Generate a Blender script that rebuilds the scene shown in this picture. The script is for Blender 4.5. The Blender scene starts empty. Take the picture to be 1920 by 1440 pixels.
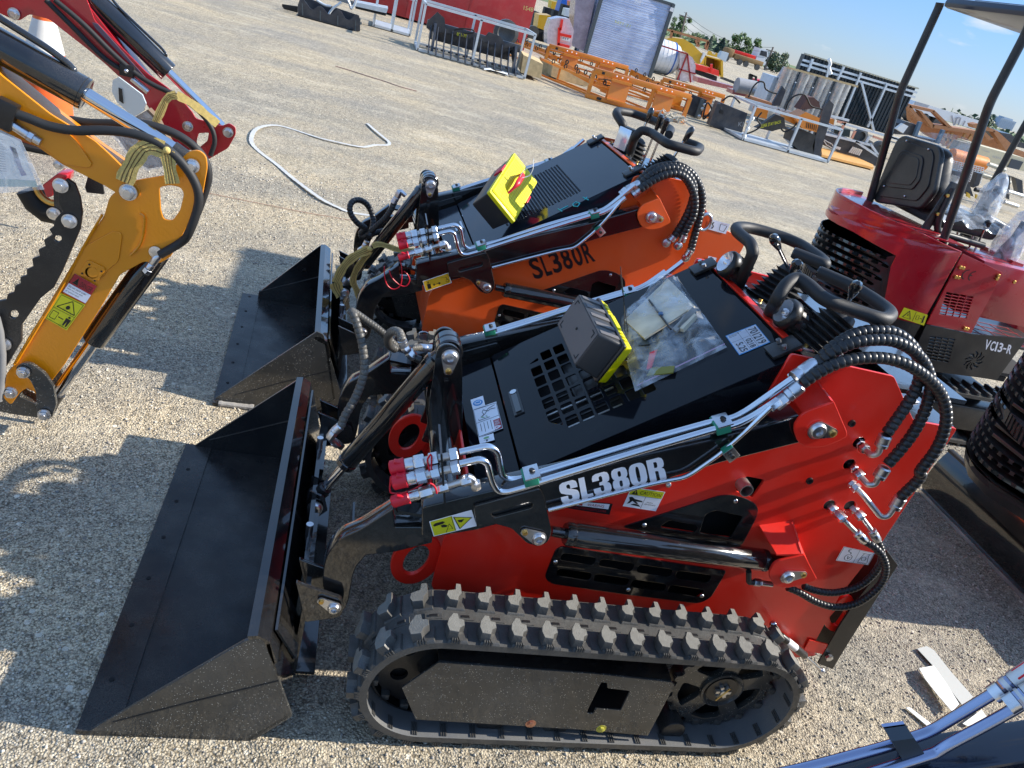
import bpy, bmesh, math, random
import numpy as np
from mathutils import Vector as V, Matrix as Mx, geometry, noise
R=math.radians; S=bpy.context.scene; COL=S.collection
random.seed(7); rs=np.random.RandomState(5)
# ---------------- camera, world, sun, exposure ----------------
ROLL,PITCH,YAW,FP,CH=R(16.881),R(26.923),R(-16.572),1434.07,1.7
def _rows():
    f=V((0,math.cos(PITCH),-math.sin(PITCH)));u=V((0,math.sin(PITCH),math.cos(PITCH)));r=V((1,0,0))
    c,s=math.cos(ROLL),math.sin(ROLL)
    ex=V((math.cos(YAW),-math.sin(YAW),0));ey=V((math.sin(YAW),math.cos(YAW),0))
    W=lambda v:V((v.dot(ex),v.dot(ey),v.z))
    return W(c*r+s*u),W(-s*r+c*u),W(f)
CR,CU,CF=_rows(); CP=V((0,0,CH))
cd=bpy.data.cameras.new('camera'); cd.sensor_width=36; cd.lens=FP/1920*36; cd.clip_start=.02; cd.clip_end=3000
cam=bpy.data.objects.new('camera',cd); COL.objects.link(cam); S.camera=cam
cam.matrix_world=Mx(((CR.x,CU.x,-CF.x,0),(CR.y,CU.y,-CF.y,0),(CR.z,CU.z,-CF.z,CH),(0,0,0,1)))
SE,SA=R(33.1),R(-3.4)
SD=V((math.cos(SE)*math.cos(SA),math.cos(SE)*math.sin(SA),math.sin(SE)))
w=bpy.data.worlds.new('World'); S.world=w; w.use_nodes=True; nt=w.node_tree; nt.nodes.clear()
def nd(nt,t,**k):
    n=nt.nodes.new(t)
    for a,b in k.items(): setattr(n,a,b)
    return n
sky=nd(nt,'ShaderNodeTexSky',sky_type='NISHITA',sun_disc=False,sun_elevation=SE,sun_rotation=R(90)-SA,air_density=1.0,dust_density=.0,ozone_density=1.2,altitude=0)
tc=nd(nt,'ShaderNodeTexCoord'); mp=nd(nt,'ShaderNodeMapping'); mp.inputs['Scale'].default_value=(3,3,11)
nz=nd(nt,'ShaderNodeTexNoise'); nz.inputs['Scale'].default_value=2.6; nz.inputs['Detail'].default_value=7; nz.inputs['Roughness'].default_value=.55
cr=nd(nt,'ShaderNodeValToRGB'); cr.color_ramp.elements[0].position=.60; cr.color_ramp.elements[1].position=.78
mx=nd(nt,'ShaderNodeMixRGB'); mx.inputs[2].default_value=(3.4,3.5,3.6,1)
bg=nd(nt,'ShaderNodeBackground'); bg.inputs[1].default_value=.15; wo=nd(nt,'ShaderNodeOutputWorld')
l=nt.links.new; l(tc.outputs['Generated'],mp.inputs[0]); l(mp.outputs[0],nz.inputs[0]); l(nz.outputs[0],cr.inputs[0]); l(cr.outputs[0],mx.inputs[0]); tn=nd(nt,'ShaderNodeMixRGB',blend_type='MULTIPLY'); tn.inputs[0].default_value=1
sz=nd(nt,'ShaderNodeSeparateXYZ'); l(tc.outputs['Generated'],sz.inputs[0]); gr=nd(nt,'ShaderNodeValToRGB'); l(sz.outputs[2],gr.inputs[0])
for q,(ps,c) in zip([gr.color_ramp.elements[0],gr.color_ramp.elements[1]]+[gr.color_ramp.elements.new(.5),gr.color_ramp.elements.new(.6)],((0,(.150,.192,.33)),(1,(.80,.72,.62)),(.12,(.165,.238,.38)),(.45,(.80,.80,.78)))): q.position=ps; q.color=(*c,1)
g2=nd(nt,'ShaderNodeMixRGB',blend_type='MULTIPLY'); g2.inputs[0].default_value=1; g2.inputs[2].default_value=(1.5,1.5,1.5,1); l(gr.outputs[0],g2.inputs[1]); l(g2.outputs[0],tn.inputs[2]); l(sky.outputs[0],tn.inputs[1]); l(tn.outputs[0],mx.inputs[1]); l(mx.outputs[0],bg.inputs[0]); l(bg.outputs[0],wo.inputs[0])
sl=bpy.data.lights.new('sun','SUN'); sl.energy=4.6; sl.angle=R(.53); sl.color=(1,.93,.82)
so=bpy.data.objects.new('sun',sl); COL.objects.link(so); so.rotation_euler=SD.to_track_quat('Z','Y').to_euler()
S.view_settings.view_transform='Standard'; S.view_settings.look='None'; S.view_settings.exposure=.85; S.view_settings.gamma=1
S.render.engine='CYCLES'
# ---------------- frames: pixel of the photo -> point on a real plane ----------------
def ray(px,py): return CR*((px-960)/FP)-CU*((py-720)/FP)+CF
class Fr:
    def __init__(s,x,y,yaw=0,z=0):
        s.M=Mx.Translation((x,y,z))@Mx.Rotation(yaw,4,'Z'); s.I=s.M.inverted(); s.loc=(x,y,z); s.yaw=yaw
        s.C=s.I@CP
    def d(s,px,py): return s.I.to_3x3()@ray(px,py)
    def pl(s,px,py,p0,n):
        d=s.d(px,py); t=(V(p0)-s.C).dot(V(n))/d.dot(V(n)); return s.C+d*t
    def y(s,px,py,Y): return s.pl(px,py,(0,Y,0),(0,1,0))
    def z(s,px,py,Z): return s.pl(px,py,(0,0,Z),(0,0,1))
    def x(s,px,py,X): return s.pl(px,py,(X,0,0),(1,0,0))
CROP=dict(a=(550,550,3.2),b=(850,500,3.2),c=(1300,400,3.2),d=(1350,750,2.88),e=(640,1060,3.79),f=(1080,1060,3.79),g=(700,800,3.2),h=(100,700,2.057),i=(540,820,4.0),j=(1460,560,4.174),l=(950,900,3.84),
 A=(0,0,3.6),B=(0,400,3.6),Bz=(0,560,6.0),Az=(0,200,5.536),n1=(400,180,3.428),n2=(850,180,3.429),n3=(560,460,6.0),e1=(1400,350,2.88),e2=(1660,560,3.273),e3=(1720,300,5.54),e4=(1400,0,3.6),e5=(1720,230,7.2),
 r1=(1220,20,6.4),r2=(1600,120,6.0),r3=(1400,100,5.647),r4=(930,0,5.818),r5=(500,0,6.857),r6=(500,0,3.84),r7=(1260,140,5.647),r8=(950,0,3.84),q=(1500,1100,4.236),F=(0,0,1))
def K(s,pts):
    ox,oy,k=CROP[s]; return [(ox+a/k,oy+b/k) for a,b in pts]
# ---------------- materials ----------------
MT={}
def mat(name,col,rough=.5,metal=0,coat=0,spec=.45,bump=0,bscale=60,vary=0,vscale=8,dust=0,alpha=1,trans=0,ior=1.5,speck=0,emit=0,dcol=(.45,.40,.32)):
    if name in MT: return MT[name]
    m=bpy.data.materials.new(name); m.use_nodes=True; t=m.node_tree; b=t.nodes['Principled BSDF']; L=t.links.new
    b.inputs['Base Color'].default_value=(*col,1); b.inputs['Roughness'].default_value=rough; b.inputs['Metallic'].default_value=metal
    b.inputs['Coat Weight'].default_value=coat; b.inputs['Coat Roughness'].default_value=.04; b.inputs['Specular IOR Level'].default_value=spec
    b.inputs['Transmission Weight'].default_value=trans; b.inputs['IOR'].default_value=ior; b.inputs['Alpha'].default_value=alpha
    if emit: b.inputs['Emission Color'].default_value=(*col,1); b.inputs['Emission Strength'].default_value=emit
    tcn=nd(t,'ShaderNodeTexCoord'); last=None
    def noise_(sc,det=4,ro=.5):
        n=nd(t,'ShaderNodeTexNoise'); n.inputs['Scale'].default_value=sc; n.inputs['Detail'].default_value=det; n.inputs['Roughness'].default_value=ro; L(tcn.outputs['Object'],n.inputs[0]); return n
    def mixc(fac,a,bc):
        x=nd(t,'ShaderNodeMixRGB'); L(fac,x.inputs[0])
        if a is None: x.inputs[1].default_value=(*col,1)
        else: L(a,x.inputs[1])
        x.inputs[2].default_value=(*bc,1); return x.outputs[0]
    def ramp(o,p0,p1,v1=1):
        r=nd(t,'ShaderNodeMapRange'); L(o,r.inputs[0]); r.inputs[1].default_value=p0; r.inputs[2].default_value=p1; r.inputs[4].default_value=v1; return r.outputs[0]
    if vary:
        n=noise_(vscale); last=mixc(ramp(n.outputs[0],.35,.7,vary),last,tuple(min(1,c*1.7+.01) for c in col))
        rr=ramp(noise_(vscale*1.7).outputs[0],.3,.7); q=nd(t,'ShaderNodeMapRange'); L(rr,q.inputs[0]); q.inputs[3].default_value=max(.02,rough-.07*min(1,rough*4)); q.inputs[4].default_value=min(1,rough+.12*min(1,rough*4)); L(q.outputs[0],b.inputs['Roughness'])
    if dust:
        n=noise_(5,6,.6); n2=noise_(420,2,.6); mm=nd(t,'ShaderNodeMath',operation='MULTIPLY'); L(ramp(n.outputs[0],.40,.72),mm.inputs[0]); L(ramp(n2.outputs[0],.35,.75,dust),mm.inputs[1]); last=mixc(mm.outputs[0],last,dcol)
        L(mm.outputs[0],b.inputs['Roughness']) if False else None
    if speck:
        v=nd(t,'ShaderNodeTexVoronoi'); v.inputs['Scale'].default_value=170; L(tcn.outputs['Object'],v.inputs[0])
        a=nd(t,'ShaderNodeMath',operation='LESS_THAN'); L(v.outputs['Distance'],a.inputs[0]); a.inputs[1].default_value=.17
        n=noise_(25,3); g=nd(t,'ShaderNodeMath',operation='GREATER_THAN'); L(n.outputs[0],g.inputs[0]); g.inputs[1].default_value=.56-.1*speck
        mm=nd(t,'ShaderNodeMath',operation='MULTIPLY'); L(a.outputs[0],mm.inputs[0]); L(g.outputs[0],mm.inputs[1]); last=mixc(mm.outputs[0],last,(.5,.47,.4))
    if last is not None: L(last,b.inputs['Base Color'])
    if bump:
        n=noise_(bscale,4); bp=nd(t,'ShaderNodeBump'); bp.inputs['Strength'].default_value=min(1,bump); bp.inputs['Distance'].default_value=.002; L(n.outputs[0],bp.inputs['Height']); L(bp.outputs[0],b.inputs['Normal'])
        if coat: L(bp.outputs[0],b.inputs['Coat Normal'])
    MT[name]=m; return m
RED=mat('red_paint',(.80,.017,.006),.36,coat=.35,bump=.10,bscale=240,vary=.05,vscale=5,dust=.13)
RED2=mat('dark_red_paint',(.42,.008,.018),.3,coat=.8,bump=.08,bscale=160,vary=.06,dust=.1)
CAPRED=mat('red_plastic',(.62,.012,.03),.4)
ORG=mat('orange_red_paint',(.86,.105,.012),.34,coat=.3,bump=.1,bscale=240,vary=.05,dust=.12)
YEL=mat('yellow_orange_paint',(.74,.255,.002),.36,coat=.35,bump=.15,bscale=120,vary=.05,dust=.06)
BLK=mat('black_paint',(.006,.006,.007),.14,coat=1,bump=.05,bscale=30,dust=.12)
BLKD=mat('dusty_black_paint',(.030,.030,.028),.28,coat=.5,bump=.2,bscale=60,dust=.55,speck=1,vary=.3,dcol=(.17,.165,.155))
BLKM=mat('satin_black_paint',(.010,.010,.011),.38,coat=.15,bump=.1,bscale=90,dust=.2)
HOOD=mat('gloss_black_hood_paint',(.003,.004,.0065),.06,coat=.06,spec=.17,bump=.015,bscale=14,dust=.04)
BLAK=mat('dull_black',(.012,.012,.012),.7)
GRY=mat('grey_plastic',(.13,.12,.115),.5,bump=.3,bscale=500)
GRYD=mat('dark_grey_plastic',(.035,.035,.036),.42,bump=.3,bscale=500)
YPL=mat('yellow_plastic',(.75,.66,.0),.42,bump=.1,bscale=300)
RUB=mat('rubber',(.055,.054,.051),.36,bump=.5,bscale=120,dust=.7,vary=.4,vscale=30,dcol=(.2,.19,.17))
RUBT=mat('worn_rubber_face',(.17,.165,.145),.7,bump=.6,bscale=300,vary=.3,vscale=60)
HOS=mat('hose_wrap',(.013,.014,.016),.36,bump=.1,bscale=200,dust=.15)
HOSG=mat('dusty_hose_wrap',(.055,.054,.05),.45,bump=.2,bscale=200,dust=.7)
FOAM=mat('black_foam',(.014,.014,.015),.55,bump=.25,bscale=700)
BOOT=mat('rubber_boot',(.018,.018,.019),.5,dust=.3)
ZN=mat('zinc',(.62,.62,.64),.27,metal=1,bump=.25,bscale=90,vary=.2)
ZND=mat('dull_zinc',(.55,.54,.52),.42,metal=1,bump=.3,bscale=90,vary=.4)
CHR=mat('chrome',(.62,.62,.64),.06,metal=1)
PIPE=mat('plated_pipe',(.74,.75,.78),.16,metal=1,bump=.06,bscale=60)
BRS=mat('brass',(.62,.40,.12),.35,metal=1)
COP=mat('copper_plug',(.55,.30,.22),.4,metal=1)
GRN=mat('green_clamp_plastic',(.02,.22,.13),.5)
WHT=mat('white_decal',(.86,.86,.90),.35,coat=.4)
WHP=mat('white_paint',(.75,.75,.72),.45,vary=.1)
INK=mat('decal_ink',(.012,.012,.013),.4)
INKR=mat('decal_red',(.38,.02,.03),.4)
INKB=mat('decal_blue',(.05,.28,.60),.4)
YDC=mat('yellow_decal',(.62,.60,.01),.38,coat=.4)
YDO=mat('orange_yellow_decal',(.80,.45,.02),.38,coat=.4)
LGR=mat('light_green',(.25,.45,.2),.5)
GALV=mat('galvanised_steel',(.58,.62,.64),.42,metal=.55,vary=.2,bump=.1)
STRAP=mat('yellow_webbing',(.52,.38,.12),.8,bump=.8,bscale=400,vary=.4,vscale=90)
WOOD=mat('pale_timber',(.45,.33,.17),.75,vary=.5,vscale=12,bump=.4)
LENS=mat('lamp_lens',(.75,.76,.8),.12,metal=.5,coat=1)
GLS=mat('lens_glass',(1,1,1),.02,trans=1,alpha=.55)
MESHB=mat('dark_interior',(.006,.005,.005),.8)
def film(name,col=(.8,.85,.9),a=.25,rough=.08,bs=15):
    if name in MT: return MT[name]
    m=bpy.data.materials.new(name); m.use_nodes=True; t=m.node_tree; L=t.links.new; out=t.nodes['Material Output']; b=t.nodes['Principled BSDF']
    b.inputs['Base Color'].default_value=(*col,1); b.inputs['Roughness'].default_value=rough; b.inputs['Specular IOR Level'].default_value=.9; b.inputs['Coat Weight'].default_value=1
    n=nd(t,'ShaderNodeTexNoise'); n.inputs['Scale'].default_value=bs; n.inputs['Detail'].default_value=2.6; n.inputs['Distortion'].default_value=1.2; tcn=nd(t,'ShaderNodeTexCoord'); L(tcn.outputs['Object'],n.inputs[0])
    bp=nd(t,'ShaderNodeBump'); bp.inputs['Strength'].default_value=.8; bp.inputs['Distance'].default_value=.006; L(n.outputs[0],bp.inputs['Height']); L(bp.outputs[0],b.inputs['Normal']); L(bp.outputs[0],b.inputs['Coat Normal'])
    r=nd(t,'ShaderNodeMapRange'); L(n.outputs[0],r.inputs[0]); r.inputs[1].default_value=.35; r.inputs[2].default_value=.7; r.inputs[3].default_value=a*.45; r.inputs[4].default_value=min(1,a*1.9)
    tr=nd(t,'ShaderNodeBsdfTransparent'); mxs=nd(t,'ShaderNodeMixShader'); L(r.outputs[0],mxs.inputs[0]); L(tr.outputs[0],mxs.inputs[1]); L(b.outputs[0],mxs.inputs[2]); L(mxs.outputs[0],out.inputs[0])
    MT[name]=m; return m
FILM=film('clear_plastic_film'); WRAP=film('stretch_wrap',(.75,.75,.85),.6)
# ---------------- geometry builder ----------------
def cat(pts,n=8,closed=False):
    P=[V(p) for p in pts]; out=[]
    m=len(P); 
    for i in range(m if closed else m-1):
        a=P[i-1] if (i>0 or closed) else P[0]*2-P[1]; b=P[i]; c=P[(i+1)%m]; d=P[(i+2)%m] if (i+2<m or closed) else P[-1]*2-P[-2]
        for k in range(n):
            t=k/n; out.append(.5*((2*b)+(c-a)*t+(2*a-5*b+4*c-d)*t*t+(3*b-a-3*c+d)*t**3))
    if not closed: out.append(P[-1])
    return out
def resamp(P,step):
    L=[0]
    for a,b in zip(P,P[1:]): L.append(L[-1]+(b-a).length)
    n=max(2,int(L[-1]/step)+1); out=[];j=0
    for i in range(n+1):
        s=L[-1]*i/n
        while j<len(L)-2 and L[j+1]<s: j+=1
        d=L[j+1]-L[j]; out.append(P[j].lerp(P[j+1],(s-L[j])/d if d>1e-9 else 0))
    return out
def rpath(pts,r,n=6):
    P=[V(p) for p in pts]; out=[P[0]]
    for a,b,c in zip(P,P[1:],P[2:]):
        u=(a-b);v=(c-b);rr=min(r,u.length*.48,v.length*.48);u=b+u.normalized()*rr;v=b+v.normalized()*rr
        for k in range(n+1):
            t=k/n; out.append(u*(1-t)**2+b*2*t*(1-t)+v*t*t)
    out.append(P[-1]); return out
def round2(pts,r,n=4):
    P=[V((p[0],p[1])) for p in pts]; m=len(P); out=[]
    rr_=(list(r)+[r[-1]]*m)[:m] if isinstance(r,(list,tuple)) else [r]*m
    for i in range(m):
        a,b,c=P[i-1],P[i],P[(i+1)%m]; u=a-b;v=c-b; rr=min(rr_[i],u.length*.45,v.length*.45)
        if rr<1e-5: out.append(b); continue
        u=b+u.normalized()*rr; v=b+v.normalized()*rr
        for k in range(n+1):
            t=k/n; out.append(u*(1-t)**2+b*2*t*(1-t)+v*t*t)
    return out
_fc=None
class G:
    def __init__(s): s.v=[];s.f=[];s.m=[];s.mats=[];s.sm=[]
    def mi(s,m):
        if m not in s.mats: s.mats.append(m)
        return s.mats.index(m)
    def add(s,vs,fs,m,smooth=True):
        o=len(s.v); k=s.mi(m); s.v+= [tuple(p) for p in vs]
        for f in fs: s.f.append([o+i for i in f]); s.m.append(k); s.sm.append(smooth)
        return s
    def box(s,c,d,m,rot=None,b=0):
        c=V(c); X=[(-1,-1,-1),(1,-1,-1),(1,1,-1),(-1,1,-1),(-1,-1,1),(1,-1,1),(1,1,1),(-1,1,1)]
        if b:
            bm=bmesh.new(); bmesh.ops.create_cube(bm,size=1)
            for q in bm.verts: q.co=V((q.co.x*d[0],q.co.y*d[1],q.co.z*d[2]))
            bmesh.ops.bevel(bm,geom=bm.edges[:],offset=b,segments=2,affect='EDGES',profile=.6)
            bm.verts.index_update(); vs=[q.co.copy() for q in bm.verts]; fs=[[q.index for q in f.verts] for f in bm.faces]; bm.free()
        else:
            vs=[V((x*d[0]/2,y*d[1]/2,z*d[2]/2)) for x,y,z in X]; fs=[(0,3,2,1),(4,5,6,7),(0,1,5,4),(1,2,6,5),(2,3,7,6),(3,0,4,7)]
        if rot is not None: vs=[rot@q for q in vs]
        return s.add([q+c for q in vs],fs,m,bool(b))
    def sweep(s,P,rad,m,seg=16,caps=True,flat=False,closed=False,up=None,ell=1):
        P=[V(p) for p in P]; n=len(P)
        if not isinstance(rad,(list,tuple)): rad=[rad]*n
        T=[]
        for i in range(n):
            a=P[max(i-1,0)] if not closed else P[i-1]; b=P[min(i+1,n-1)] if not closed else P[(i+1)%n]
            t=(b-a); T.append(t.normalized() if t.length>1e-9 else (T[-1] if T else V((0,0,1))))
        N=V(up) if up else (V((0,0,1)) if abs(T[0].z)<.9 else V((1,0,0)))
        N=(N-T[0]*N.dot(T[0])).normalized(); vs=[];fs=[]
        for i in range(n):
            N=(N-T[i]*N.dot(T[i])); N=N.normalized() if N.length>1e-6 else T[i].orthogonal().normalized(); Bn=T[i].cross(N)
            for k in range(seg):
                a=2*math.pi*(k+.5)/seg; vs.append(P[i]+(N*math.cos(a)*ell+Bn*math.sin(a))*rad[i])
        for i in range(n if closed else n-1):
            j=(i+1)%n
            for k in range(seg): fs.append((i*seg+k,i*seg+(k+1)%seg,j*seg+(k+1)%seg,j*seg+k))
        if caps and not closed: fs.append(tuple(range(seg-1,-1,-1))); fs.append(tuple((n-1)*seg+k for k in range(seg)))
        return s.add(vs,fs,m,not flat)
    def cyl(s,a,b,r,m,seg=20,r2=None,bev=0):
        a,b=V(a),V(b); d=(b-a).normalized(); r2=r if r2 is None else r2
        if bev: return s.sweep([a,a+d*bev*.3,a+d*bev,b-d*bev,b-d*bev*.3,b],[r-bev,r-bev*.3,r,r2,r2-bev*.3,r2-bev],m,seg)
        return s.sweep([a,b],[r,r2],m,seg)
    def hexn(s,a,b,r,m):
        a,b=V(a),V(b); d=(b-a); return s.sweep([a,a+d*.08,b-d*.08,b],[r*.9,r,r,r*.9],m,6,flat=True)
    def lathe(s,c,ax,prof,m,seg=24,caps=True):
        c=V(c); ax=V(ax).normalized(); return s.sweep([c+ax*h for h,r in prof],[r for h,r in prof],m,seg,caps,up=ax.orthogonal()) 
    def rings(s,c,ax,prof,m,seg=24):
        # allows reversed heights (hollow/recessed shapes)
        c=V(c);ax=V(ax).normalized();N=ax.orthogonal().normalized();Bn=ax.cross(N);vs=[];fs=[]
        for h,r in prof:
            for k in range(seg):
                a=2*math.pi*k/seg; vs.append(c+ax*h+(N*math.cos(a)+Bn*math.sin(a))*r)
        for i in range(len(prof)-1):
            for k in range(seg): fs.append((i*seg+k,i*seg+(k+1)%seg,(i+1)*seg+(k+1)%seg,(i+1)*seg+k))
        if prof[-1][1]>1e-4: fs.append(tuple((len(prof)-1)*seg+k for k in range(seg)))
        return s.add(vs,fs,m)
    def ball(s,c,r,m,sc=(1,1,1),seg=14):
        c=V(c);vs=[];fs=[];h=seg//2
        for i in range(h+1):
            p=math.pi*i/h
            for k in range(seg):
                a=2*math.pi*k/seg; vs.append(c+V((math.sin(p)*math.cos(a)*r*sc[0],math.sin(p)*math.sin(a)*r*sc[1],math.cos(p)*r*sc[2])))
        for i in range(h):
            for k in range(seg): fs.append((i*seg+k,i*seg+(k+1)%seg,(i+1)*seg+(k+1)%seg,(i+1)*seg+k))
        return s.add(vs,fs,m)
    def prism(s,pts,off,m,smooth=False):
        P=[V(p) for p in pts];o=V(off);n=len(P)
        nrm=sum(((P[i]-P[0]).cross(P[(i+1)%n]-P[0]) for i in range(1,n)),V())
        if nrm.dot(o)>0: P=P[::-1]
        fs=[tuple(range(n)),tuple(range(2*n-1,n-1,-1))]+[(i,i+n,(i+1)%n+n,(i+1)%n) for i in range(n)]
        return s.add(P+[p+o for p in P],fs,m,smooth)
    def plate(s,out,holes,T,t,m,bev=0,sub=0,warp=None):
        """2-D outline with holes, thickness t centred on T's plane (curve fill)"""
        cu=bpy.data.curves.new('t','CURVE'); cu.dimensions='2D'; cu.fill_mode='BOTH'; cu.extrude=max(t/2-bev,1e-5)
        if bev: cu.bevel_depth=bev; cu.bevel_resolution=1; cu.offset=-bev
        for ring in [out]+list(holes):
            sp=cu.splines.new('POLY'); sp.points.add(len(ring)-1); sp.use_cyclic_u=True
            for q,p in zip(sp.points,ring): q.co=(p[0],p[1],0,1)
        ob=bpy.data.objects.new('t',cu); me=bpy.data.meshes.new_from_object(ob)
        if sub:
            bm=bmesh.new(); bm.from_mesh(me)
            for _ in range(3):
                es=[e for e in bm.edges if e.calc_length()>sub]
                if not es: break
                bmesh.ops.subdivide_edges(bm,edges=es,cuts=1); bmesh.ops.triangulate(bm,faces=[f for f in bm.faces if len(f.verts)>4])
            bm.to_mesh(me); bm.free()
        vs=[(warp(q.co) if warp else T@q.co) for q in me.vertices]; s.add(vs,[tuple(p.vertices) for p in me.polygons],m)
        bpy.data.objects.remove(ob); bpy.data.curves.remove(cu); bpy.data.meshes.remove(me); return s
    def txt(s,string,fn,m,bold=0,cw=1,al='LEFT',ex=0):
        """text, height 1 em, mapped through fn(x,y)->point"""
        fc=bpy.data.curves.new('t','FONT'); fc.body=string; fc.size=1; fc.offset=bold; fc.extrude=ex; fc.space_character=cw; fc.align_x=al; fc.resolution_u=3
        ob=bpy.data.objects.new('t',fc); me=bpy.data.meshes.new_from_object(ob)
        xs=[q.co.x for q in me.vertices]; ys=[q.co.y for q in me.vertices]
        if xs:
            x0,x1,y0,y1=min(xs),max(xs),min(ys),max(ys)
            s.add([fn((q.co.x-x0)/(x1-x0),(q.co.y-y0)/(y1-y0)) for q in me.vertices],[tuple(p.vertices) for p in me.polygons],m,False)
        bpy.data.objects.remove(ob); bpy.data.curves.remove(fc); bpy.data.meshes.remove(me); return s
    def mesh(s,name,sharp=38):
        me=bpy.data.meshes.new(name); me.from_pydata(s.v,[],s.f)
        for m in s.mats: me.materials.append(m)
        me.polygons.foreach_set('material_index',s.m); me.polygons.foreach_set('use_smooth',s.sm)
        me.validate(); me.update()
        try: me.set_sharp_from_angle(angle=R(sharp))
        except Exception: pass
        return me
def link(name,me,parent=None):
    o=bpy.data.objects.new(name,me); COL.objects.link(o)
    if parent: o.parent=parent
    return o
def part(name,g,parent=None,label=None):
    o=link(name,g.mesh(name),parent)
    if label: o['label']=label
    return o
def thing(name,label,category,fr=None,group=None,g=None,kind=None):
    o=bpy.data.objects.new(name,g.mesh(name) if g else None); COL.objects.link(o)
    if fr is not None: o.matrix_world=fr.M
    if label: o['label']=label
    if category: o['category']=category
    if group: o['group']=group
    if kind: o['kind']=kind
    return o
def kids(o): return [c for c in bpy.data.objects if c.parent==o]
def dup(o,parent=None):
    c=o.copy(); COL.objects.link(c)
    if parent is not None: c.parent=parent
    for ch in kids(o): dup(ch,c)
    return c
def TX(o,u,v):
    u=V(u).normalized(); v=V(v); n=u.cross(v).normalized(); v=n.cross(u); return Mx(((u.x,v.x,n.x,o[0]),(u.y,v.y,n.y,o[1]),(u.z,v.z,n.z,o[2]),(0,0,0,1)))
class Q:
    """decal on a quad: corners tl,tr,br,bl (3-D)"""
    def __init__(s,g,c,out=(0,-1,0)):
        s.g=g; s.c=[V(p) for p in c]; n=(s.c[1]-s.c[0]).cross(s.c[3]-s.c[0]).normalized(); s.n=n if n.dot(V(out))>0 else -n
    def p(s,x,y,h): a,b,c,d=s.c; return (a*(1-x)+b*x)*(1-y)+(d*(1-x)+c*x)*y+s.n*h
    def r(s,m,x0=0,y0=0,x1=1,y1=1,h=.0006): return s.poly([(x0,y0),(x1,y0),(x1,y1),(x0,y1)],m,h)
    def poly(s,pts,m,h=.001):
        P=[s.p(x,y,h) for x,y in pts]; nn=(P[1]-P[0]).cross(P[2]-P[0])
        if nn.dot(s.n)<0: P=P[::-1]
        s.g.add(P,[tuple(range(len(P)))],m,False); return s
    def t(s,st,x0,y0,x1,y1,m,h=.0014,bold=0): s.g.txt(st,lambda x,y:s.p(x0+(x1-x0)*x,y1+(y0-y1)*y,h),m,bold); return s
    def line(s,pts,w,m,h=.0012):
        for a,b in zip(pts,pts[1:]):
            a,b=V(a),V(b);d=(b-a); 
            if d.length<1e-6: continue
            k=V((-d.y,d.x)).normalized()*w/2; s.poly([a+k,b+k,b-k,a-k],m,h)
        return s
    def circ(s,x,y,rx,ry,m,h=.001,n=14): return s.poly([(x+rx*math.cos(2*math.pi*k/n),y+ry*math.sin(2*math.pi*k/n)) for k in range(n)],m,h)
    def warn(s,x0,y0,x1,y1,m,h=.001,fill=None):
        w=(x1-x0);hh=(y1-y0); s.line([(x0,y1),((x0+x1)/2,y0),(x1,y1),(x0,y1)],.035,m,h); return s
def hose(g,pts,r,m,pitch=.014,seg=14,n=8,depth=.16):
    P=resamp(cat(pts,n),pitch/6); rad=[]
    for i in range(len(P)):
        t=(i/6)%1; rad.append(r*(1-depth*(abs(2*t-1)**5)))
    g.sweep(P,rad,m,seg); return P
def ferrule(g,a,b,r,m=None):
    m=m or ZN; a,b=V(a),V(b);d=b-a
    g.sweep([a,a+d*.05,a+d*.3,a+d*.34,a+d*.38,a+d*.9,b],[r*.7,r,r,r*.9,r,r,r*.75],m,18)
def fitting(g,a,b,r,m=None):
    """chain of hex nuts and collars from a to b"""
    m=m or ZN; a,b=V(a),V(b);d=b-a
    g.cyl(a,a+d*.3,r*.62,m,14); g.hexn(a+d*.12,a+d*.45,r,m); g.cyl(a+d*.45,a+d*.55,r*.7,m,14); g.hexn(a+d*.55,a+d*.97,r*1.08,m); g.cyl(a+d*.9,b,r*.6,m,14)
def pinset(g,c,bolt,out=(0,-1,0),r=.017,big=True):
    """lozenge keeper plate + collar + bolt on a pin end"""
    c,bolt,o=V(c),V(bolt),V(out); d=(bolt-c); L=d.length; d.normalize(); n=o.cross(d)
    pts=[]
    for k in range(13):
        a=math.pi/2+math.pi*k/12; pts.append(c+(d*math.cos(a)+n*math.sin(a))*r*1.15)
    for k in range(9):
        a=-math.pi/2+math.pi*k/8; pts.append(bolt+(d*math.cos(a)+n*math.sin(a))*r*.6)
    g.prism([p+o*.001 for p in pts],o*.004,ZN)
    g.rings(c+o*.005,o,[(0,r),(.004,r*.98),(.008,r*.8),(.009,r*.45),(.003,r*.36)],ZN,24)
    g.hexn(bolt+o*.004,bolt+o*.010,r*.42,BRS)
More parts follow.
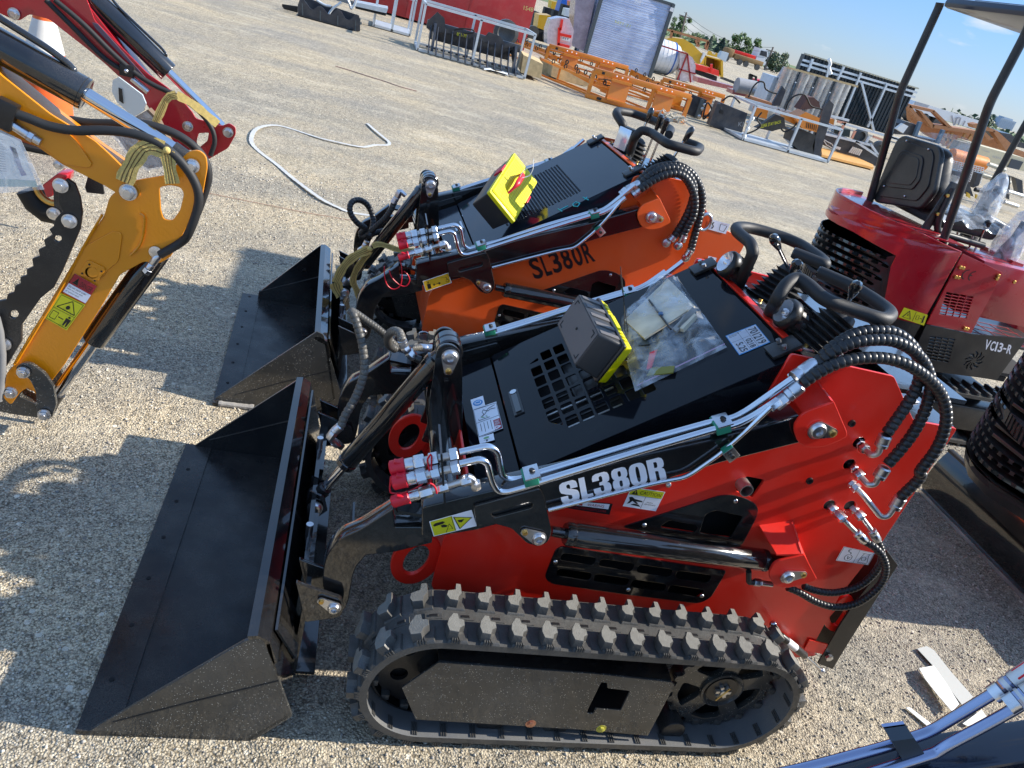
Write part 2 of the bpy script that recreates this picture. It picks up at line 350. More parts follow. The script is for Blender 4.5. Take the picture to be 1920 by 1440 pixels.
# ---------------- ground ----------------
def ground_mat():
    m=bpy.data.materials.new('shell_rock_paving'); m.use_nodes=True; t=m.node_tree; L=t.links.new; b=t.nodes['Principled BSDF']; b.inputs['Specular IOR Level'].default_value=.25
    tc=nd(t,'ShaderNodeTexCoord'); co=tc.outputs['Object']
    def vor(sc,feat='F1'):
        v=nd(t,'ShaderNodeTexVoronoi',feature=feat); v.inputs['Scale'].default_value=sc; L(co,v.inputs[0]); return v
    def noi(sc,d=4,ro=.55,src=None,dist=0):
        n=nd(t,'ShaderNodeTexNoise'); n.inputs['Scale'].default_value=sc; n.inputs['Detail'].default_value=d; n.inputs['Roughness'].default_value=ro; n.inputs['Distortion'].default_value=dist; L(src or co,n.inputs[0]); return n.outputs[0]
    def ramp(o,els):
        r=nd(t,'ShaderNodeValToRGB'); e=r.color_ramp.elements
        while len(e)<len(els): e.new(.5)
        for q,(p,c) in zip(e,els): q.position=p; q.color=(*c,1)
        L(o,r.inputs[0]); return r.outputs[0]
    def mix(f,a,bb,bt='MIX'):
        x=nd(t,'ShaderNodeMixRGB',blend_type=bt)
        if isinstance(f,float): x.inputs[0].default_value=f
        else: L(f,x.inputs[0])
        L(a,x.inputs[1])
        if isinstance(bb,tuple): x.inputs[2].default_value=(*bb,1)
        else: L(bb,x.inputs[2])
        return x.outputs[0]
    v1=vor(165); v2=vor(330); sp=nd(t,'ShaderNodeSeparateColor'); L(v1.outputs['Color'],sp.inputs[0]); sp2=nd(t,'ShaderNodeSeparateColor'); L(v2.outputs['Color'],sp2.inputs[0])
    stone=ramp(sp.outputs[0],[(0,(.24,.225,.20)),(.2,(.42,.38,.31)),(.45,(.56,.51,.41)),(.7,(.68,.63,.52)),(.93,(.34,.32,.29)),(1,(.80,.77,.68))])
    fine=ramp(sp2.outputs[0],[(0,(.15,.14,.12)),(.35,(.40,.36,.29)),(.8,(.62,.56,.45)),(1,(.75,.70,.60))])
    c=mix(ramp(noi(60,3),[(.45,(0,0,0)),(.55,(1,1,1))]),stone,fine)
    # dark tar gaps between the stones
    gap=ramp(v1.outputs['Distance'],[(.45,(1,1,1)),(.80,(.42,.40,.37))]); c=mix(1.0,c,gap,'MULTIPLY')
    # broad patches : pale crushed lanes and darker grey swept areas, stretched along the traffic direction
    mp=nd(t,'ShaderNodeMapping'); mp.inputs['Rotation'].default_value=(0,0,R(8)); mp.inputs['Scale'].default_value=(.5,1.1,1); L(co,mp.inputs[0])
    lane=noi(.75,5,.6,mp.outputs[0],.4); sand=ramp(lane,[(.40,(0,0,0)),(.60,(1,1,1))])
    c=mix(1.0,c,ramp(sand,[(0,(.84,.85,.87)),(1,(1.14,1.09,1.0))]),'MULTIPLY')
    s2=ramp(noi(2.6,5,.65,mp.outputs[0]),[(.52,(0,0,0)),(.66,(.55,.55,.55))]); c=mix(s2,c,(.60,.54,.43))
    dk=ramp(noi(.5,4,.6),[(.46,(0,0,0)),(.66,(.45,.45,.45))]); c=mix(dk,c,(.26,.26,.26))
    c=mix(1.0,c,ramp(noi(34,4,.7),[(.36,(.70,.70,.71)),(.60,(1.12,1.11,1.09))]),'MULTIPLY')
    v3=vor(26); s3=nd(t,'ShaderNodeSeparateColor'); L(v3.outputs['Color'],s3.inputs[0]); k1=nd(t,'ShaderNodeMath',operation='LESS_THAN'); L(v3.outputs['Distance'],k1.inputs[0]); k1.inputs[1].default_value=.20; k2=nd(t,'ShaderNodeMath',operation='GREATER_THAN'); L(s3.outputs[0],k2.inputs[0]); k2.inputs[1].default_value=.72; k3=nd(t,'ShaderNodeMath',operation='MULTIPLY'); L(k1.outputs[0],k3.inputs[0]); L(k2.outputs[0],k3.inputs[1])
    c=mix(k3.outputs[0],c,ramp(s3.outputs[1],[(0,(.20,.19,.18)),(.5,(.45,.42,.36)),(1,(.75,.71,.62))]))
    rut=nd(t,'ShaderNodeTexWave',wave_type='BANDS',bands_direction='Y'); rut.inputs['Scale'].default_value=.32; rut.inputs['Distortion'].default_value=9; rut.inputs['Detail'].default_value=4; rut.inputs['Detail Scale'].default_value=.7; L(mp.outputs[0],rut.inputs[0])
    c=mix(1.0,c,ramp(rut.outputs[0],[(.25,(.95,.955,.965)),(.7,(1.02,1.01,1.0))]),'MULTIPLY')
    c=mix(1.0,c,(1.0,.965,.89),'MULTIPLY'); L(c,b.inputs['Base Color']); b.inputs['Roughness'].default_value=.85
    h=nd(t,'ShaderNodeMath',operation='SUBTRACT'); h.inputs[0].default_value=1; L(v1.outputs['Distance'],h.inputs[1])
    h2=nd(t,'ShaderNodeMath',operation='MULTIPLY_ADD'); L(noi(300,2),h2.inputs[0]); h2.inputs[1].default_value=.5; L(h.outputs[0],h2.inputs[2])
    bp=nd(t,'ShaderNodeBump'); bp.inputs['Strength'].default_value=1; bp.inputs['Distance'].default_value=.0042; L(h2.outputs[0],bp.inputs['Height'])
    bp2=nd(t,'ShaderNodeBump'); bp2.inputs['Strength'].default_value=.7; bp2.inputs['Distance'].default_value=.04; L(noi(7,5,.6),bp2.inputs['Height']); L(bp.outputs[0],bp2.inputs['Normal']); L(bp2.outputs[0],b.inputs['Normal'])
    return m
GM=ground_mat()
g=G(); g.add([(-900,-900,0),(900,-900,0),(900,900,0),(-900,900,0)],[(0,1,2,3)],GM,False)
o=thing('ground','beige shell rock paving of the sale yard','ground',g=g,kind='structure')
# loose stones on the paving near the camera
def pebbles():
    cols=[(.58,.52,.42),(.47,.42,.35),(.66,.61,.51),(.34,.32,.29),(.22,.21,.20)]
    ms=[mat('stone_%d'%i,c,.85,spec=.3) for i,c in enumerate(cols)]
    base=np.array([(1,0,0),(-1,0,0),(0,1,0),(0,-1,0),(0,0,1),(0,0,-1)],float); F=np.array([(0,2,4),(2,1,4),(1,3,4),(3,0,4),(2,0,5),(1,2,5),(3,1,5),(0,3,5)])
    n=52000; u=rs.rand(n); x=-1.6+u**.8*6.4; y=.9+rs.rand(n)**1.5*5.2
    sz=(.0018+.0030*rs.rand(n)**2.6)*(1+.12*y); sc=sz[:,None]*(.7+.6*rs.rand(n,3)); sc[:,2]*=.75; a=rs.rand(n)*6.28; ca,sa=np.cos(a),np.sin(a)
    vv=base[None]*(1+.35*(rs.rand(n,6,1)-.5))*sc[:,None,:]; X=vv[...,0]*ca[:,None]-vv[...,1]*sa[:,None]; Y=vv[...,0]*sa[:,None]+vv[...,1]*ca[:,None]; Z=vv[...,2]+sc[:,2:3]*.55
    P=np.stack([X+x[:,None],Y+y[:,None],Z],-1).reshape(-1,3); FF=(F[None]+6*np.arange(n)[:,None,None]).reshape(-1,3)
    me=bpy.data.meshes.new('gravel'); me.vertices.add(len(P)); me.vertices.foreach_set('co',P.ravel()); me.loops.add(FF.size); me.loops.foreach_set('vertex_index',FF.ravel()); me.polygons.add(len(FF)); me.polygons.foreach_set('loop_start',np.arange(0,FF.size,3)); 
    for m in ms: me.materials.append(m)
    mi=np.repeat(rs.choice(5,n,p=[.34,.26,.2,.13,.07]),8); me.polygons.foreach_set('material_index',mi.astype(np.int32)); me.polygons.foreach_set('use_smooth',np.ones(len(FF),bool)); me.update(calc_edges=True)
    o=link('gravel',me); o['kind']='stuff'; o['label']='loose pale and grey gravel scattered on the paving'; o['category']='gravel'
pebbles()
# ---------------- compact track loader ----------------
MF=Fr(.5,1.783,0)                      # main red loader, rear is +X, far side +Y
def yk(s,pts,Y,fr=None):
    fr=fr or MF
    Ys=Y if isinstance(Y,(list,tuple)) else [Y]*len(pts)
    return [fr.y(px,py,q) for (px,py),q in zip(K(s,pts),Ys)]
def side(pts,y): return [V((p[0],y,p[1])) for p in pts]
TS=lambda y:Mx(((1,0,0,0),(0,0,-1,y),(0,1,0,0),(0,0,0,1)))       # (x,z) plane seen from -Y
def xz(s,pts,y): return [(p.x,p.z) for p in yk(s,pts,y)]
def stad(t,h,L=.82,x0=-.10,z0=.195,r=.175):
    """track loop: t metres along the belt, h height above belt face"""
    per=2*L+2*math.pi*r; t%=per
    if t<L: return V((x0+t,0,z0+r+h)),V((0,0,1))
    t-=L
    if t<math.pi*r: a=math.pi/2-t/r; n=V((math.cos(a),0,math.sin(a))); return V((x0+L,0,z0))+n*(r+h),n
    t-=math.pi*r
    if t<L: return V((x0+L-t,0,z0-r-h)),V((0,0,-1))
    t-=L; a=-math.pi/2-t/r; n=V((math.cos(a),0,math.sin(a))); return V((x0,0,z0))+n*(r+h),n
PER=2*.82+2*math.pi*.175
def track(parent,y0,first=None):
    if first is not None:
        for c in first:
            d=dup(c,parent); d.location.y+=y0
        return
    out=[]; n=36; p=PER/n; W=.167; yA=-.567
    g=G(); N=144; prof=[(-W/2,0),(-W/2,-.018),(W/2,-.018),(W/2,0),(W*.2,.0015),(0,.002),(-W*.2,.0015)]
    vs=[];fs=[];k=len(prof)
    for i in range(N):
        for yy,h in prof:
            q,_=stad(i*PER/N,h); vs.append(V((q.x,yA+W/2+yy,q.z)))
    for i in range(N):
        j=(i+1)%N
        for a in range(k): fs.append((i*k+a,i*k+(a+1)%k,j*k+(a+1)%k,j*k+a))
    RI=mat('belt_inner_face',(.13,.135,.14),.35,bump=.3,bscale=80,dust=.5)
    g.add(vs,[f for q,f in enumerate(fs) if q%k!=1],RUB); g.add(vs,[f for q,f in enumerate(fs) if q%k==1],RI)
    def lug(pts,h0,h1,top,t0,ins=.003,m=RUB,mt=None):
        c=(sum(a for a,_ in pts)/len(pts),sum(b for _,b in pts)/len(pts)); ring=[]
        for h,k in ((h0,1),(h1-.002,1-ins/.03),(h1,1-2*ins/.03)):
            ring.append([V((stad(t0+c[0]+(a-c[0])*k,h)[0].x,yA+c[1]+(b-c[1])*k,stad(t0+c[0]+(a-c[0])*k,h)[0].z)) for a,b in pts])
        n=len(pts); vs=[q for r in ring for q in r]; fs=[]
        for r in range(2):
            for i in range(n): fs.append((r*n+i,r*n+(i+1)%n,(r+1)*n+(i+1)%n,(r+1)*n+i))
        g.add(vs,fs,m,False); g.add(ring[2],[tuple(range(n))],mt or m,False)
    for i in range(n):
        t=i*p+.012
        # outer lug: ramp base, tall worn block with a bulge
        lug([(-.018,.000),(.030,.000),(.034,.045),(.012,.060),(-.018,.058)],0,.007,0,t,.002)
        lug([(-.019,.008),(.003,.005),(.008,.020),(.020,.028),(.020,.046),(.007,.049),(.005,.066),(-.006,.067),(-.019,.046),(-.023,.028)],.005,.030,0,t,.0015,RUB,RUBT)
        for k in range(4): lug([(-.010+.006*k,-.001),(-.007+.006*k,-.001),(-.004+.004*k,.014),(-.007+.004*k,.014)],0,.012,0,t,.0005)
        # centre frame with embossed cross
        lug([(-.020,.070),(.022,.070),(.022,.090),(-.020,.090)],0,.004,0,t+.03,.001)
        lug([(-.010,.076),(.012,.076),(.012,.084),(-.010,.084)],.003,.006,0,t+.03,.002,RUB,INK)
        # inner lug
        lug([(-.022,.098),(.026,.098),(.030,.165),(-.018,.165)],0,.007,0,t+.006,.002)
        lug([(-.018,.106),(.004,.103),(.007,.118),(.016,.130),(.016,.163),(.004,.164),(.001,.142),(-.020,.136),(-.024,.120)],.005,.030,0,t+.006,.0015,RUB,RUBT)
    # guide ribs inside the belt
    for i in range(n):
        for dt in (-.006,0,.006):
            a,_=stad(i*p+dt,-.0185); b,_=stad(i*p+dt,-.0215); g.box(((a.x+b.x)/2,yA+W*.13,(a.z+b.z)/2),(.0025,.035,.003),RUB)
        if i%1==0:
            a,_=stad(i*p+.035,-.03); g.box((a.x,yA+W*.5,a.z),(.022,.028,.02),RUB,b=.004)
    out.append(part('rubber_track',g,parent))
    # front idler : dished disc with round holes
    g=G(); c=(-.095,.195); r=.145; ho=[[(c[0]+.088*math.cos(a)+.022*math.cos(b),c[1]+.088*math.sin(a)+.022*math.sin(b)) for b in [2*math.pi*k/16 for k in range(16)]] for a in [2*math.pi*j/6+.45 for j in range(6)]]
    circ=[(c[0]+r*math.cos(2*math.pi*k/40),c[1]+r*math.sin(2*math.pi*k/40)) for k in range(40)]
    g.plate(circ,ho,TS(-.475),.012,BLKM,.001); g.rings((c[0],-.50,c[1]),(0,1,0),[(0,.15),(0,.155),(.04,.155),(.04,.14)],BLKM,40); g.lathe((c[0],-.52,c[1]),(0,1,0),[(0,.02),(.002,.034),(.03,.036),(.05,.05)],BLKM); g.cyl((c[0],-.52,c[1]),(c[0],-.4,c[1]),.02,BLKM)
    out.append(part('idler_wheel',g,parent))
    # drive sprocket with spokes and hub
    g=G(); c=(.708,.190); ho=[]
    for j in range(5):
        a0=2*math.pi*j/5+.3; pts=[]
        for rr,aa in ((.062,.40),(.125,.24)):
            pts.append((rr,a0+aa)); 
        w=[(c[0]+q*math.cos(a),c[1]+q*math.sin(a)) for q,a in ((.062,a0+.38),(.122,a0+.20),(.126,a0+.62),(.122,a0+1.04),(.062,a0+.86))]
        ho.append(round2(w,.012,3))
    circ=[]
    for k in range(22):
        a=2*math.pi*k/22
        for rr,da in ((.140,0),(.153,.05),(.153,.15),(.140,.2)): circ.append((c[0]+rr*math.cos(a+da),c[1]+rr*math.sin(a+da)))
    g.plate(circ,ho,TS(-.485),.018,BLKD,.0015); g.rings((c[0],-.49,c[1]),(0,-1,0),[(.0,.064),(.012,.062),(.014,.056),(.004,.046),(.002,.03)],BLKD,30)
    g.rings((c[0],-.49,c[1]),(0,1,0),[(0,.13),(.0,.136),(.05,.136),(.05,.12)],BLKM,40)
    for k in range(6):
        a=2*math.pi*k/6; g.box((c[0]+.017*math.cos(a),-.502,c[1]+.017*math.sin(a)),(.012,.014,.010),ZND,Mx.Rotation(-a,3,'Y'),b=.001)
    g.cyl((c[0],-.50,c[1]),(c[0],-.512,c[1]),.010,ZND); g.cyl((c[0]-.014,-.512,c[1]-.026),(c[0]+.010,-.512,c[1]+.022),.0022,BRS,8); g.cyl((c[0],-.5,c[1]),(c[0],-.4,c[1]),.045,BLKM)
    out.append(part('drive_sprocket',g,parent))
    # side guard of the track frame
    g=G(); o=xz('e',[(690,690),(1800,770)],-.557)+xz('f',[(680,830),(700,850),(510,1210),(0,1165)],-.557)+xz('e',[(530,1095),(430,870)],-.557)
    h=xz('f',[(180,830),(222,835),(222,872),(385,892),(318,1030),(140,1020),(125,1052),(80,1055),(80,1032),(160,868)],-.557)
    g.plate(round2(o,[.002]*5+[.012,.002]),[round2(h,.004)],TS(-.555),.005,BLKD,.0006)
    a,b=o[0],o[2]
    g.prism([(a[0],-.5525,a[1]-.001),(b[0],-.5525,b[1]-.001),(b[0],-.46,b[1]+.008),(a[0],-.46,a[1]+.008)],(0,0,.004),BLK)
    g.prism([(a[0]-.02,-.42,.07),(b[0],-.42,.07),(b[0],-.42,.30),(a[0]-.02,-.42,.31)],(0,-.02,0),BLKM); g.box((.2,-.47,.09),(.6,.11,.03),BLAK)
    gd=part('track_guard',g,parent); out.append(gd)
    for nm,(cx,cy),m in (('bolt',K('e',[(1345,1122)])[0],COP),('bolt',K('f',[(178,1158)])[0],mat('olive_plug',(.45,.42,.06),.5))):
        g=G(); q=MF.y(cx,cy,-.556); g.hexn(q,q+V((0,-.007,0)),.009,m); g.cyl(q+V((0,.004,0)),q+V((0,-.002,0)),.014,m); b_=part(nm,g,gd)
    for x in (.08,.26,.45,.6): g=G(); g.cyl((x,-.535,.055),(x,-.44,.055),.035,BLKM,20,bev=.004); out.append(part('roller',g,parent))
    return out
def loader(fr,v,label,group):
    main=v=='main'; PT=RED if main else ORG; dz=0 if main else .058
    root=thing('compact_loader',label,'compact loader',fr,group)
    def P(name,g,par=None,up=True,label=None):
        o=part(name,g,par or root,label)
        if up and par is None and dz: o.location.z=dz
        return o
    # ---- body side panels ----
    o=[(.568,1.12),(.734,1.116),(.862,1.112),(.955,1.030),(.985,1.004),(1.123,1.003),(1.113,.62),(1.085,.40),(1.10,.20),(1.132,.153),(1.043,.133),(.9,.13),(.0,.15),(-.114,.30),(-.117,.455),(-.087,.56),(.03,.57),(.552,.95)]
    if not main: o=[(.568,1.10),(.62,1.125),(.80,1.13),(.90,1.05),(1.0,.98),(1.12,.96),(1.15,.93)]+o[6:]
    low=xz('l',[(350,500),(395,475),(1580,650),(1560,690),(1470,840),(1420,870),(1370,885),(850,820),(330,745),(290,720),(275,690),(300,620)],-.318)
    upp=xz('l',[(830,335),(1530,110),(1620,105),(1720,130),(1790,170),(1810,210),(1800,260),(1690,470),(1500,450),(1000,372)],-.318)
    def shr(pts,k):
        cx=sum(p[0] for p in pts)/len(pts);cz=sum(p[1] for p in pts)/len(pts); return [(cx+(p[0]-cx)*(1-k),cz+(p[1]-cz)*(1-k*1.6)) for p in pts]
    holes=[shr(low,.09),shr(upp,.14)]
    sq=xz('d',[(85,490),(140,410),(240,430),(175,525)],-.315); holes.append(round2(sq,.006))
    FIT=[(750,230),(697,347),(590,567),(700,570)]
    for q in FIT:
        c=xz('d',[q],-.315)[0]; holes.append([(c[0]+.017*math.cos(a*math.pi/8),c[1]+.017*math.sin(a*math.pi/8)) for a in range(16)])
    for y,hs,nm in ((-.3125,holes if main else holes[:2],'side_panel'),(.3125,[],'side_panel')):
        g=G(); g.plate(round2(o,.008,2),hs,TS(y),.008,PT,.0012,sub=0)
        P(nm,g)
    # black bolted covers on the near side
    g=G(); g.plate(round2(upp,.012),[round2(xz('l',[(1500,215),(1700,260),(1610,415),(1385,380),(1430,245)],-.319),.008),round2(xz('l',[(1105,330),(1170,288),(1360,322),(1378,345),(1345,378),(1120,345)],-.319),.006)],TS(-.3185),.004,BLK,.0008)
    for q in ((990,325),(1648,152)):
        c=yk('l',[q],-.321)[0]; g.ball(c,.0065,ZN,(1,.6,1))
    P('access_cover',g)
    slots=[]
    for r,(x0,y0,dx,dy,n) in enumerate(((402,522,276,42,4),(372,632,268,40,4))):
        for i in range(n):
            x=x0+i*dx;yy=y0+i*dy; slots.append(round2(xz('l',[(x,yy),(x+245,yy+36),(x+222,yy+92),(x-22,yy+54)],-.319),.011))
    g=G(); g.plate(round2(low,.015),slots,TS(-.3185),.004,BLK,.0008)
    for q in ((350,590),(875,790),(1405,835)):
        c=yk('l',[q],-.321)[0]; g.ball(c,.0065,ZN,(1,.6,1))
    P('vent_grille',g)
    # chassis box, floor, front and rear plates, dark interior machinery
    g=G(); g.box((.50,0,.25),(1.16,.60,.02),BLAK); g.box((.42,0,.50),(.70,.50,.34),MESHB,b=.02); g.cyl((.1,-.16,.52),(.45,-.16,.50),.04,BLKM); g.box((.62,-.2,.72),(.16,.12,.18),BLKM,b=.01)
    g.cyl((.20,-.22,.36),(.20,-.22,.60),.02,ZND); g.box((1.06,0,.55),(.02,.60,.80),PT); g.box((.8,0,.85),(.5,.60,.02),MESHB)
    for yy in (-.24,.0,.2): g.box((.86,yy,.66),(.22,.14,.3),MESHB,b=.01)
    P('chassis',g)
    g=G(); g.box((-.088,0,.44),(.008,.615,.36),PT,b=.002); g.box((-.07,-.20,.57),(.05,.02,.1),BLK); P('front_panel',g)
    # tie down loops
    def loop(pts_o,pts_i,y,nm='tie_down_loop'):
        g=G(); g.plate(round2(pts_o,.012),[round2(pts_i,.008)],TS(y),.014,PT,.002); P(nm,g)
    rng_=lambda cx,cz,a,b,n=22,t=.22:[(cx+a*math.cos(q)*math.cos(t)-b*math.sin(q)*math.sin(t),cz+a*math.cos(q)*math.sin(t)+b*math.sin(q)*math.cos(t)) for q in [2*math.pi*k/n for k in range(n)]]
    fo=rng_(-.165,.358,.062,.085,t=-.2); fi=rng_(-.165,.358,.030,.052,t=-.2)
    (loop(fo,fi,-.285),loop(fo,fi,.285)) if main else None
    ro=xz('d',[(562,1175),(575,1130),(650,1062),(690,1045),(720,1070),(726,1120),(700,1190),(640,1250),(590,1238),(560,1210)],-.30); ri=xz('d',[(585,1165),(640,1105),(660,1085),(680,1100),(670,1150),(625,1215),(600,1205)],-.30)
    loop(ro,ri,-.30); loop(ro,ri,.30)
    # black rear bar and small bracket
    g=G(); bar=xz('d',[(890,800),(950,880),(690,1290),(600,1440),(520,1410),(640,1200),(720,1080),(860,900)],-.315); g.plate(bar,[],TS(-.322),.006,BLKM,.001); g.prism([(p[0],-.319,p[1]) for p in (bar[1],bar[3])]+[(bar[3][0],.32,bar[3][1]),(bar[1][0],.32,bar[1][1])],(-.006,0,0),BLKM)
    q=yk('d',[(585,1385)],-.328)[0]; g.hexn(q,q+V((0,-.01,0)),.012,ZN); P('rear_bar',g)
    if main:
        g=G(); q=yk('d',[(480,1290),(600,1320),(560,1370),(450,1345)],-.319); g.prism(q,(0,-.004,0),PT); P('corner_bracket',g)
        a,b,c_,d_=yk('f',[(1400,420),(1450,500),(1625,640),(1745,748)],-.345); g=G(); g.ball(a,.011,CHR); g.cyl(a,b,.006,ZN); g.cyl(b,c_,.012,BLKM,bev=.002); g.cyl(c_,d_,.0045,CHR); g.ball(d_,.010,ZN); g.cyl(b.lerp(c_,.25),b.lerp(c_,.6),.0124,WHT); P('gas_strut',g)
        # exhaust stub in the square hole
        g=G(); q=yk('d',[(145,492)],-.35)[0]; g.rings(q,(0,-1,0),[(-.12,.018),(.0,.018),(.0,.0155),(-.10,.0155),(-.10,.0)],ZND,20); P('exhaust_pipe',g)
    # ---- hood ----
    prof=[(-.086,.46),(-.086,.585),(-.070,.612),(.030,.672),(.568,1.100),(.590,1.114),(.60,1.10),(.60,.95),(.4,.80),(.1,.55)]
    g=G(); HM=HOOD if main else mat('gloss_blue_black_hood_paint',(.008,.012,.020),.12,coat=.15,spec=.3,dust=.05)
    g.prism([V((x,-.3095,z)) for x,z in [(-.086,.57),(-.070,.605),(.028,.668),(.572,1.098),(.59,1.108),(.596,1.08),(.58,.98),(.05,.56)]],(0,.003,0),HM)
    g.prism([V((x,.3065,z)) for x,z in [(-.086,.57),(-.070,.605),(.028,.668),(.572,1.098),(.59,1.108),(.596,1.08),(.58,.98),(.05,.56)]],(0,.003,0),HM)
    u=V((.565,0,.44)).normalized(); hn=V((-.44,0,.565)).normalized(); HT=Mx(((0,u.x,-u.z*1,.03),(-1,0,0,0),(0,u.z,u.x,.675),(0,0,0,1)))  # (y-, along slope, normal)
    HT=Mx(((0,u.x,hn.x,.03),(-1,0,0,0),(0,u.z,hn.z,.675),(0,0,0,1)))
    L=.709; hs=[]
    if main:
        cols=[(.121,5,(.178,.113,.055,-.003,-.064,-.125,-.172)),(.163,5,(.177,.116,.055,-.005,-.065,-.123,-.184)),(.204,0,(.178,.115,.06,-.006,-.065,-.126,-.185)),(.245,0,(.115,.057,-.003,-.06,-.123,-.185)),(.286,0,(.115,.055,-.005,-.06,-.125,-.184)),(.330,0,(.057,-.004,-.064,-.125,-.183)),(.372,0,(-.005,-.064,-.125,-.183))]
        for uu,_,ys in cols:
            for i,yy in enumerate(ys):
                s=-yy; w,h=.0235,.0155
                if i==0 and uu<.13: pts=[(s-w*.1,uu+h),(s+w*.6,uu+h),(s+w*.6,uu-h)]
                elif i==6 and uu<.13: pts=[(s-w,uu-h),(s-w,uu+h),(s+w*.6,uu+h)]
                else: pts=[(s-w,uu-h),(s+w,uu-h),(s+w,uu+h),(s-w,uu+h)]
                hs.append(round2(pts,.006,3))
    else:
        for i in range(25):
            for j in range(30):
                uu=.16+i*.0135; s=-.20+j*.0138+(.0069 if i%2 else 0)
                if s<.215: hs.append([(s+.0052*math.cos(a*math.pi/3),uu+.0052*math.sin(a*math.pi/3)) for a in range(6)])
    g.plate(round2([(-.309,.003),(.309,.003),(.309,L),(-.309,L)],.008),hs,HT,.004,HM,.0012)
    g.plate(round2([(-.309,-.112),(.309,-.112),(.309,-.001),(-.309,-.001)],.004),[],Mx(((0,.86,-.51,.03),(-1,0,0,0),(0,.51,.86,.671),(0,0,0,1))),.004,HM,.001)
    g.box((-.085,0,.588),(.006,.60,.05),HM)
    hood=P('hood',g)
    g=G(); g.box((.33,0,.82),(.45,.50,.01),MESHB,Mx.Rotation(-.66,3,'Y'))
    for k in range(9): g.box((.20+.0*k,-.22+.03*k,.74),(.25,.006,.004),ZND if k%3==0 else BLKM,Mx.Rotation(-.66,3,'Y'))
    g.box((.30,.08,.78),(.18,.22,.09),BLKM,Mx.Rotation(-.66,3,'Y'),b=.02); P('radiator',g)
    # latch
    hp=lambda s,t,h=0:HT@V((-t,s,h))
    g=G()
    if main:
        q=[hp(.052,.062),hp(.052,-.062),hp(.023,-.062),hp(.023,.062)]; g.prism(q,hn*.006,BLKM); g.prism([hp(.046,.035,.006),hp(.046,-.055,.006),hp(.030,-.055,.006),hp(.030,.035,.006)],hn*.004,BLK); g.cyl(hp(.038,.049,.006),hp(.038,.049,.010),.010,ZN)
    else:
        g.prism([hp(-.01,.055),hp(-.01,-.035),hp(-.045,-.035),hp(-.045,.055)],hn*.012,ZN); g.prism([hp(-.018,.03,.012),hp(-.018,-.06,.012),hp(-.036,-.06,.012),hp(-.036,.03,.012)],hn*.012,BLKM)
    P('latch',g,hood)
    # decals on the hood front
    g=G()
    def hq(px,fr_=MF): return [fr_.pl(x,y,hp(0,0),hn)+hn*.003 for x,y in px]
    if main:
        n=(-.51,0,.86); base=V((.0,0,.656)); pq=lambda pts:[MF.pl(x,y,base+V(n)*.003,n) for x,y in K('b',pts)]
        d=Q(g,pq([(178,775),(193,840),(118,858),(103,800)]),n); d.r(WHT); d.circ(.5,.5,.28,.4,INKB,.001); d.circ(.5,.5,.17,.27,WHT,.0016); d.poly([(.42,.3),(.6,.35),(.55,.7),(.4,.66)],INKB,.002); P('glove_sticker',g,hood); g=G()
        d=Q(g,pq([(258,810),(298,970),(152,1028),(118,858)]),n); d.r(WHT); d.r(INKR,.62,.02,.98,.30,.001); d.warn(.85,.05,.95,.27,WHT,.0014); d.t('DANGER',.66,.08,.82,.27,WHT)
        d.line([(.05,.02),(.98,.02),(.98,.98),(.03,.98),(.05,.02)],.015,INK); d.line([(.52,.02),(.52,.98)],.012,INK)
        d.line([(.40,.85),(.46,.85),(.46,.40)],.018,INK); d.line([(.10,.10),(.16,.40),(.30,.55),(.36,.72),(.30,.60),(.22,.66),(.14,.60),(.24,.42),(.20,.30),(.22,.10)],.02,INK); d.line([(.36,.75),(.42,.60)],.03,LGR); d.line([(.38,.55),(.42,.48)],.03,LGR)
        for k in range(4): d.line([(.58,.40+.14*k),(.90-.06*(k%2),.40+.14*k)],.02,INK)
        P('danger_sticker',g,hood); g=G()
        d=Q(g,pq([(240,1000),(248,1040),(160,1065),(152,1028)]),n); d.r(WHT); d.circ(.35,.5,.16,.2,LGR); d.line([(.65,.3),(.65,.7)],.04,INK,.0012); d.line([(.65,.5),(.9,.5)],.1,INK,.0012); P('grease_sticker',g,hood); g=G()
        d=Q(g,hq(K('c',[(195,742),(375,672),(463,780),(278,858)])),hn); d.r(INKB); d.r(WHT,.02,.03,.98,.97,.001)
        d.r(WHT,.02,.03,.98,.97,.001)
        def up(st,x0,y0,x1,y1): # text running along the label's right edge
            g.txt(st,lambda x,y:d.p(x1-(x1-x0)*y if False else x0+(x1-x0)*x,y1+(y0-y1)*y,.0016),INK,.0)
        d.line([(.64,.02),(.64,.98)],.008,INK); d.line([(.38,.02),(.38,.98)],.008,INK); d.line([(.02,.4),(.64,.4)],.008,INK)
        g.txt('701219',lambda x,y:d.p(.68+.26*y,.10+.82*x,.0016),INK,.01); g.txt('0218',lambda x,y:d.p(.42+.18*y,.50+.42*x,.0016),INK,.01); g.txt('5.25',lambda x,y:d.p(.10+.22*y,.52+.42*x,.0016),INK,.01)
        for k in range(3): d.line([(.06,.06+.05*k),(.5-.1*k,.06+.05*k)],.012,INK)
    else:
        n=(-.51,0,.86); base=V((.0,0,.656)); NP=lambda pts:[fr.pl(x,y,base+V((0,0,dz))+V(n)*.003,n)-V((0,0,dz)) for x,y in pts]
        d=Q(g,NP([(866,404),(877,396),(920,440),(905,452)]),n); d.r(WHT); d.line([(.1,.2),(.9,.3)],.05,INK); P('white_sticker',g,hood); g=G()
        d=Q(g,NP([(868,404),(890,394),(898,413),(877,424)]),n); d.r(WHT)
        for k in range(4): d.line([(.3+.14*k,.4),(.35+.14*k,.9)],.05,INKR if k==1 else INK)
        P('white_sticker',g,hood); g=G()
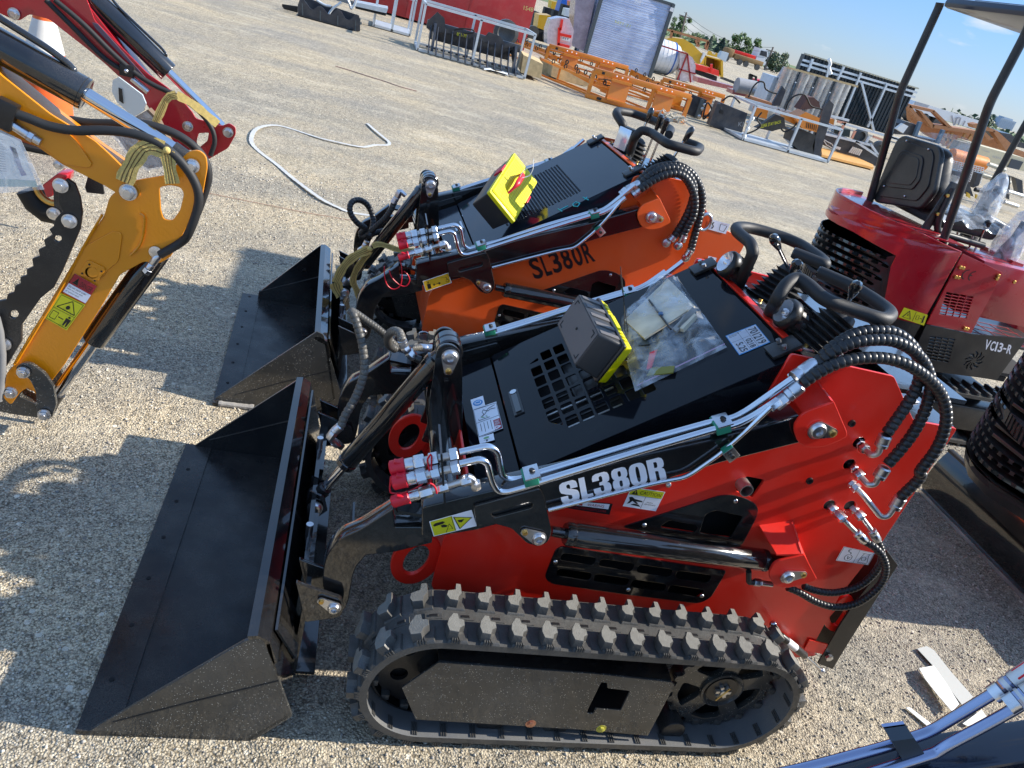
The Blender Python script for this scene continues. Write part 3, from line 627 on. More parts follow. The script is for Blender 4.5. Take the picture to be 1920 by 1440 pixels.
        CY=mat('cyan_chalk',(.05,.45,.5),.8); gg=lambda pts:[fr.pl(x,y,hp(0,0)+V((0,0,dz)),hn)-V((0,0,dz))+hn*.003 for x,y in K('n2',pts)]
        for s_ in ([(690,735),(740,710)],[(700,745),(675,730)],[(770,700),(790,685),(815,695),(800,715),(775,712),(770,700)],[(845,670),(862,655)],[(835,655),(870,672)]): g.sweep(gg(s_),.0022,CY,5)
    P('lot_label' if main else 'chalk_mark',g,hood)
    # rear hinge strip of hood
    g=G(); g.box((.608,0,1.118),(.018,.56,.006),PT,Mx.Rotation(-.2,3,'Y'),b=.001); g.box((.622,0,1.09),(.02,.62,.05),BLKM)
    for yy in (-.265,.265):
        g.box((.575,yy,1.112),(.075,.055,.010),BLKM,Mx.Rotation(-.66,3,'Y'),b=.002)
        for dx in (-.016,.016): g.cyl(V((.570,yy+dx,1.116)),V((.564,yy+dx,1.124)),.006,ZN)
    P('hinge',g,hood)
    return root,P,PT,dz,hp,hn,HT
def loader2(fr,v,ctx):
    root,P,PT,dz,hp,hn,HT=ctx; main=v=='main'
    def mir(pts): return [V((p[0],-p[1],p[2])) for p in pts]
    # ---- operator deck ----
    g=G(); g.box((.86 if main else .76,0,1.075),(.50 if main else .28,.616,.012),BLK); 
    if main: g.prism([(.645,-.30,1.084),(.80,-.30,1.084),(.80,-.02,1.084),(.645,-.02,1.084)],(0,0,.004),CHR)
    g.box((.655,0,1.095),(.035,.60,.03),BLKM,b=.003)
    for yy in (-.24,-.10,.03,.16,.26): g.box((.652,yy,1.112),(.035,.03,.008),ZN,b=.001); g.hexn((.652,yy,1.116),(.652,yy,1.124),.006,BRS)
    if main: g.prism([(.99,-.308,1.0),(1.12,-.308,1.0),(1.12,.308,1.0),(.99,.308,1.0)],(0,0,.003),BLK)
    if main: g.prism([(.86,-.30,1.106),(.86,.30,1.106),(.985,.30,1.006),(.985,-.30,1.006)],(0,0,.003),BLK)
    for k in range(3 if main else 0): g.box((1.05,-.2+.06*k,1.006),(.07,.03,.002),WHT,Mx.Rotation(.4,3,'Z'))
    P('control_deck',g)
    # ---- handle bars ----
    def hb(px_bar,base): return base+[MF.z(x,y,z) for (x,y),z in px_bar]
    if main:
        near=K('c',[(500,520),(556,425),(622,386),(690,430),(785,520),(950,578),(1150,645),(1195,600),(1090,520),(960,440),(755,352)])
        zz=[1.215,1.25,1.265,1.262,1.25,1.245,1.245,1.245,1.245,1.245,1.245]
        b0=MF.z(*K('c',[(450,615)])[0],1.10); path=[b0]+[MF.z(x,y,z) for (x,y),z in zip(near,zz)]
        P1=rpath(path,.035,5); g=G(); g.sweep(P1,.0165,FOAM,16); e=P1[-1]; d=(P1[-1]-P1[-2]).normalized(); g.cyl(e,e+d*.004,.0145,BLK); g.box(b0+V((0,0,0)),(.05,.035,.012),ZN); g.cyl(e-d*.10,e-d*.098,.0172,BLAK); P('handlebar',g)
        far=K('c',[(318,330),(360,235),(345,180),(255,105),(258,80),(335,85),(440,112),(560,150),(650,190),(785,285),(790,310),(740,290),(605,237)])
        zz=[1.18,1.235,1.25]+[1.25]*10
        b0=MF.z(*K('c',[(268,445)])[0],1.10); path=[b0]+[MF.z(x,y,z) for (x,y),z in zip(far,zz)]
        P1=rpath(path,.03,5); g=G(); g.sweep(P1,.0165,FOAM,16); e=P1[-1]; d=(P1[-1]-P1[-2]).normalized(); g.cyl(e,e+d*.004,.0145,BLK); g.box(b0,(.05,.035,.012),ZN); P('handlebar',g)
    else:
        F2=lambda x,y,z: fr.z(x,y,z+dz)-V((0,0,dz))
        pn=K('n2',[(1130,385),(1165,270),(1210,215),(1270,235),(1380,310),(1565,360),(1590,330),(1480,290)]); zz=[1.11,1.21,1.25,1.25,1.25,1.25,1.25,1.25]
        g=G(); g.sweep(rpath([F2(x,y,z) for (x,y),z in zip(pn,zz)],.035,5),.018,FOAM,16); P('handlebar',g)
        pn=K('n2',[(1075,290),(1095,190),(1045,115),(1055,95),(1150,110),(1290,160),(1400,215),(1385,250)]); zz=[1.12,1.22,1.25,1.25,1.25,1.25,1.25,1.25]
        g=G(); g.sweep(rpath([F2(x,y,z) for (x,y),z in zip(pn,zz)],.03,5),.018,FOAM,16); P('handlebar',g)
    # ---- boots and levers ----
    def boot(c,top,r0,r1,knob,n=7,sq=True):
        g=G(); c,top=V(c),V(top); ax=(top-c); rad=[];Ps=[]
        for i in range(n*4+1):
            t=i/(n*4); base=r0*(1-t)+r1*t; Ps.append(c+ax*t); rad.append(base*(1.0+.16*math.cos(t*n*2*math.pi)))
        g.sweep(Ps,rad,BOOT,20); g.sweep([top,top+ax*.12,top+ax*.2],[r1*.95,r1*.8,r1*.4],BOOT,20); o=P('rubber_boot',g)
        g=G(); k=V(knob); d=(k-top).normalized(); g.cyl(top,k,.0055,CHR,12); g.sweep([k-d*.005,k+d*.01,k+d*.035,k+d*.052,k+d*.06],[.008,.0105,.0145,.0125,.005],BLK,16); P('control_lever',g)
    Z=MF.z
    if main:
        boot((.70,-.185,1.085),(.745,-.185,1.19),.082,.042,Z(1597,553,1.27))
        boot((.735,.105,1.085),(.76,.115,1.19),.078,.040,Z(1459,463,1.27))
        g=G(); a=Z(1478,523,1.15); b=Z(1486,508,1.24); b2=Z(1497,492,1.275); g.cyl(a-V((0,0,.06)),b,.005,CHR); g.sweep([b,b.lerp(b2,.3),b.lerp(b2,.8),b2],[.008,.011,.015,.008],BLK,16); P('control_lever',g)
    else:
        boot((.74,-.16,1.085),(.77,-.16,1.17),.080,.042,(.79,-.17,1.26)); boot((.70,.13,1.085),(.72,.13,1.17),.075,.04,(.73,.13,1.26),5)
        for yy in (-.02,.05):
            g=G(); g.cyl((.74,yy,1.08),(.75,yy,1.25),.005,CHR); g.sweep([V((.75,yy,1.24)),V((.752,yy,1.27)),V((.754,yy,1.30)),V((.754,yy,1.31))],[.008,.012,.015,.007],BLK,14); P('control_lever',g)
    # ---- work lamps ----
    def lamp(px,z,ax,r=.034,square=False):
        f=Z(*px,z) if main else fr.z(*px,z+dz)-V((0,0,dz)); ax=V(ax).normalized(); g=G()
        if square:
            u=ax.cross(V((0,0,1))).normalized(); v=u.cross(ax); rm=Mx((u,ax,v)).transposed(); g.box(f+ax*.02,(.085,.04,.105),BLKM,rm,b=.008); g.box(f-ax*.002,(.075,.006,.092),LENS,rm,b=.003)
            for s in (-1,0,1): g.box(f+ax*.045+u*.022*s,(.006,.02,.09),BLKM,rm)
        else:
            g.rings(f,ax,[(-.004,r*.84),(.0,r*.98),(.006,r*1.08),(.022,r*1.08),(.03,r*.92),(.04,r*.95),(.042,r*.84),(.05,r*.92),(.052,r*.8),(.060,r*.86),(.068,r*.7),(.078,r*.62),(.08,0)],BLKM,28)
            g.rings(f-ax*.0038,-ax,[(0,r*.84),(-.004,r*.70),(-.016,r*.30),(-.018,.0)],LENS,24); g.ball(f+ax*.004,r*.28,LENS)
            for k in range(10):
                a=2*math.pi*k/10; u=ax.orthogonal().normalized(); w=ax.cross(u); q=f+ax*.05+(u*math.cos(a)+w*math.sin(a))*r*.92; g.box(q,(.004,.045,.010),BLKM,ax.to_track_quat('Y','Z').to_matrix())
        g.cyl(f+ax*.04,f+ax*.04-V((0,0,.07)),.007,ZN); g.box(f+ax*.04-V((0,0,.065)),(.05,.045,.004),ZN); P('work_lamp',g)
    if main: lamp(K('c',[(545,588)])[0],1.168,(.93,-.02,-.36),.037); lamp(K('c',[(195,292)])[0],1.168,(.93,-.02,-.36),.037)
    else: lamp(K('n2',[(1090,275)])[0],1.17,(.85,.4,-.05),square=True)
    # ---- lift arms ----
    arm=yk('F',[(1500,780),(1352,822),(1047,893),(905,924),(797,950)],-.40)+yk('g',[(290,490),(290,660),(350,665),(620,620)],-.40)+yk('F',[(1027,957),(1232,904),(1350,868),(1500,830)],-.40)
    ap=[(p.x,p.z) for p in arm]
    tongue=xz('i',[(800,640),(790,500),(540,660),(380,730),(300,830),(270,920),(258,1060),(290,1180),(360,1290),(430,1260),(460,1180),(490,1000),(520,930),(590,850),(800,828),(1080,760),(1080,640)],-.375)
    lug=xz('g',[(600,480),(1000,372),(1025,420),(1070,625),(1062,668),(1040,700),(985,720),(920,700),(880,660),(830,612),(720,582),(620,600)],-.41)
    slot=xz('g',[(715,515),(945,455),(960,475),(945,490),(725,548),(708,535)],-.41)
    for sgn in (-1,1):
        Y=lambda y:y if sgn<0 else -y
        g=G(); g.plate(round2(ap,.004,2),[],TS(Y(-.3725)),.055,BLK,.003); P('lift_arm',g)
        g=G(); g.plate(round2(tongue,[.004]*2+[.02]*10+[.004]*5),[],TS(Y(-.368)),.045,BLK,.003); g.plate(round2(lug,.008),[round2(slot,.005)],TS(Y(-.4055)),.008,BLK,.002)
        g.plate(round2(lug,.008),[],TS(Y(-.338)),.008,BLK,.002)
        a=MF.y(842,930,-.37); g.prism([MF.y(735,940,-.345),MF.y(797,950,-.345),MF.y(800,972,-.395),MF.y(745,962,-.395)] if sgn<0 else mir([MF.y(735,940,-.345),MF.y(797,950,-.345),MF.y(800,972,-.395),MF.y(745,962,-.395)]),(0,0,.008),BLK)
        o=P('arm_tongue',g); 
        if sgn<0:
            g=G(); c,b=yk('g',[(990,665)],-.411)[0],yk('g',[(907,627)],-.411)[0]; pinset(g,c,b); c,b=yk('i',[(345,1270)],-.42)[0],yk('i',[(250,1220)],-.42)[0]; pinset(g,c,b,r=.015); part('pin',g,o)
        # red pivot lugs of the body
        g=G()
        def mm(L): return L if sgn<0 else mir(L)
        lp=xz('j',[(115,1030),(120,975),(170,905),(235,865),(428,800),(528,1035),(528,1072),(370,1148),(225,1160),(145,1120)],-.41)
        g.plate(round2(lp,[.02,.02,.02,.02,.002,.004,.01,.02,.02,.02]),[],TS(Y(-.411)),.008,PT,.0015)
        e=yk('j',[(428,800),(528,1045)],-.41); f_=[V((e[0].x,-.315,e[0].z+.01)),V((e[1].x,-.315,e[1].z))]; g.prism(mm([e[0],e[1],f_[1],f_[0]]),(-.006,0,0),PT)
        tl=yk('j',[(300,632)],-.315)[0]; e2=yk('j',[(235,865)],-.41)[0]
        g.prism(mm([e[0],f_[0],V((e2.x+.01,-.315,e[0].z-.045)),V((e2.x+.01,-.41,e[0].z-.055))]),(0,0,-.005),PT)
        o=P('arm_pivot_bracket',g)
        if sgn<0: g=G(); c,b=yk('j',[(298,1025)],-.416)[0],yk('j',[(415,1045)],-.416)[0]; pinset(g,c,b,r=.021); part('pin',g,o)
        g=G(); lp=xz('d',[(262,925),(285,880),(310,862),(452,830),(520,960),(500,975),(350,1012),(290,995),(265,960)],-.41)
        g.plate(round2(lp,[.01,.01,.01,.002,.006,.01,.02,.02,.015]),[],TS(Y(-.411)),.008,PT,.0015)
        e=yk('d',[(452,830),(520,958)],-.41); f_=[V((e[0].x-.0,-.315,e[0].z+.035)),V((e[1].x,-.315,e[1].z))]; g.prism(mm([e[0],e[1],f_[1],f_[0]]),(-.006,0,0),PT); g.prism(mm([e[0],f_[0],V((e[0].x-.09,-.315,f_[0].z-.03)),V((e[0].x-.075,-.41,e[0].z-.012))]),(0,0,-.004),PT)
        o=P('cylinder_bracket',g)
        if sgn<0: g=G(); c,b=yk('d',[(362,950)],-.416)[0],yk('d',[(445,938)],-.416)[0]; pinset(g,c,b,r=.018); part('pin',g,o)
        # lift cylinder
        g=G(); a,b,c_,d_=yk('l',[(320,368),(420,385),(1870,580),(1960,605)],-.372); a,b,c_,d_=mm([a,b,c_,d_]); dd=(c_-b).normalized()
        g.cyl(a,b+dd*.02,.0135,BLK); g.sweep([b,b+dd*.006,b+dd*.02,b+dd*.022,b+dd*.026,b+dd*.03,c_-dd*.022,c_-dd*.02,c_-dd*.016,c_-dd*.014,c_-dd*.004,c_],[.026,.030,.030,.0275,.0275,.030,.030,.0285,.0285,.030,.030,.026],BLK,32); g.cyl(c_,d_+dd*.02,.022,BLK)
        P('lift_cylinder',g)
    # cross tube and tilt cylinder tower
    g=G(); c=V((-.175,0,.63)); g.cyl((-.14,-.36,.60),(-.14,.36,.60),.032,BLK,24); 
    tw=xz('a',[(862,330),(905,300),(960,305),(1000,340),(1012,420),(1015,815),(1010,900),(880,920),(770,880),(800,800),(828,560),(850,400)],-.05)
    for y in (-.05,.045): g.plate(round2(tw,[.02]*4+[.004]*8),[],TS(y),.010,BLK,.001)
    q=yk('a',[(905,520),(930,520),(915,880),(880,880)],-.058); g.prism(q,(0,-.006,0),BLK); P('tilt_tower',g)
    top=yk('a',[(940,380)],0)[0]; g=G(); tp=yk('a',[(940,380)],-.056)[0]; top=V((tp.x,0,tp.z)); bp=yk('a',[(930,462)],-.056)[0]; pinset(g,tp,bp,r=.020)
    g.rings((tp.x,-.034,tp.z),(0,1,0),[(0,.0),(0,.032),(.004,.036),(.026,.036),(.028,.031),(.032,.031),(.036,.036),(.060,.036),(.064,.032),(.064,0)],BLK,28); P('tower_pin',g)
    lowp=yk('i',[(205,505)],-.03)[0]; lowp.y=0; d=(lowp-top).normalized(); e=yk('a',[(262,1020)],-.01)[0]; e.y=0
    Lb=(e-top).length*1.0; b0=top+d*.045; b1=top+d*Lb; g=G()
    g.sweep([top+d*.02,b0,b0+d*.004,b0+d*.02,b0+d*.022,b1-d*.022,b1-d*.02,b1-d*.017,b1-d*.015,b1],[.02,.024,.030,.030,.028,.028,.0265,.0265,.029,.027],BLK,32); g.cyl(b1,lowp-d*.03,.0135,CHR,24); g.cyl(lowp-d*.045,lowp-d*.015,.020,BLKM); g.cyl(lowp+V((0,-.022,0)),lowp+V((0,.022,0)),.026,BLKM)
    tc_=P('tilt_cylinder',g)
    g=G(); c=V((lowp.x,-.042,lowp.z)); pinset(g,c,c+V((-.002,0,-.042)),r=.019); part('pin',g,tc_)
    # ---- coupler / bucket ----
    pz=yk('i',[(345,1270)],-.42)[0]
    g=G(); hx=-.43
    for y in (-.03,.03): g.prism([(hx-.02,y,lowp.z+.05),(lowp.x+.02,y,lowp.z+.035),(lowp.x+.035,y,lowp.z-.01),(lowp.x+.01,y,lowp.z-.04),(hx-.02,y,lowp.z-.05)],(0,.008 if y>0 else -.008,0),BLK)
    ear=xz('i',[(60,1070),(90,1085),(400,1190),(418,1250),(405,1310),(380,1335),(130,1370)],-.41)
    for s in (-1,1):
        g.plate(round2(ear,.006),[],TS(s*.412),.010,BLK,.001); g.plate(round2(ear,.006),[],TS(s*.335),.010,BLK,.001)
        g.prism([(hx,s*.33,.32),(hx,s*.40,.30),(hx+.0,s*.42,.06),(hx,s*.10,.10),(hx,s*.10,.32)],(.012,0,0),BLK)
    g.prism([(hx-.012,-.40,.05),(hx-.012,.40,.05),(hx-.012,.33,.325),(hx-.012,-.33,.325)],(.012,0,0),BLK)
    g.prism([(hx+.0,-.40,.04),(hx+.0,.40,.04),(hx+.06,.40,.04),(hx+.06,-.40,.04)],(0,0,.01),BLK); g.prism([(hx+.10,-.28,.18),(hx+.10,-.06,.18),(hx+.10,-.06,.34),(hx+.10,-.28,.34)],(.006,0,0),BLK)
    hpl=P('hitch_plate',g,up=False)
    for s in (-1,1):
        a=yk('i',[(165,650),(155,740),(160,810),(185,870)],-.20); 
        if s>0: a=[V((p.x,.20,p.z)) for p in a]
        g=G(); g.sweep(rpath(a,.02,4),.0095,ZN,14); part('lock_pin',g,hpl)
    # bucket
    W=.567 if main else .500; wl=.567 if main else .52
    s=1 if main else 1.0; g=G()
    L0=-.878; zr=.335; t=.008
    # floor, heel, back, rim (profile swept across the width)
    def strip(a,b,th,m=BLK,w=W): 
        a,b=V((a[0],0,a[1])),V((b[0],0,b[1])); d=(b-a); n=V((-d.z,0,d.x)).normalized()*th
        g.prism([a+V((0,-w,0)),b+V((0,-w,0)),b+V((0,w,0)),a+V((0,w,0))],n,m)
    BI=mat('bucket_inside_paint',(.008,.008,.009),.26,spec=.36,coat=.0,bump=.05,bscale=25,dust=.25,vary=.3,speck=0)
    strip((L0+.002,.004),(-.79,.004),.012,BI,wl); strip((-.80,.002),(-.50,.002),.008,BI); strip((-.503,.003),(-.425,.09),.008,BLK); strip((-.425,.09),(-.492,.33),.008,BLK)
    q=[(-.541,.348),(-.520,.352),(-.492,.335),(-.488,.322),(-.470,.27),(-.478,.268),(-.500,.322),(-.538,.338)]
    g.prism([V((x,-W,z)) for x,z in q],(0,2*W,0),BLK)
    g.prism([V((-.486,-W+.04,.33)),V((-.43,-W+.10,.17)),V((-.43,W-.10,.17)),V((-.486,W-.04,.33))],(.006,0,0),BLK)
    P('bucket_shell',g,up=False)
    for sg in (-1,1):
        g=G(); sp_=[(-.862,.0),(-.545,.333),(-.522,.345),(-.505,.338),(-.415,.095),(-.492,.004)] if main else [(-.80,.0),(-.80,.045),(-.545,.343),(-.522,.350),(-.505,.338),(-.415,.085),(-.49,.004)]
        if not main and sg<0: sp_=[(q.x,max(.004,q.z)) for q in [fr.y(x,y,-W) for x,y in ((402,748),(594,622),(606,627),(645,756),(585,773),(470,762))]]
        g.plate(round2(sp_,[.002,.002,.01,.01,.005,.005][:len(sp_)]+[.005]*(len(sp_)-6)),[],TS(sg*(W-.004)),.008,BLKD if (sg<0) else BLK,.001)
        a,b=(V((-.80,sg*(W+.0005)*1,.05)),V((-.46,sg*(W+.0005),.215))); g.sweep([a,a.lerp(b,.5)+V((0,0,.002)),b],.0018,BLKM,5); c,d_=(V((-.80,sg*(W-.009),.05)),V((-.46,sg*(W-.009),.215))); g.sweep([c,d_],.0025,BLKM,5)
        if not main: g.cyl((-.60,sg*W-.003*sg,.2),(-.60,sg*W+.004*sg-.012*sg,.2),.012,ZN)
        P('bucket_side',g,up=False)
    # weld bead and bolt holes on the floor
    g=G(); P0=[V((-.80,-W+.03+i*(2*W-.06)/60,.0115+.0006*random.random())) for i in range(61)]; g.sweep(P0,.0022,BLKM,6)
    for i in range(6): g.cyl((-.84,-W+.14+i*.17,.0165),(-.84,-W+.14+i*.17,.0175),.006,MESHB,12)
    P('cutting_edge_details',g,up=False)
    if not main:
        g=G(); pts=[V((-.855+.13*i/14,-W-.012,.01)) for i in range(15)]; g.sweep(pts,[.010+.004*random.random() for _ in pts],mat('crushed_stone_dust',(.33,.31,.28),.9,bump=.8,bscale=200),8); P('stone_dust',g,up=False)
    # ---- pipes, clamps, couplers on each arm ----
    p1=yk('F',[(862,848),(916,836),(933,846),(941,892),(958,900),(985,897),(1006,888),(1200,829),(1338,790),(1374,784),(1400,770),(1486,710)],-.372)
    p2=yk('F',[(862,870),(900,861),(913,867),(923,905),(933,921),(950,922),(988,912),(1010,904),(1200,846),(1346,803),(1378,797),(1408,783),(1456,752)],-.398)
    p3=yk('F',[(1028,956),(1130,930),(1231,905),(1280,896),(1297,888),(1350,851),(1400,807),(1446,763)],-.412)
    for sgn in (-1,1):
        mm=(lambda L:L) if sgn<0 else mir
        for pp,r in ((p1,.0085),(p2,.0085),(p3,.0055)) if sgn<0 else ((p1[6:],.0085),(p2[6:],.0085)):
            g=G(); g.sweep(rpath(mm(pp),.018,4),r,PIPE,16); P('hydraulic_pipe',g)
        for (cx,cy,yy) in ((994,892,-.385),(1351,795,-.385)):
            g=G(); c=MF.y(cx,cy,yy); ax=(p1[8]-p1[7]).normalized(); rot=Mx.Rotation(-math.atan2(ax.z,ax.x),3,'Y'); 
            if sgn>0: c=V((c.x,-c.y,c.z))
            g.box(c+V((0,0,.010)),(.036,.050,.004),ZN,rot,b=.001); g.box(c+V((0,0,-.002)),(.034,.048,.022),GRN,rot,b=.002); g.hexn(c+V((0,0,.012)),c+V((0,0,.019)),.007,BLKM); P('pipe_clamp',g)
        g=G()
        c=MF.y(1367,846,-.415) if main else MF.y(1367,846,-.415)
        if sgn>0: c=V((c.x,-c.y,c.z))
        ax=(p3[5]-p3[4]).normalized(); rot=Mx.Rotation(-math.atan2(ax.z,ax.x),3,'Y'); g.box(c+V((.004,sgn*.008,-.004)),(.030,.004,.034),ZN,rot,b=.001); g.box(c+V((0,0,.0)),(.026,.018,.030),GRN,rot,b=.002); g.hexn(c+V((.004,sgn*.012,-.004)),c+V((.004,sgn*.018,-.004)),.006,BLKM)
        P('pipe_clamp',g)
    # couplers (three, near arm) with red dust caps
    def coupler(a,b,r,cap=True):
        a,b=V(a),V(b); d=(b-a); g=G(); 
        g.sweep([a+d*.18,a+d*.22,a+d*.33,a+d*.34],[r*.8,r,r,r*.9],ZN,20); g.hexn(a+d*.34,a+d*.50,r*1.15,ZN); g.cyl(a+d*.50,a+d*.56,r*.7,ZND); g.hexn(a+d*.56,a+d*.70,r*1.05,ZN); g.cyl(a+d*.70,a+d*.86,r*.62,ZND); g.hexn(a+d*.86,a+d*.99,r*1.05,ZN)
        o=P('quick_coupler',g)
        if cap:
            g=G(); g.sweep([a-d*.02,a+d*.0,a+d*.16,a+d*.2,a+d*.21],[r*.8,r*1.15,r*1.15,r*1.25,r*1.1],CAPRED,20); g.box(a+d*.08+V((0,-.003,r*1.1)),(.018,.014,.007),CAPRED,b=.002); part('dust_cap',g,o)
    C1=yk('g',[(105,250),(512,165)],-.372); C2=yk('g',[(120,335),(520,240)],-.398); C3=yk('g',[(118,450),(590,312)],-.412)
    coupler(*C1,.0155); coupler(*C2,.0155); coupler(*C3,.0125)
    g=G(); q=yk('g',[(395,110),(425,118),(450,450),(420,455)],-.385); g.prism([q[0]+V((0,.07,.01)),q[0]+V((0,-.035,0)),q[3]+V((0,-.035,0)),q[3]+V((0,.07,0))],(.005,0,0),BLK); P('coupler_bracket',g)
    g=G(); e=yk('g',[(590,312),(612,330),(618,372)],-.412); g.sweep(rpath([C3[1]-V((.012,0,-.003)),e[0],e[2]],.012,5),.0095,ZN,16); g.hexn(e[1],e[2],.0125,ZN); P('elbow_fitting',g)
    g=G()
    if main:
        g.sweep(cat(yk('g',[(345,165),(325,200),(335,260),(320,310),(270,360),(190,395),(120,400),(100,380),(105,300)],-.40),6),.0022,CAPRED,8); g.sweep(cat(yk('g',[(340,340),(360,350),(375,375),(380,400)],-.43),6),.0022,CAPRED,8); g.sweep([V((p.x,p.y,p.z)) for p in yk('g',[(342,165),(350,175),(345,330),(330,345)],-.40)],.002,CAPRED,8)
    else:
        NY=lambda L:[fr.y(x,y,-.40)-V((0,0,dz)) for x,y in K('n1',L)]
        g.sweep(cat(NY([(1100,1095),(1100,1150),(1115,1210),(1150,1240),(1190,1230),(1210,1190),(1210,1100),(1190,1020)]),6),.0022,CAPRED,8); g.sweep(cat(NY([(1130,1120),(1150,1170),(1200,1215),(1240,1220),(1262,1185),(1250,1150),(1225,1125)]),6),.0022,CAPRED,8)
    P('cap_tether',g)
    return top,lowp,b0,b1,d,p1,p2,p3
def loader_hoses_main(P,st):
    top,lowp,b0,b1,d,p1,p2,p3=st
    # three arched hoses at the rear with ferrules
    def yy(s,pts,ys): return yk(s,pts,ys)
    A=yy('j',[(215,560),(300,495),(400,395),(540,300),(680,255),(800,250),(900,265),(1000,325),(1075,420),(1105,540),(1090,660),(1020,800),(930,935),(845,1055)],[-.355,-.352,-.345,-.335,-.33,-.33,-.33,-.335,-.34,-.345,-.35,-.36,-.37,-.38])
    Bh=yy('j',[(215,575),(300,520),(440,410),(600,342),(760,322),(900,332),(1020,385),(1110,465),(1165,560),(1190,680),(1150,860),(1060,1040),(960,1175),(850,1300)],[-.36,-.36,-.36,-.36,-.36,-.36,-.36,-.36,-.362,-.365,-.368,-.37,-.375,-.38])
    C=yy('j',[(180,665),(300,585),(450,510),(600,472),(760,462),(900,480),(1050,540),(1200,655),(1285,780),(1312,930),(1280,1080),(1210,1215),(1110,1345)],[-.385]*6+[-.39]*3+[-.395]*4)+yy('d',[(1080,420),(978,522)],[-.39,-.385])
    for pts in (A,Bh,C): g=G(); hose(g,pts,.0145,HOS,.0150); P('hydraulic_hose',g)
    g=G(); ferrule(g,p1[-1]+ (p1[-1]-p1[-2]).normalized()*.0,yy('c',[(735,895)],[-.355])[0],.0165); a=yy('c',[(585,1000)],[-.355])[0]; g.hexn(a,yy('c',[(660,945)],[-.355])[0],.0155,ZN)
    ferrule(g,yy('c',[(560,1100)],[-.385])[0],yy('c',[(650,1030)],[-.385])[0],.0165); g.hexn(yy('c',[(490,1155)],[-.385])[0],yy('c',[(560,1100)],[-.385])[0],.0155,ZN); g.hexn(yy('c',[(455,1170)],[-.405])[0],yy('c',[(515,1125)],[-.40])[0],.0125,ZN); P('pipe_fitting',g)
    def endset(hp_,fer,path,y0,last=True):
        g=G(); a=yy('d',[hp_],[-.38])[0]; b=yy('d',[fer],[-.38])[0]; ferrule(g,b,a,.0165)
        pts=[b]+[yy('d',[q],[y])[0] for q,y in path]; g.sweep(rpath(pts,.012,5),.0078,ZND,14); 
        n=len(pts); fitting(g,pts[-1],pts[-2].lerp(pts[-1],.35),.0125); P('pipe_fitting',g)
    endset((895,188),(868,250),[((855,290),-.38),((815,300),-.372),((742,222),-.30)],0)
    endset((893,362),(855,420),[((840,455),-.38),((800,460),-.375),((700,345),-.30)],0)
    endset((980,520),(938,585),[((908,628),-.38),((868,632),-.378),((770,510),-.35),((700,440),-.31)],0)
    # small bolts / holes
    g=G()
    for q in ((710,125),(482,435)): c=yy('d',[q],[-.318])[0]; g.rings(c,(0,-1,0),[(0,.010),(.005,.009),(.005,.006),(.001,.005),(.001,0)],BLKM,16)
    c=yk('l',[(1163,33)],-.32)[0]; g.ball(c,.008,ZND); P('bolt',g)
    # lower pair of hoses looping to the lift cylinder
    H1=yy('d',[(785,765),(840,800),(880,850),(895,915),(870,990),(800,1060),(720,1105),(620,1118),(520,1090),(430,1040),(365,1012)],[-.37,-.385,-.395,-.40,-.40,-.40,-.39,-.38,-.37,-.36,-.35])
    H2=yy('d',[(850,760),(872,820),(868,880),(820,950),(740,1010),(620,1040),(520,1030),(450,1005)],[-.36,-.365,-.365,-.36,-.355,-.35,-.345,-.34])
    for H in (H1,H2): g=G(); hose(g,H,.0105,HOS,.011); P('hydraulic_hose',g)
    g=G(); a=[yy('d',[q],[y])[0] for q,y in (((582,560),-.30),((630,620),-.345),((670,650),-.36),((730,710),-.365),((785,765),-.37))]; fitting(g,a[0],a[2],.0125); g.sweep(rpath(a[2:],.01),.0065,ZND,12); ferrule(g,a[3],a[4],.0125)
    a=[yy('d',[q],[y])[0] for q,y in (((705,570),-.30),((745,610),-.33),((770,640),-.345),((815,700),-.355),((850,760),-.36))]; fitting(g,a[0],a[2],.0125); g.sweep(rpath(a[2:],.01),.0065,ZND,12); ferrule(g,a[3],a[4],.0125); P('pipe_fitting',g)
    g=G(); a=yy('d',[(155,925),(155,985),(200,985),(280,995)],[-.39]*4); g.sweep(rpath(a[:3],.006),.0075,BLKM,12); g.hexn(a[2]-V((.01,0,0)),a[2]+V((.012,0,0)),.0105,ZN); g.cyl(a[2],a[3],.0075,ZN); P('pipe_fitting',g)
    # hoses of the tilt cylinder
    H=yk('a',[(285,800),(310,735),(380,610),(425,470),(420,350),(395,230),(362,130),(345,105),(375,120),(440,165),(510,215),(565,265),(610,310),(665,330),(760,325)],[-.03,-.02,.0,.02,.04,.06,.08,.09,.11,.13,.15,.17,.19,.22,.28])
    g=G(); hose(g,H[:8],.0115,HOSG,.014); P('hydraulic_hose',g); g=G(); hose(g,H[7:],.0105,HOSG,.011); P('hydraulic_hose',g)
    H=yk('a',[(655,285),(635,235),(595,228),(568,262),(575,310),(610,335)],[.0,.02,.05,.10,.14,.16]); g=G(); hose(g,H,.0115,HOSG,.010); P('hydraulic_hose',g)
    g=G(); q=yk('a',[(285,795),(245,830),(215,870),(240,890),(290,920)],[-.03,-.03,-.03,-.02,-.01]); ferrule(g,q[1],q[0],.0125); g.hexn(q[2],q[1],.0125,ZN); g.sweep(rpath([q[1],q[2],q[4]],.012),.009,ZN,12); g.hexn(q[3],q[3].lerp(q[4],.6),.012,ZN); g.cyl(q[3].lerp(q[4],.5),q[4],.010,BLKM)
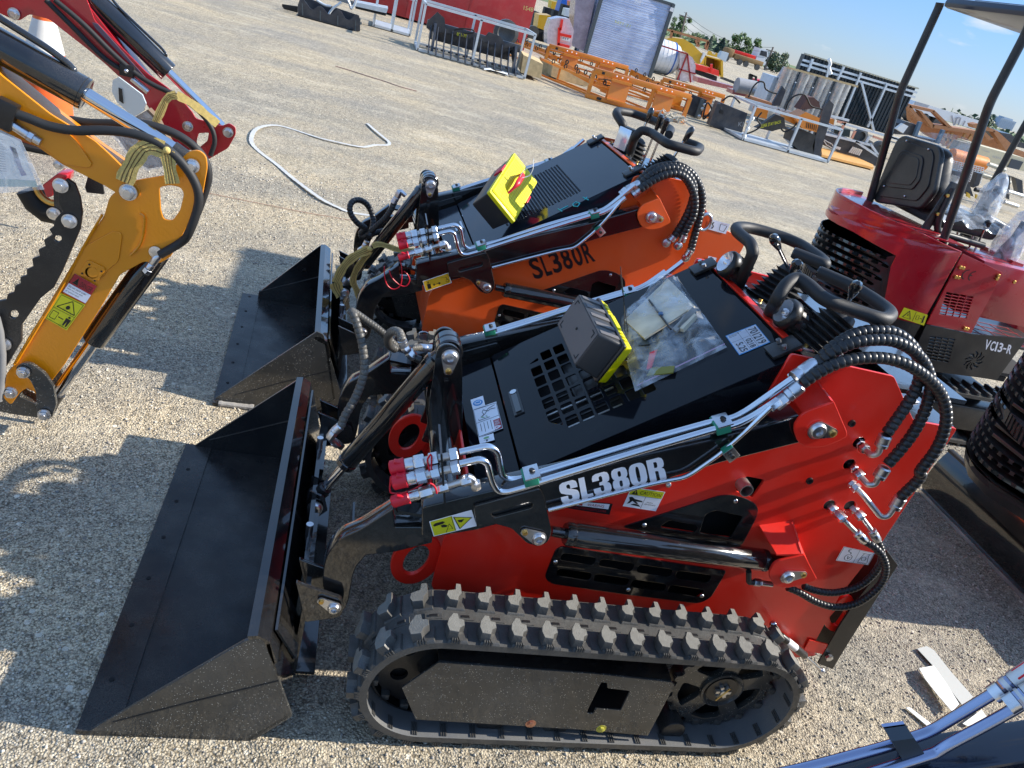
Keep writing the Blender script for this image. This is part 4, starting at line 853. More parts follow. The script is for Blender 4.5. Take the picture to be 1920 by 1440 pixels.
    q=yk('a',[(652,280),(665,320),(690,350),(725,385),(760,400)],[0,0,0,0,0]); ferrule(g,q[0],q[1],.0125); g.hexn(q[1],q[2],.0125,ZN); g.hexn(q[2],q[3],.0135,ZN); g.cyl(q[3],q[4],.010,BLKM); a,b=yk('a',[(750,325),(835,330)],.30); ferrule(g,b,a,.012); P('pipe_fitting',g)
def loader_decals_main(P):
    g=G(); c=yk('b',[(628,1303),(1256,1138),(1284,1268),(650,1426)],-.4003); d=Q(g,c)
    xs=[(0,.178,'S'),(.192,.30,'L'),(.312,.478,'3'),(.496,.650,'8'),(.662,.822,'0'),(.84,1.0,'R')]
    # heavy condensed letters, drawn as polygons
    def ell(x0,y0,x1,y1,n=20,e=.55): 
        cx,cy=(x0+x1)/2,(y0+y1)/2; return [(cx+(x1-x0)/2*math.copysign(abs(math.cos(a))**e,math.cos(a)),cy+(y1-y0)/2*math.copysign(abs(math.sin(a))**e,math.sin(a))) for a in [2*math.pi*(k+.5)/n for k in range(n)]]
    def letter(ring,holes,x0,x1):
        g.plate(ring,holes,None,.0006,WHT,warp=lambda q:d.p(x0+(x1-x0)*q.x,1-q.y,.0006+q.z))
    S_=[(.97,.64),(.97,.80),(.93,.92),(.78,1),(.22,1),(.06,.93),(.02,.80),(.02,.64),(.08,.52),(.30,.43),(.60,.33),(.62,.20),(.56,.14),(.46,.14),(.40,.20),(.40,.34),(.02,.34),(.02,.20),(.07,.07),(.22,0),(.78,0),(.94,.07),(.99,.20),(.99,.38),(.93,.49),(.70,.58),(.42,.68),(.39,.80),(.44,.86),(.54,.86),(.59,.80),(.59,.64)]
    L_=[(.0,0),(1,0),(1,.17),(.52,.17),(.52,1),(0,1)]
    T3=[(.02,.68),(.02,.82),(.08,.94),(.25,1),(.75,1),(.92,.94),(.98,.82),(.98,.66),(.93,.56),(.80,.51),(.94,.46),(1,.36),(1,.18),(.93,.06),(.76,0),(.24,0),(.07,.06),(.01,.18),(.01,.34),(.40,.34),(.40,.20),(.46,.14),(.55,.14),(.60,.20),(.60,.37),(.55,.43),(.38,.44),(.38,.57),(.54,.58),(.59,.63),(.59,.80),(.54,.86),(.45,.86),(.40,.81),(.40,.68)]
    E8=[(.02,.66),(.02,.82),(.08,.94),(.25,1),(.75,1),(.92,.94),(.98,.82),(.98,.66),(.93,.56),(.84,.51),(.95,.46),(1,.36),(1,.18),(.93,.06),(.76,0),(.24,0),(.07,.06),(0,.18),(0,.36),(.05,.46),(.16,.51),(.07,.56)]
    R_=[(0,0),(.38,0),(.38,.44),(.50,.44),(.57,.40),(.58,.0),(.96,.0),(.96,.34),(.92,.46),(.78,.52),(.92,.57),(.97,.68),(.97,.82),(.90,.94),(.74,1),(0,1)]
    letter(S_,[],*xs[0][:2]); letter(L_,[],*xs[1][:2]); letter(T3,[],*xs[2][:2]); letter(E8,[ell(.40,.60,.60,.87,12,.7),ell(.40,.13,.60,.43,12,.7)],*xs[3][:2]); letter(ell(.0,.0,1,1,28,.62),[ell(.39,.14,.61,.86,14,.7)],*xs[4][:2]); letter(R_,[[(.38,.58),(.52,.58),(.58,.63),(.58,.80),(.52,.85),(.38,.85)]],*xs[5][:2])
    P('model_lettering',g)
    # yellow/white crush warning on arm
    g=G(); d=Q(g,yk('g',[(335,568),(590,498),(620,595),(362,658)],-.4005)); d.r(WHT); d.r(YDC,.02,.04,.53,.96,.001); d.line([(.51,.04),(.51,.96)],.012,INK)
    d.poly([(.06,.28),(.12,.20),(.30,.20),(.34,.28),(.28,.36),(.08,.38)],INK,.0014); d.poly([(.22,.42),(.30,.40),(.38,.52),(.34,.60),(.24,.56)],INK,.0014); d.line([(.30,.92),(.42,.45),(.47,.8),(.36,.75)],.014,INK)
    for x0,y0,x1,y1 in ((.56,.10,.95,.88),): d.poly([(.56,.12),(.95,.42),(.62,.90)],YDC,.0012); d.line([(.56,.12),(.95,.42),(.62,.90),(.56,.12)],.022,INK,.0016); d.poly([(.62,.36),(.78,.40),(.70,.55),(.64,.5)],INK,.0016)
    P('warning_sticker',g)
    g=G(); d=Q(g,yk('g',[(1548,362),(1752,390),(1694,507),(1496,476)],-.3175)); d.r(WHT); d.r(YDC,.02,.03,.98,.36,.001); d.line([(.02,.36),(.98,.36)],.01,INK); d.line([(.52,.36),(.52,.97)],.01,INK)
    d.poly([(.07,.33),(.17,.07),(.27,.33)],INK,.0012); d.line([(.17,.15),(.17,.27)],.02,YDC,.0016); d.t('CAUTION',.31,.12,.93,.29,INK,.0012,.0)
    d.poly([(.06,.50),(.14,.46),(.24,.55),(.48,.60),(.50,.66),(.30,.66),(.40,.76),(.34,.78),(.20,.66),(.14,.80),(.08,.84),(.12,.66)],INK,.0012); d.poly([(.20,.86),(.28,.78),(.42,.80),(.50,.90)],INK,.0012); d.t('PINCH',.62,.60,.80,.66,INK); d.t('KEEP HANDS AWAY',.57,.70,.92,.76,INK)
    P('caution_sticker',g)
    g=G(); d=Q(g,yk('g',[(1205,442),(1436,462),(1416,528),(1163,488)],-.3175)); d.r(INK); d.r(WHT,.06,.06,.93,.52,.001); d.poly([(.18,.48),(.23,.12),(.28,.48)],INKR,.0014); d.t('WARING',.38,.16,.80,.44,INKR,.0014); d.t('PLACABEAKEEPCLEAR',.05,.62,.90,.85,INKR,.0014)
    P('warning_sticker',g)
    g=G(); d=Q(g,yk('d',[(668,790),(836,826),(800,891),(624,866)],-.3175)); d.r(WHT); d.line([(.02,.03),(.98,.03),(.98,.97),(.02,.97),(.02,.03)],.012,INK); d.line([(.52,.03),(.52,.97)],.01,INK)
    d.line([(.27,.10),(.20,.14),(.22,.26),(.30,.30),(.32,.40)],.03,INK); 
    for k in range(12):
        a=2*math.pi*k/12; b=2*math.pi*(k+1)/12; d.line([(.30+.11*math.cos(a),.66+.22*math.sin(a)),(.30+.11*math.cos(b),.66+.22*math.sin(b))],.018,INK); d.line([(.76+.07*math.cos(a),.58+.15*math.sin(a)),(.76+.07*math.cos(b),.58+.15*math.sin(b))],.018,INK)
    d.line([(.27,.55),(.30,.78)],.02,INK); d.line([(.35,.60),(.30,.78)],.02,INK); d.line([(.62,.88),(.92,.88)],.02,INK); d.line([(.64,.18),(.92,.18)],.02,INK); d.line([(.70,.2),(.66,.5),(.64,.84)],.015,INK); d.line([(.86,.2),(.88,.5),(.92,.84)],.015,INK)
    for k in range(6): d.line([(.64+.05*k,.96),(.67+.05*k,.88)],.012,INK)
    P('lifting_point_sticker',g)
# ---- build the main loader ----
GL='compact track loaders parked in a row'
ctx=loader(MF,'main','bright red compact track loader with white SL380R lettering, in the middle of the row',GL)
root_main,P_,*_=ctx
TR=track(root_main,0); 
for c in TR:
    d=dup(c,root_main); d.location.y+=.967
st=loader2(MF,'main',ctx); loader_hoses_main(P_,st); loader_decals_main(P_)
# ---------------- the orange loader behind ----------------
c0=V((.5,1.783,0)); NF=Fr(.5146,3.1928,R(2.369)); DZ=.058
ctxN=loader(NF,'far','orange red compact track loader with black SL380R lettering behind the bright red one',GL)
rootN,PN,*_=ctxN
for c in TR:
    for dy in (.03,.937):
        d=dup(c,rootN); d.location.y+=dy
stN=loader2(NF,'far',ctxN)
def ny(s,pts,Y):
    Ys=Y if isinstance(Y,(list,tuple)) else [Y]*len(pts)
    return [NF.y(px,py,q)-V((0,0,DZ)) for (px,py),q in zip(K(s,pts),Ys)]
for pts,yy in (([(1195,575),(1270,510),(1350,470),(1430,465),(1500,500),(1545,580),(1535,680),(1490,790),(1420,905)],-.36),([(1200,600),(1290,540),(1370,505),(1450,500),(1510,550),(1550,650),(1545,760),(1510,830),(1480,890)],-.38),([(1185,560),(1270,480),(1360,450),(1450,450),(1530,500),(1585,590),(1600,690),(1570,830),(1550,900),(1525,1000)],-.34)):
    g=G(); hose(g,ny('n2',pts,yy),.0165,HOS,.017); PN('hydraulic_hose',g)
g=G()
for a,b in (((1115,605),(1200,560)),((1075,640),(1120,600)),((1150,640),(1215,590)),((1420,900),(1395,930)),((1485,885),(1465,940)),((1525,990),(1500,1030))):
    p,q=ny('n2',[a,b],-.36); ferrule(g,p,q,.0165)
for q in ((1365,940),(1440,958),(1490,1035)): c=ny('n2',[q],-.34)[0]; g.rings(c,(0,-1,0),[(0,.018),(.012,.018),(.016,.012),(.016,0)],ZN,20)
PN('pipe_fitting',g)
g=G(); c=ny('n2',[(1615,808)],-.33)[0]; g.sweep([c+V((.026*math.cos(a*math.pi/8),-.004,.034*math.sin(a*math.pi/8))) for a in range(16)],.007,ZN,10,closed=True); PN('lifting_eye',g)
g=G(); c=NF.y(794,631,-.33)-V((0,0,DZ)); g.sweep([c+V((.022*math.cos(a*math.pi/8),0,.022*math.sin(a*math.pi/8))) for a in range(16)],.005,ZN,10,closed=True); g.cyl(c+V((.024,0,0)),c+V((.045,0,0)),.008,ZN); PN('lifting_eye',g)
g=G(); d=Q(g,ny('n2',[(1655,792),(1778,825),(1750,887),(1632,855)],-.3175)); d.r(WHT); d.line([(.2,.2),(.15,.4),(.25,.6),(.2,.85)],.06,INK); d.line([(.55,.2),(.9,.25),(.85,.85),(.6,.8),(.55,.2)],.03,INK); d.line([(.55,.12),(.95,.12)],.03,INKR); PN('lifting_point_sticker',g)
g=G(); d=Q(g,ny('n2',[(1640,1028),(1692,1040),(1680,1092),(1628,1075)],-.3175)); d.r(WHT); d.circ(.5,.35,.2,.25,INKR); d.circ(.5,.35,.14,.18,WHT,.0014); d.line([(.1,.85),(.85,.9)],.08,INKR); PN('no_entry_sticker',g)
g=G(); d=Q(g,ny('n1',[(1345,1190),(1510,1135),(1532,1200),(1365,1258)],-.4005)); d.r(WHT); d.r(YDO,.02,.05,.98,.95,.001); d.circ(.18,.28,.03,.10,INK); d.poly([(.12,.40),(.25,.42),(.24,.86),(.12,.84)],INK,.0012); d.line([(.34,.62),(.58,.66)],.05,INK); d.poly([(.33,.62),(.39,.48),(.39,.76)],INK,.0013); d.poly([(.62,.66),(.55,.52),(.55,.8)],INK,.0013); d.line([(.64,.22),(.86,.30),(.90,.6)],.02,INK); d.circ(.88,.68,.07,.16,INK); d.circ(.88,.68,.045,.10,YDO,.0014); PN('keep_clear_sticker',g)
# black SL380R on the orange side
g=G(); d=Q(g,ny('n2',[(468,1048),(868,925),(920,1062),(522,1186)],-.3175))
for ch,x0,x1 in (('S',0,.18),('L',.19,.31),('3',.32,.49),('8',.50,.66),('0',.67,.83),('R',.84,1)): d.t(ch,x0+.01,.02,x1-.01,.98,INK,.0008,.022)
PN('model_lettering',g)
# knotted hose on tilt cylinder of the orange loader
g=G(); hose(g,ny('n1',[(1165,680),(1140,735),(1100,790),(1050,835),(1000,880),(960,905),(950,880),(975,850),(925,815),(885,760),(878,710),(900,675),(945,670),(990,700),(1020,760),(1028,820),(1015,870),(1000,905)],[-.03,-.03,-.02,0,.02,.04,.04,.02,.0,.0,.01,.03,.05,.06,.06,.04,.02,0]),.0125,HOS,.014); PN('hydraulic_hose',g)
g=G(); hose(g,ny('n1',[(1130,860),(1080,870),(1030,885),(980,905)],[.06,.05,.04,.03]),.0125,HOS,.014); PN('hydraulic_hose',g)
g=G(); p=ny('n1',[(1155,690),(1180,650),(1200,610),(1235,640)],-.03); ferrule(g,p[0],p[1],.013); g.hexn(p[1],p[2],.014,ZN); g.sweep(rpath([p[1],p[2],p[3]],.01),.010,ZN,12); p=ny('n1',[(990,930),(965,980),(935,1000)],-.02); ferrule(g,p[0],p[1],.012); g.hexn(p[1],p[2],.014,ZN); PN('pipe_fitting',g)
def ribbon(g,P,w,nrm,m,t=.0015,seam=None):
    P=resamp(cat(P,6),.02); n=len(P); A=[];nrm=V(nrm)
    for i,p in enumerate(P):
        d=(P[min(i+1,n-1)]-P[max(i-1,0)]).normalized(); s=d.cross(nrm).normalized()*w/2*(1+.12*math.sin(i*1.7)); A.append((p-s,p+s))
    for i in range(n-1):
        a,b=A[i];c,d=A[i+1]; g.prism([a,b,d,c],nrm*t,m)
        if seam: 
            for k in (.3,.5,.7): g.prism([q+nrm.normalized()*(t*1.6) for q in (a.lerp(b,k-.025),a.lerp(b,k+.025),c.lerp(d,k+.025),c.lerp(d,k-.025))],nrm.normalized()*.0006,seam)
SEAM=mat('strap_stripe',(.09,.055,.02),.8)
sc=lambda L,y:[NF.M@NF.y(px,py,y) for px,py in K('n3',L)]
tS=thing('tie_strap','yellow and brown webbing strap knotted around the tilt cylinder of the orange loader','strap')
g=G(); ribbon(g,sc([(800,45),(690,90),(590,150),(500,250),(450,340),(415,420)],-.09),.035,(.2,-1,.3),STRAP,seam=SEAM); part('webbing',g,tS); g=G(); ribbon(g,sc([(800,60),(740,140),(670,240),(625,330),(610,410),(660,520),(700,640)],-.06),.028,(.3,-1,.2),STRAP,seam=SEAM); part('webbing',g,tS); g=G(); ribbon(g,sc([(830,10),(900,-15),(1000,10),(1120,50),(1240,65),(1330,60)],-.10),.022,(0,-1,.5),STRAP,seam=SEAM)
part('webbing',g,tS); g=G(); ribbon(g,sc([(415,420),(440,500),(480,560)],-.05),.05,(.2,-1,.3),STRAP,seam=SEAM); part('webbing',g,tS); g=G(); k=sc([(800,45)],-.10)[0]; g.ball(k,.010,STRAP,(1.2,.8,1)); part('knot',g,tS)
# nearest loader : only the top of its far arm enters the lower right corner
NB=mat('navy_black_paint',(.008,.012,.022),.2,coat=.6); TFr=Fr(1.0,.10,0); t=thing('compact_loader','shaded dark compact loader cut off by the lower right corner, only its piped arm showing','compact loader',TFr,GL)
def ty(s,pts,Y): return [TFr.y(x,y,Y-.10) for x,y in K(s,pts)]
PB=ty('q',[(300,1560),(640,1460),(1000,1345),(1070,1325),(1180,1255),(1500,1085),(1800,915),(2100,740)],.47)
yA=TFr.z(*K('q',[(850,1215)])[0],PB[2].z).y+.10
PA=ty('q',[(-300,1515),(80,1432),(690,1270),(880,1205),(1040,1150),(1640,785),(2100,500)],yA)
for L in (PA,PB): g=G(); g.sweep(rpath(L,.03,6),.0066,mat('shade_blue_pipe',(.34,.38,.52),.2,metal=1),18); part('hydraulic_pipe',g,t)  # dark blue tint puts the shade into the pipe, clamp and nut colour
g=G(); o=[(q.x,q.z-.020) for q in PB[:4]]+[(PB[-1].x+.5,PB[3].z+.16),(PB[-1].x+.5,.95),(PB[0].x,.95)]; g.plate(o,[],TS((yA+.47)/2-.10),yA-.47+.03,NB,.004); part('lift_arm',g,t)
g=G(); a=ty('q',[(690,1165),(865,1140),(1015,1365),(835,1420)],(yA+.47)/2); n=(a[1]-a[0]).cross(a[3]-a[0]).normalized(); n=n if n.z>0 else -n; g.prism([q+n*.008 for q in a],n*.004,mat('shade_blue_pipe',(.34,.38,.52),.2)); g.prism([q-n*.010 for q in a],n*.016,mat('dark_clamp_block',(.03,.04,.05),.5)); c=(a[0]+a[2])/2; g.hexn(c+n*.012,c+n*.020,.008,BLKM); part('pipe_clamp',g,t)
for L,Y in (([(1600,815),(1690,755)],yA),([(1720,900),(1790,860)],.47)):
    a,b=ty('q',L,Y); g=G(); g.hexn(a,b,.0105,mat('shade_blue_pipe',(.34,.38,.52),.2)); g.cyl(a.lerp(b,.35),a.lerp(b,.7),.0108,CAPRED if Y>.5 else ZND); d=(b-a).normalized(); g.hexn(b+d*.006,b+d*.03,.0115,CAPRED if Y>.47 else ZN); g.cyl(a-d*.012,a,.0105,ZN); g.cyl(b,b+d*.05,.011,ZND); part('pipe_nut',g,t)  # red on the nut and band is a painted reflection
g=G(); g.prism([V((x,-.20,z)) for x,z in [(-.1,.75),(.55,1.12),(.95,1.12),(.95,.15),(-.1,.15)]],(0,.40,0),NB); part('body',g,t)
for c in TR[:2]: d=dup(c,t); d.location=(-.5,.14,0)
# ---------------- toolboxes ----------------
def toolbox(center,rows,dims,label,yellow_top):
    Rm=Mx(rows); M=Mx.Translation(center)@Rm.to_4x4(); L,W_,H=dims
    t=thing('toolbox',label,'toolbox'); t.matrix_world=M
    def tap(g,z0,z1,k0,k1,m,b=.008):
        ring=lambda k,z:[V((p.x,p.y,z)) for p in round2([(-L/2*k,-W_/2*k),(L/2*k,-W_/2*k),(L/2*k,W_/2*k),(-L/2*k,W_/2*k)],b,4)]
        zs=[(z0,k0*.975),(z0+.003,k0),(z1-.002,k1),(z1,k1*.985)]; n=len(ring(1,0)); vs=[];fs=[]
        for z,k in zs: vs+=ring(k,z)
        for i in range(3):
            for j in range(n): fs.append((i*n+j,i*n+(j+1)%n,(i+1)*n+(j+1)%n,(i+1)*n+j))
        fs.append(tuple(range(n-1,-1,-1))); fs.append(tuple(3*n+j for j in range(n))); g.add(vs,fs,m)
    g=G()
    if not yellow_top:
        tap(g,-H/2,H/2-.026,.86,.94,GRYD); g.box((0,0,-H/2-.0006),(L*.80,W_*.80,.001),GRY)
        for sx in (-1,1):
            for sy in (-1,1):
                g.box((sx*L*.31,sy*W_*.34,-H/2-.0014),(.018,.003,.0012),BLAK); g.box((sx*(L*.31+.008),sy*(W_*.34-.008),-H/2-.0014),(.003,.014,.0012),BLAK)
        g.cyl((0,0,-H/2-.001),(0,0,-H/2-.003),.004,BLAK,10)
        for k in range(5):
            for s in (-1,1): g.box((-L*.36+k*L*.18,s*W_*.452,-.012),(L*.07,.006,H*.62),GRY if s>0 else GRYD,Mx.Rotation(-.09*s,3,'X'),b=.002)
        part('box_body',g,t)
        g=G(); tap(g,H/2-.030,H/2-.020,1.02,1.02,BLKM); part('box_rim',g,t)
        g=G(); tap(g,H/2-.020,H/2+.006,1.0,.95,YPL); 
        g.box((.0,W_/2,H/2-.012),(.07,.008,.016),YPL,b=.002); o=part('box_lid',g,t)
        g=G()
        for s in (-1,1):
            for k in range(3): x=s*(.055+.018*k); g.prism([(x-.006,W_/2+.001,H/2-.022),(x+.006,W_/2+.001,H/2-.016),(x-.006,W_/2+.001,H/2-.008)],(0,.0025,0),YPL)
        part('grip_teeth',g,t)
    else:
        tap(g,-H/2,H/2-.016,.84,.93,GRYD); part('box_body',g,t)
        g=G(); tap(g,H/2-.018,H/2,1.0,.99,YPL); tap(g,H/2,H/2+.004,.90,.87,YPL)
        YG=mat('lid_groove',(.45,.38,.0),.5)
        for i in range(-4,5): g.box((i*L*.088,0,H/2+.0042),(.0012,W_*.80,.0008),YG)
        for j in range(-8,9): g.box((0,j*W_*.048,H/2+.0042),(L*.76,.0010,.0008),YG)
        o=part('box_lid',g,t)
        g=G(); P1=rpath([(-.010,-.075,H/2+.004),(-.012,-.045,H/2+.042),(-.012,.045,H/2+.042),(-.010,.075,H/2+.004)],.02,5)
        n=len(P1); g.sweep(P1,[.004+.008*min(1,min(i,n-1-i)/5) for i in range(n)],CAPRED,12,ell=.6); part('handle',g,t)
        g=G(); g.box((L/2+.003,.02,H/2-.02),(.008,.05,.045),CAPRED,b=.003); g.box((-L/2-.003,.02,H/2-.02),(.008,.05,.045),CAPRED,b=.003); part('latch',g,t)
        g=G(); P1=cat([(-.012,.0,H/2+.05),(.0,.02,H/2+.075),(-.02,.03,H/2+.105),(-.03,.01,H/2+.07),(-.012,-.005,H/2+.035),(-.012,0,H/2+.05)],6); g.sweep(P1,.0017,WHP,6); g.sweep([(-.02,.03,H/2+.105),(-.04,.045,H/2+.118)],.0017,WHP,6); part('cable_tie',g,t)
    return t
toolbox((.711,1.8044,.9294),((-.063,.287,.956),(.994,-.073,.088),(.094,.955,-.28)),(.247,.127,.096),'dark grey toolbox with yellow lid edge tipped on its side on the red loader hood',False)
toolbox((.6386,3.0454,.9457),((.798,.357,.486),(-.098,.872,-.479),(-.595,.334,.731)),(.157,.328,.121),'black toolbox with bright yellow lid and red handle on the orange loader hood',True)
# ---------------- zip bag of manuals on the hood ----------------
hn=V((-.44,0,.565)).normalized(); hpt=V((.03,0,.677))
def hb_(pts,h): return [MF.M@MF.pl(x,y,hpt+hn*h,hn) for x,y in K('b',pts)]
t=thing('plastic_bag','clear zip bag holding manuals and parts lying on the red loader hood','bag')
g=G(); q=hb_([(1290,80),(1452,245),(1150,440),(1030,330)],.020); CARD=mat('manual_cover',(.50,.44,.33),.6,vary=.6,vscale=14,bump=.1); g.prism(q,hn*.006,CARD); part('manual',g,t)
g=G(); a,b=hb_([(1175,200),(1305,375)],.030); g.cyl(a,b,.003,BLKM,8); c=hb_([(1245,285)],.031)[0]; g.cyl(c-hn*.002,c+hn*.004,.007,mat('blue_rubber',(.05,.12,.25),.5),10)
q=hb_([(1440,250),(1465,275),(1340,400),(1320,380)],.024); g.prism(q,hn*.006,mat('grey_slat',(.25,.25,.24),.6)); q=hb_([(1425,275),(1465,310),(1385,395),(1350,385)],.018); g.prism(q,hn*.012,mat('cream_block',(.55,.50,.38),.6)); part('tool',g,t)
q=hb_([(1050,340),(1110,360),(1180,470),(1110,480)],.012); g=G(); g.prism(q,hn*.004,mat('dark_booklet',(.04,.05,.05),.4)); q=hb_([(1180,520),(1225,500),(1190,610),(1160,620)],.010); g.prism(q,hn*.003,CAPRED); q=hb_([(1190,610),(1330,600),(1320,640),(1160,660)],.008); g.prism(q,hn*.003,mat('olive_sheet',(.20,.19,.03),.6)); part('booklet',g,t)
g=G(); O_=hb_([(1295,45),(1340,70),(1640,495),(1100,757),(1065,640),(1020,320)],.0)
A_,B_,C_,D_=hb_([(1293,45),(1345,70),(1645,495),(1095,760)],0); E_=hb_([(1010,325)],0)[0]; F_=hb_([(1050,600)],0)[0]
n=42; rows=[]
for i in range(n+1):
    s=i/n; lft=(A_.lerp(E_,s/.5) if s<.5 else E_.lerp(F_,(s-.5)/.35) if s<.85 else F_.lerp(D_,(s-.85)/.15)); rgt=B_.lerp(C_,s); rows.append([])
    for j in range(n+1):
        t_=j/n; p=lft.lerp(rgt,t_); e=min(1,min(t_,1-t_,s,1-s)*9); inside=1 if s<.55 else .45
        h=.006+e*(.024*inside+.012*noise.noise(V((s*7,t_*7,1.3)))+.007*abs(noise.noise(V((s*15+t_*9,t_*11,4.)))))
        rows[-1].append(p+hn*max(.003,h))
vs=[p for r in rows for p in r]; fs=[(i*(n+1)+j,i*(n+1)+j+1,(i+1)*(n+1)+j+1,(i+1)*(n+1)+j) for i in range(n) for j in range(n)]
g.add(vs,fs,FILM); part('bag_film',g,t)
g=G(); ZP=mat('zip_seal',(.45,.25,.40),.4)
P0=[C_.lerp(D_,k/12)*.96+B_.lerp(A_,k/12)*.04+hn*.006 for k in range(13)]; g.sweep(P0,.0018,ZP,6); part('zip_seal',g,t)
# thin wire standing from the toolbox
g=G(); a,b=MF.M@MF.y(*K('b',[(1003,0)])[0],.10),MF.M@MF.y(*K('b',[(1028,390)])[0],.06); g.sweep([a,a.lerp(b,.5)+V((.004,0,0)),b],.0011,BLAK,6); g.sweep([a+V((.006,0,-.02)),b+V((.01,0,0))],.0009,BLAK,6); thing('wire','thin black wire standing up from the toolbox on the red loader','wire',g=g)
# ---------------- mini excavators ----------------
GE='mini excavators parked behind the loaders'
EF=Fr(3.3,3.78,0)
def ey(s,pts,Y=-.42): return [EF.y(x,y,Y) for x,y in K(s,pts)]
def arc_path():
    pts=[(-.20,-.42),(-.29,-.42),(-.36,-.405),(-.48,-.34),(-.60,-.22),(-.675,-.08),(-.69,0),(-.675,.08),(-.60,.22),(-.48,.34),(-.36,.405),(-.29,.42)]
    P=resamp(cat([V((a,b,0)) for a,b in pts],6),.01); L=[0]
    for a,b in zip(P,P[1:]): L.append(L[-1]+(b-a).length)
    return P,L
AP,AL=arc_path()
def arcw(q):
    s=max(0,min(AL[-1]-1e-6,q.x)); i=min(int(s/AL[-1]*(len(AP)-1)),len(AP)-2); f=s/AL[-1]*(len(AP)-1)-i; p=AP[i].lerp(AP[i+1],f); d=(AP[i+1]-AP[i]).normalized(); n=V((-d.y,d.x,0)); n=-n if n.dot(p)<0 else n
    return V((p.x,p.y,q.y))+n*q.z
def excavator(fr,label):
    t=thing('mini_excavator',label,'mini excavator',fr,GE); P=lambda n,g,p=None:part(n,g,p or t)
    Lm=AL[-1]; s1=.30
    g=G(); g.plate([(0,.92),(s1,.92),(s1+.002,.985),(s1+.25,1.015),(Lm,1.02),(Lm,1.15),(.7,1.16),(s1,1.14),(0,1.10)],[],None,.012,RED2,.003,sub=.03,warp=arcw); g.plate([(0,.68),(s1-.07,.68),(s1,.925),(0,.925)],[],None,.012,RED2,0,sub=.03,warp=arcw); g.plate([(0,.47),(s1-.12,.47),(s1-.07,.683),(0,.683)],[],None,.010,BLKM,0,sub=.03,warp=arcw)
    P('counterweight_cover',g)
    holes=[]
    for r in range(13):
        z=.51+r*.037
        for c in range(23):
            s=s1+.0+c*.054+(.027 if r%2 else 0)
            if s>s1-.02+ (z-.47)*.1 and s<Lm-.06 and not(.62<s<.80 and .60<z<.80): holes.append(round2([(s-.019,z-.0075),(s+.019,z-.0075),(s+.019,z+.0075),(s-.019,z+.0075)],.0075,3))
    for k in range(6): holes.append(round2([(.65+.022*k,.66+.006*k),(.66+.022*k,.66+.006*k),(.67+.022*k,.72+.004*k),(.66+.022*k,.72+.004*k)],.003,2))
    g=G(); N_=40; ss=lambda a,b:[a+(b-a)*k/N_ for k in range(N_+1)]; g.plate([(s,.47) for s in ss(s1-.115,Lm)]+[(s,1.019) for s in ss(Lm,s1+.25)]+[(s1+.12,1.0),(s1+.005,.985)],holes,None,.005,BLKM,0,sub=.0,warp=arcw); P('rear_grille',g)
    g=G(); g.plate([(0,.40),(Lm,.40),(Lm,.475),(0,.475)],[],None,.02,BLKM,0,sub=.03,warp=lambda q:arcw(V((q.x,q.y,q.z-.008-(.475-q.y)*.35)))); P('lower_skirt',g)
    g=G(); g.prism([V((p.x*.985,p.y*.985,.44)) for p in AP[::4]]+[V((.55,.40,.44)),V((.55,-.40,.44))],(0,0,.03),BLAK)
    for yy in (-.2,.0,.2): g.box((-.42+abs(yy)*.4,yy,.66),(.16,.15,.26),MESHB,b=.01)
    g.cyl((-.5,.1,.55),(-.5,.1,.8),.06,ZND); g.box((-.15,0,.8),(.1,.76,.55),MESHB); P('engine_bay',g)
    # top deck
    g=G(); g.prism([V((p.x*.98,p.y*.98,1.125)) for p in AP[::4]],(0,0,.006),RED2); P('engine_cover',g)
    # side panel
    o=[(p.x,p.z) for p in ey('e1',[(1165,360),(1380,462),(1210,790),(970,740)])]; sl=[]
    a,b,c,d=[V((p.x,p.z)) for p in ey('e1',[(1075,565),(1225,590),(1185,712),(1035,690)])]
    for i in range(8):
        for j in range(4):
            p=(a.lerp(b,(j+.5)/4)).lerp(d.lerp(c,(j+.5)/4),(i+.5)/8); sl.append(round2([(p.x-.021,p.y-.006),(p.x+.021,p.y-.006),(p.x+.021,p.y+.006),(p.x-.021,p.y+.006)],.005,2))
    g=G(); g.plate(o,sl,TS(-.42),.008,RED2,.001); sp=P('side_panel',g)
    g=G(); d_=Q(g,ey('e1',[(1180,443),(1240,455),(1215,510),(1145,495)],-.4245)); d_.line([(.42,.02),(.15,.15),(.05,.5),(.15,.85),(.35,.98)],.09,INK); d_.line([(.98,.05),(.72,.2),(.62,.5),(.68,.85),(.85,.98)],.09,INK); d_.line([(.62,.5),(.85,.5)],.09,INK); part('conformity_mark',g,sp)
    g=G()
    for q in ((1150,433),(1165,437),(1125,485),(1140,488),(1355,478),(1347,495),(1175,762),(1188,766),(1440,512)): c=ey('e1',[q],-.424)[0]; g.hexn(c,c+V((0,-.012,0)),.010,BRS)
    part('bolts',g,sp)
    g=G(); d_=Q(g,ey('e1',[(850,652),(978,692),(957,750),(820,705)],-.43)); d_.r(YDC); d_.warn(.12,.15,.42,.85,INK); d_.poly([(.24,.6),(.27,.4),(.3,.62)],INK); d_.line([(.52,.05),(.52,.95)],.02,INK); d_.line([(.6,.3),(.7,.3),(.7,.7),(.6,.7),(.6,.3)],.02,INK); d_.line([(.74,.5),(.84,.5)],.05,INK); d_.poly([(.86,.15),(.92,.2),(.92,.8),(.86,.85)],INK); P('warning_sticker',g)
    # lower black side
    o=[(p.x,p.z) for p in ey('F',[(1736,608),(1822,626),(1925,634),(1868,712),(1734,694),(1700,686)])]
    sl=[]; a,b,c,d=[V((p.x,p.z)) for p in ey('e2',[(272,222),(430,240),(385,395),(240,370)])]
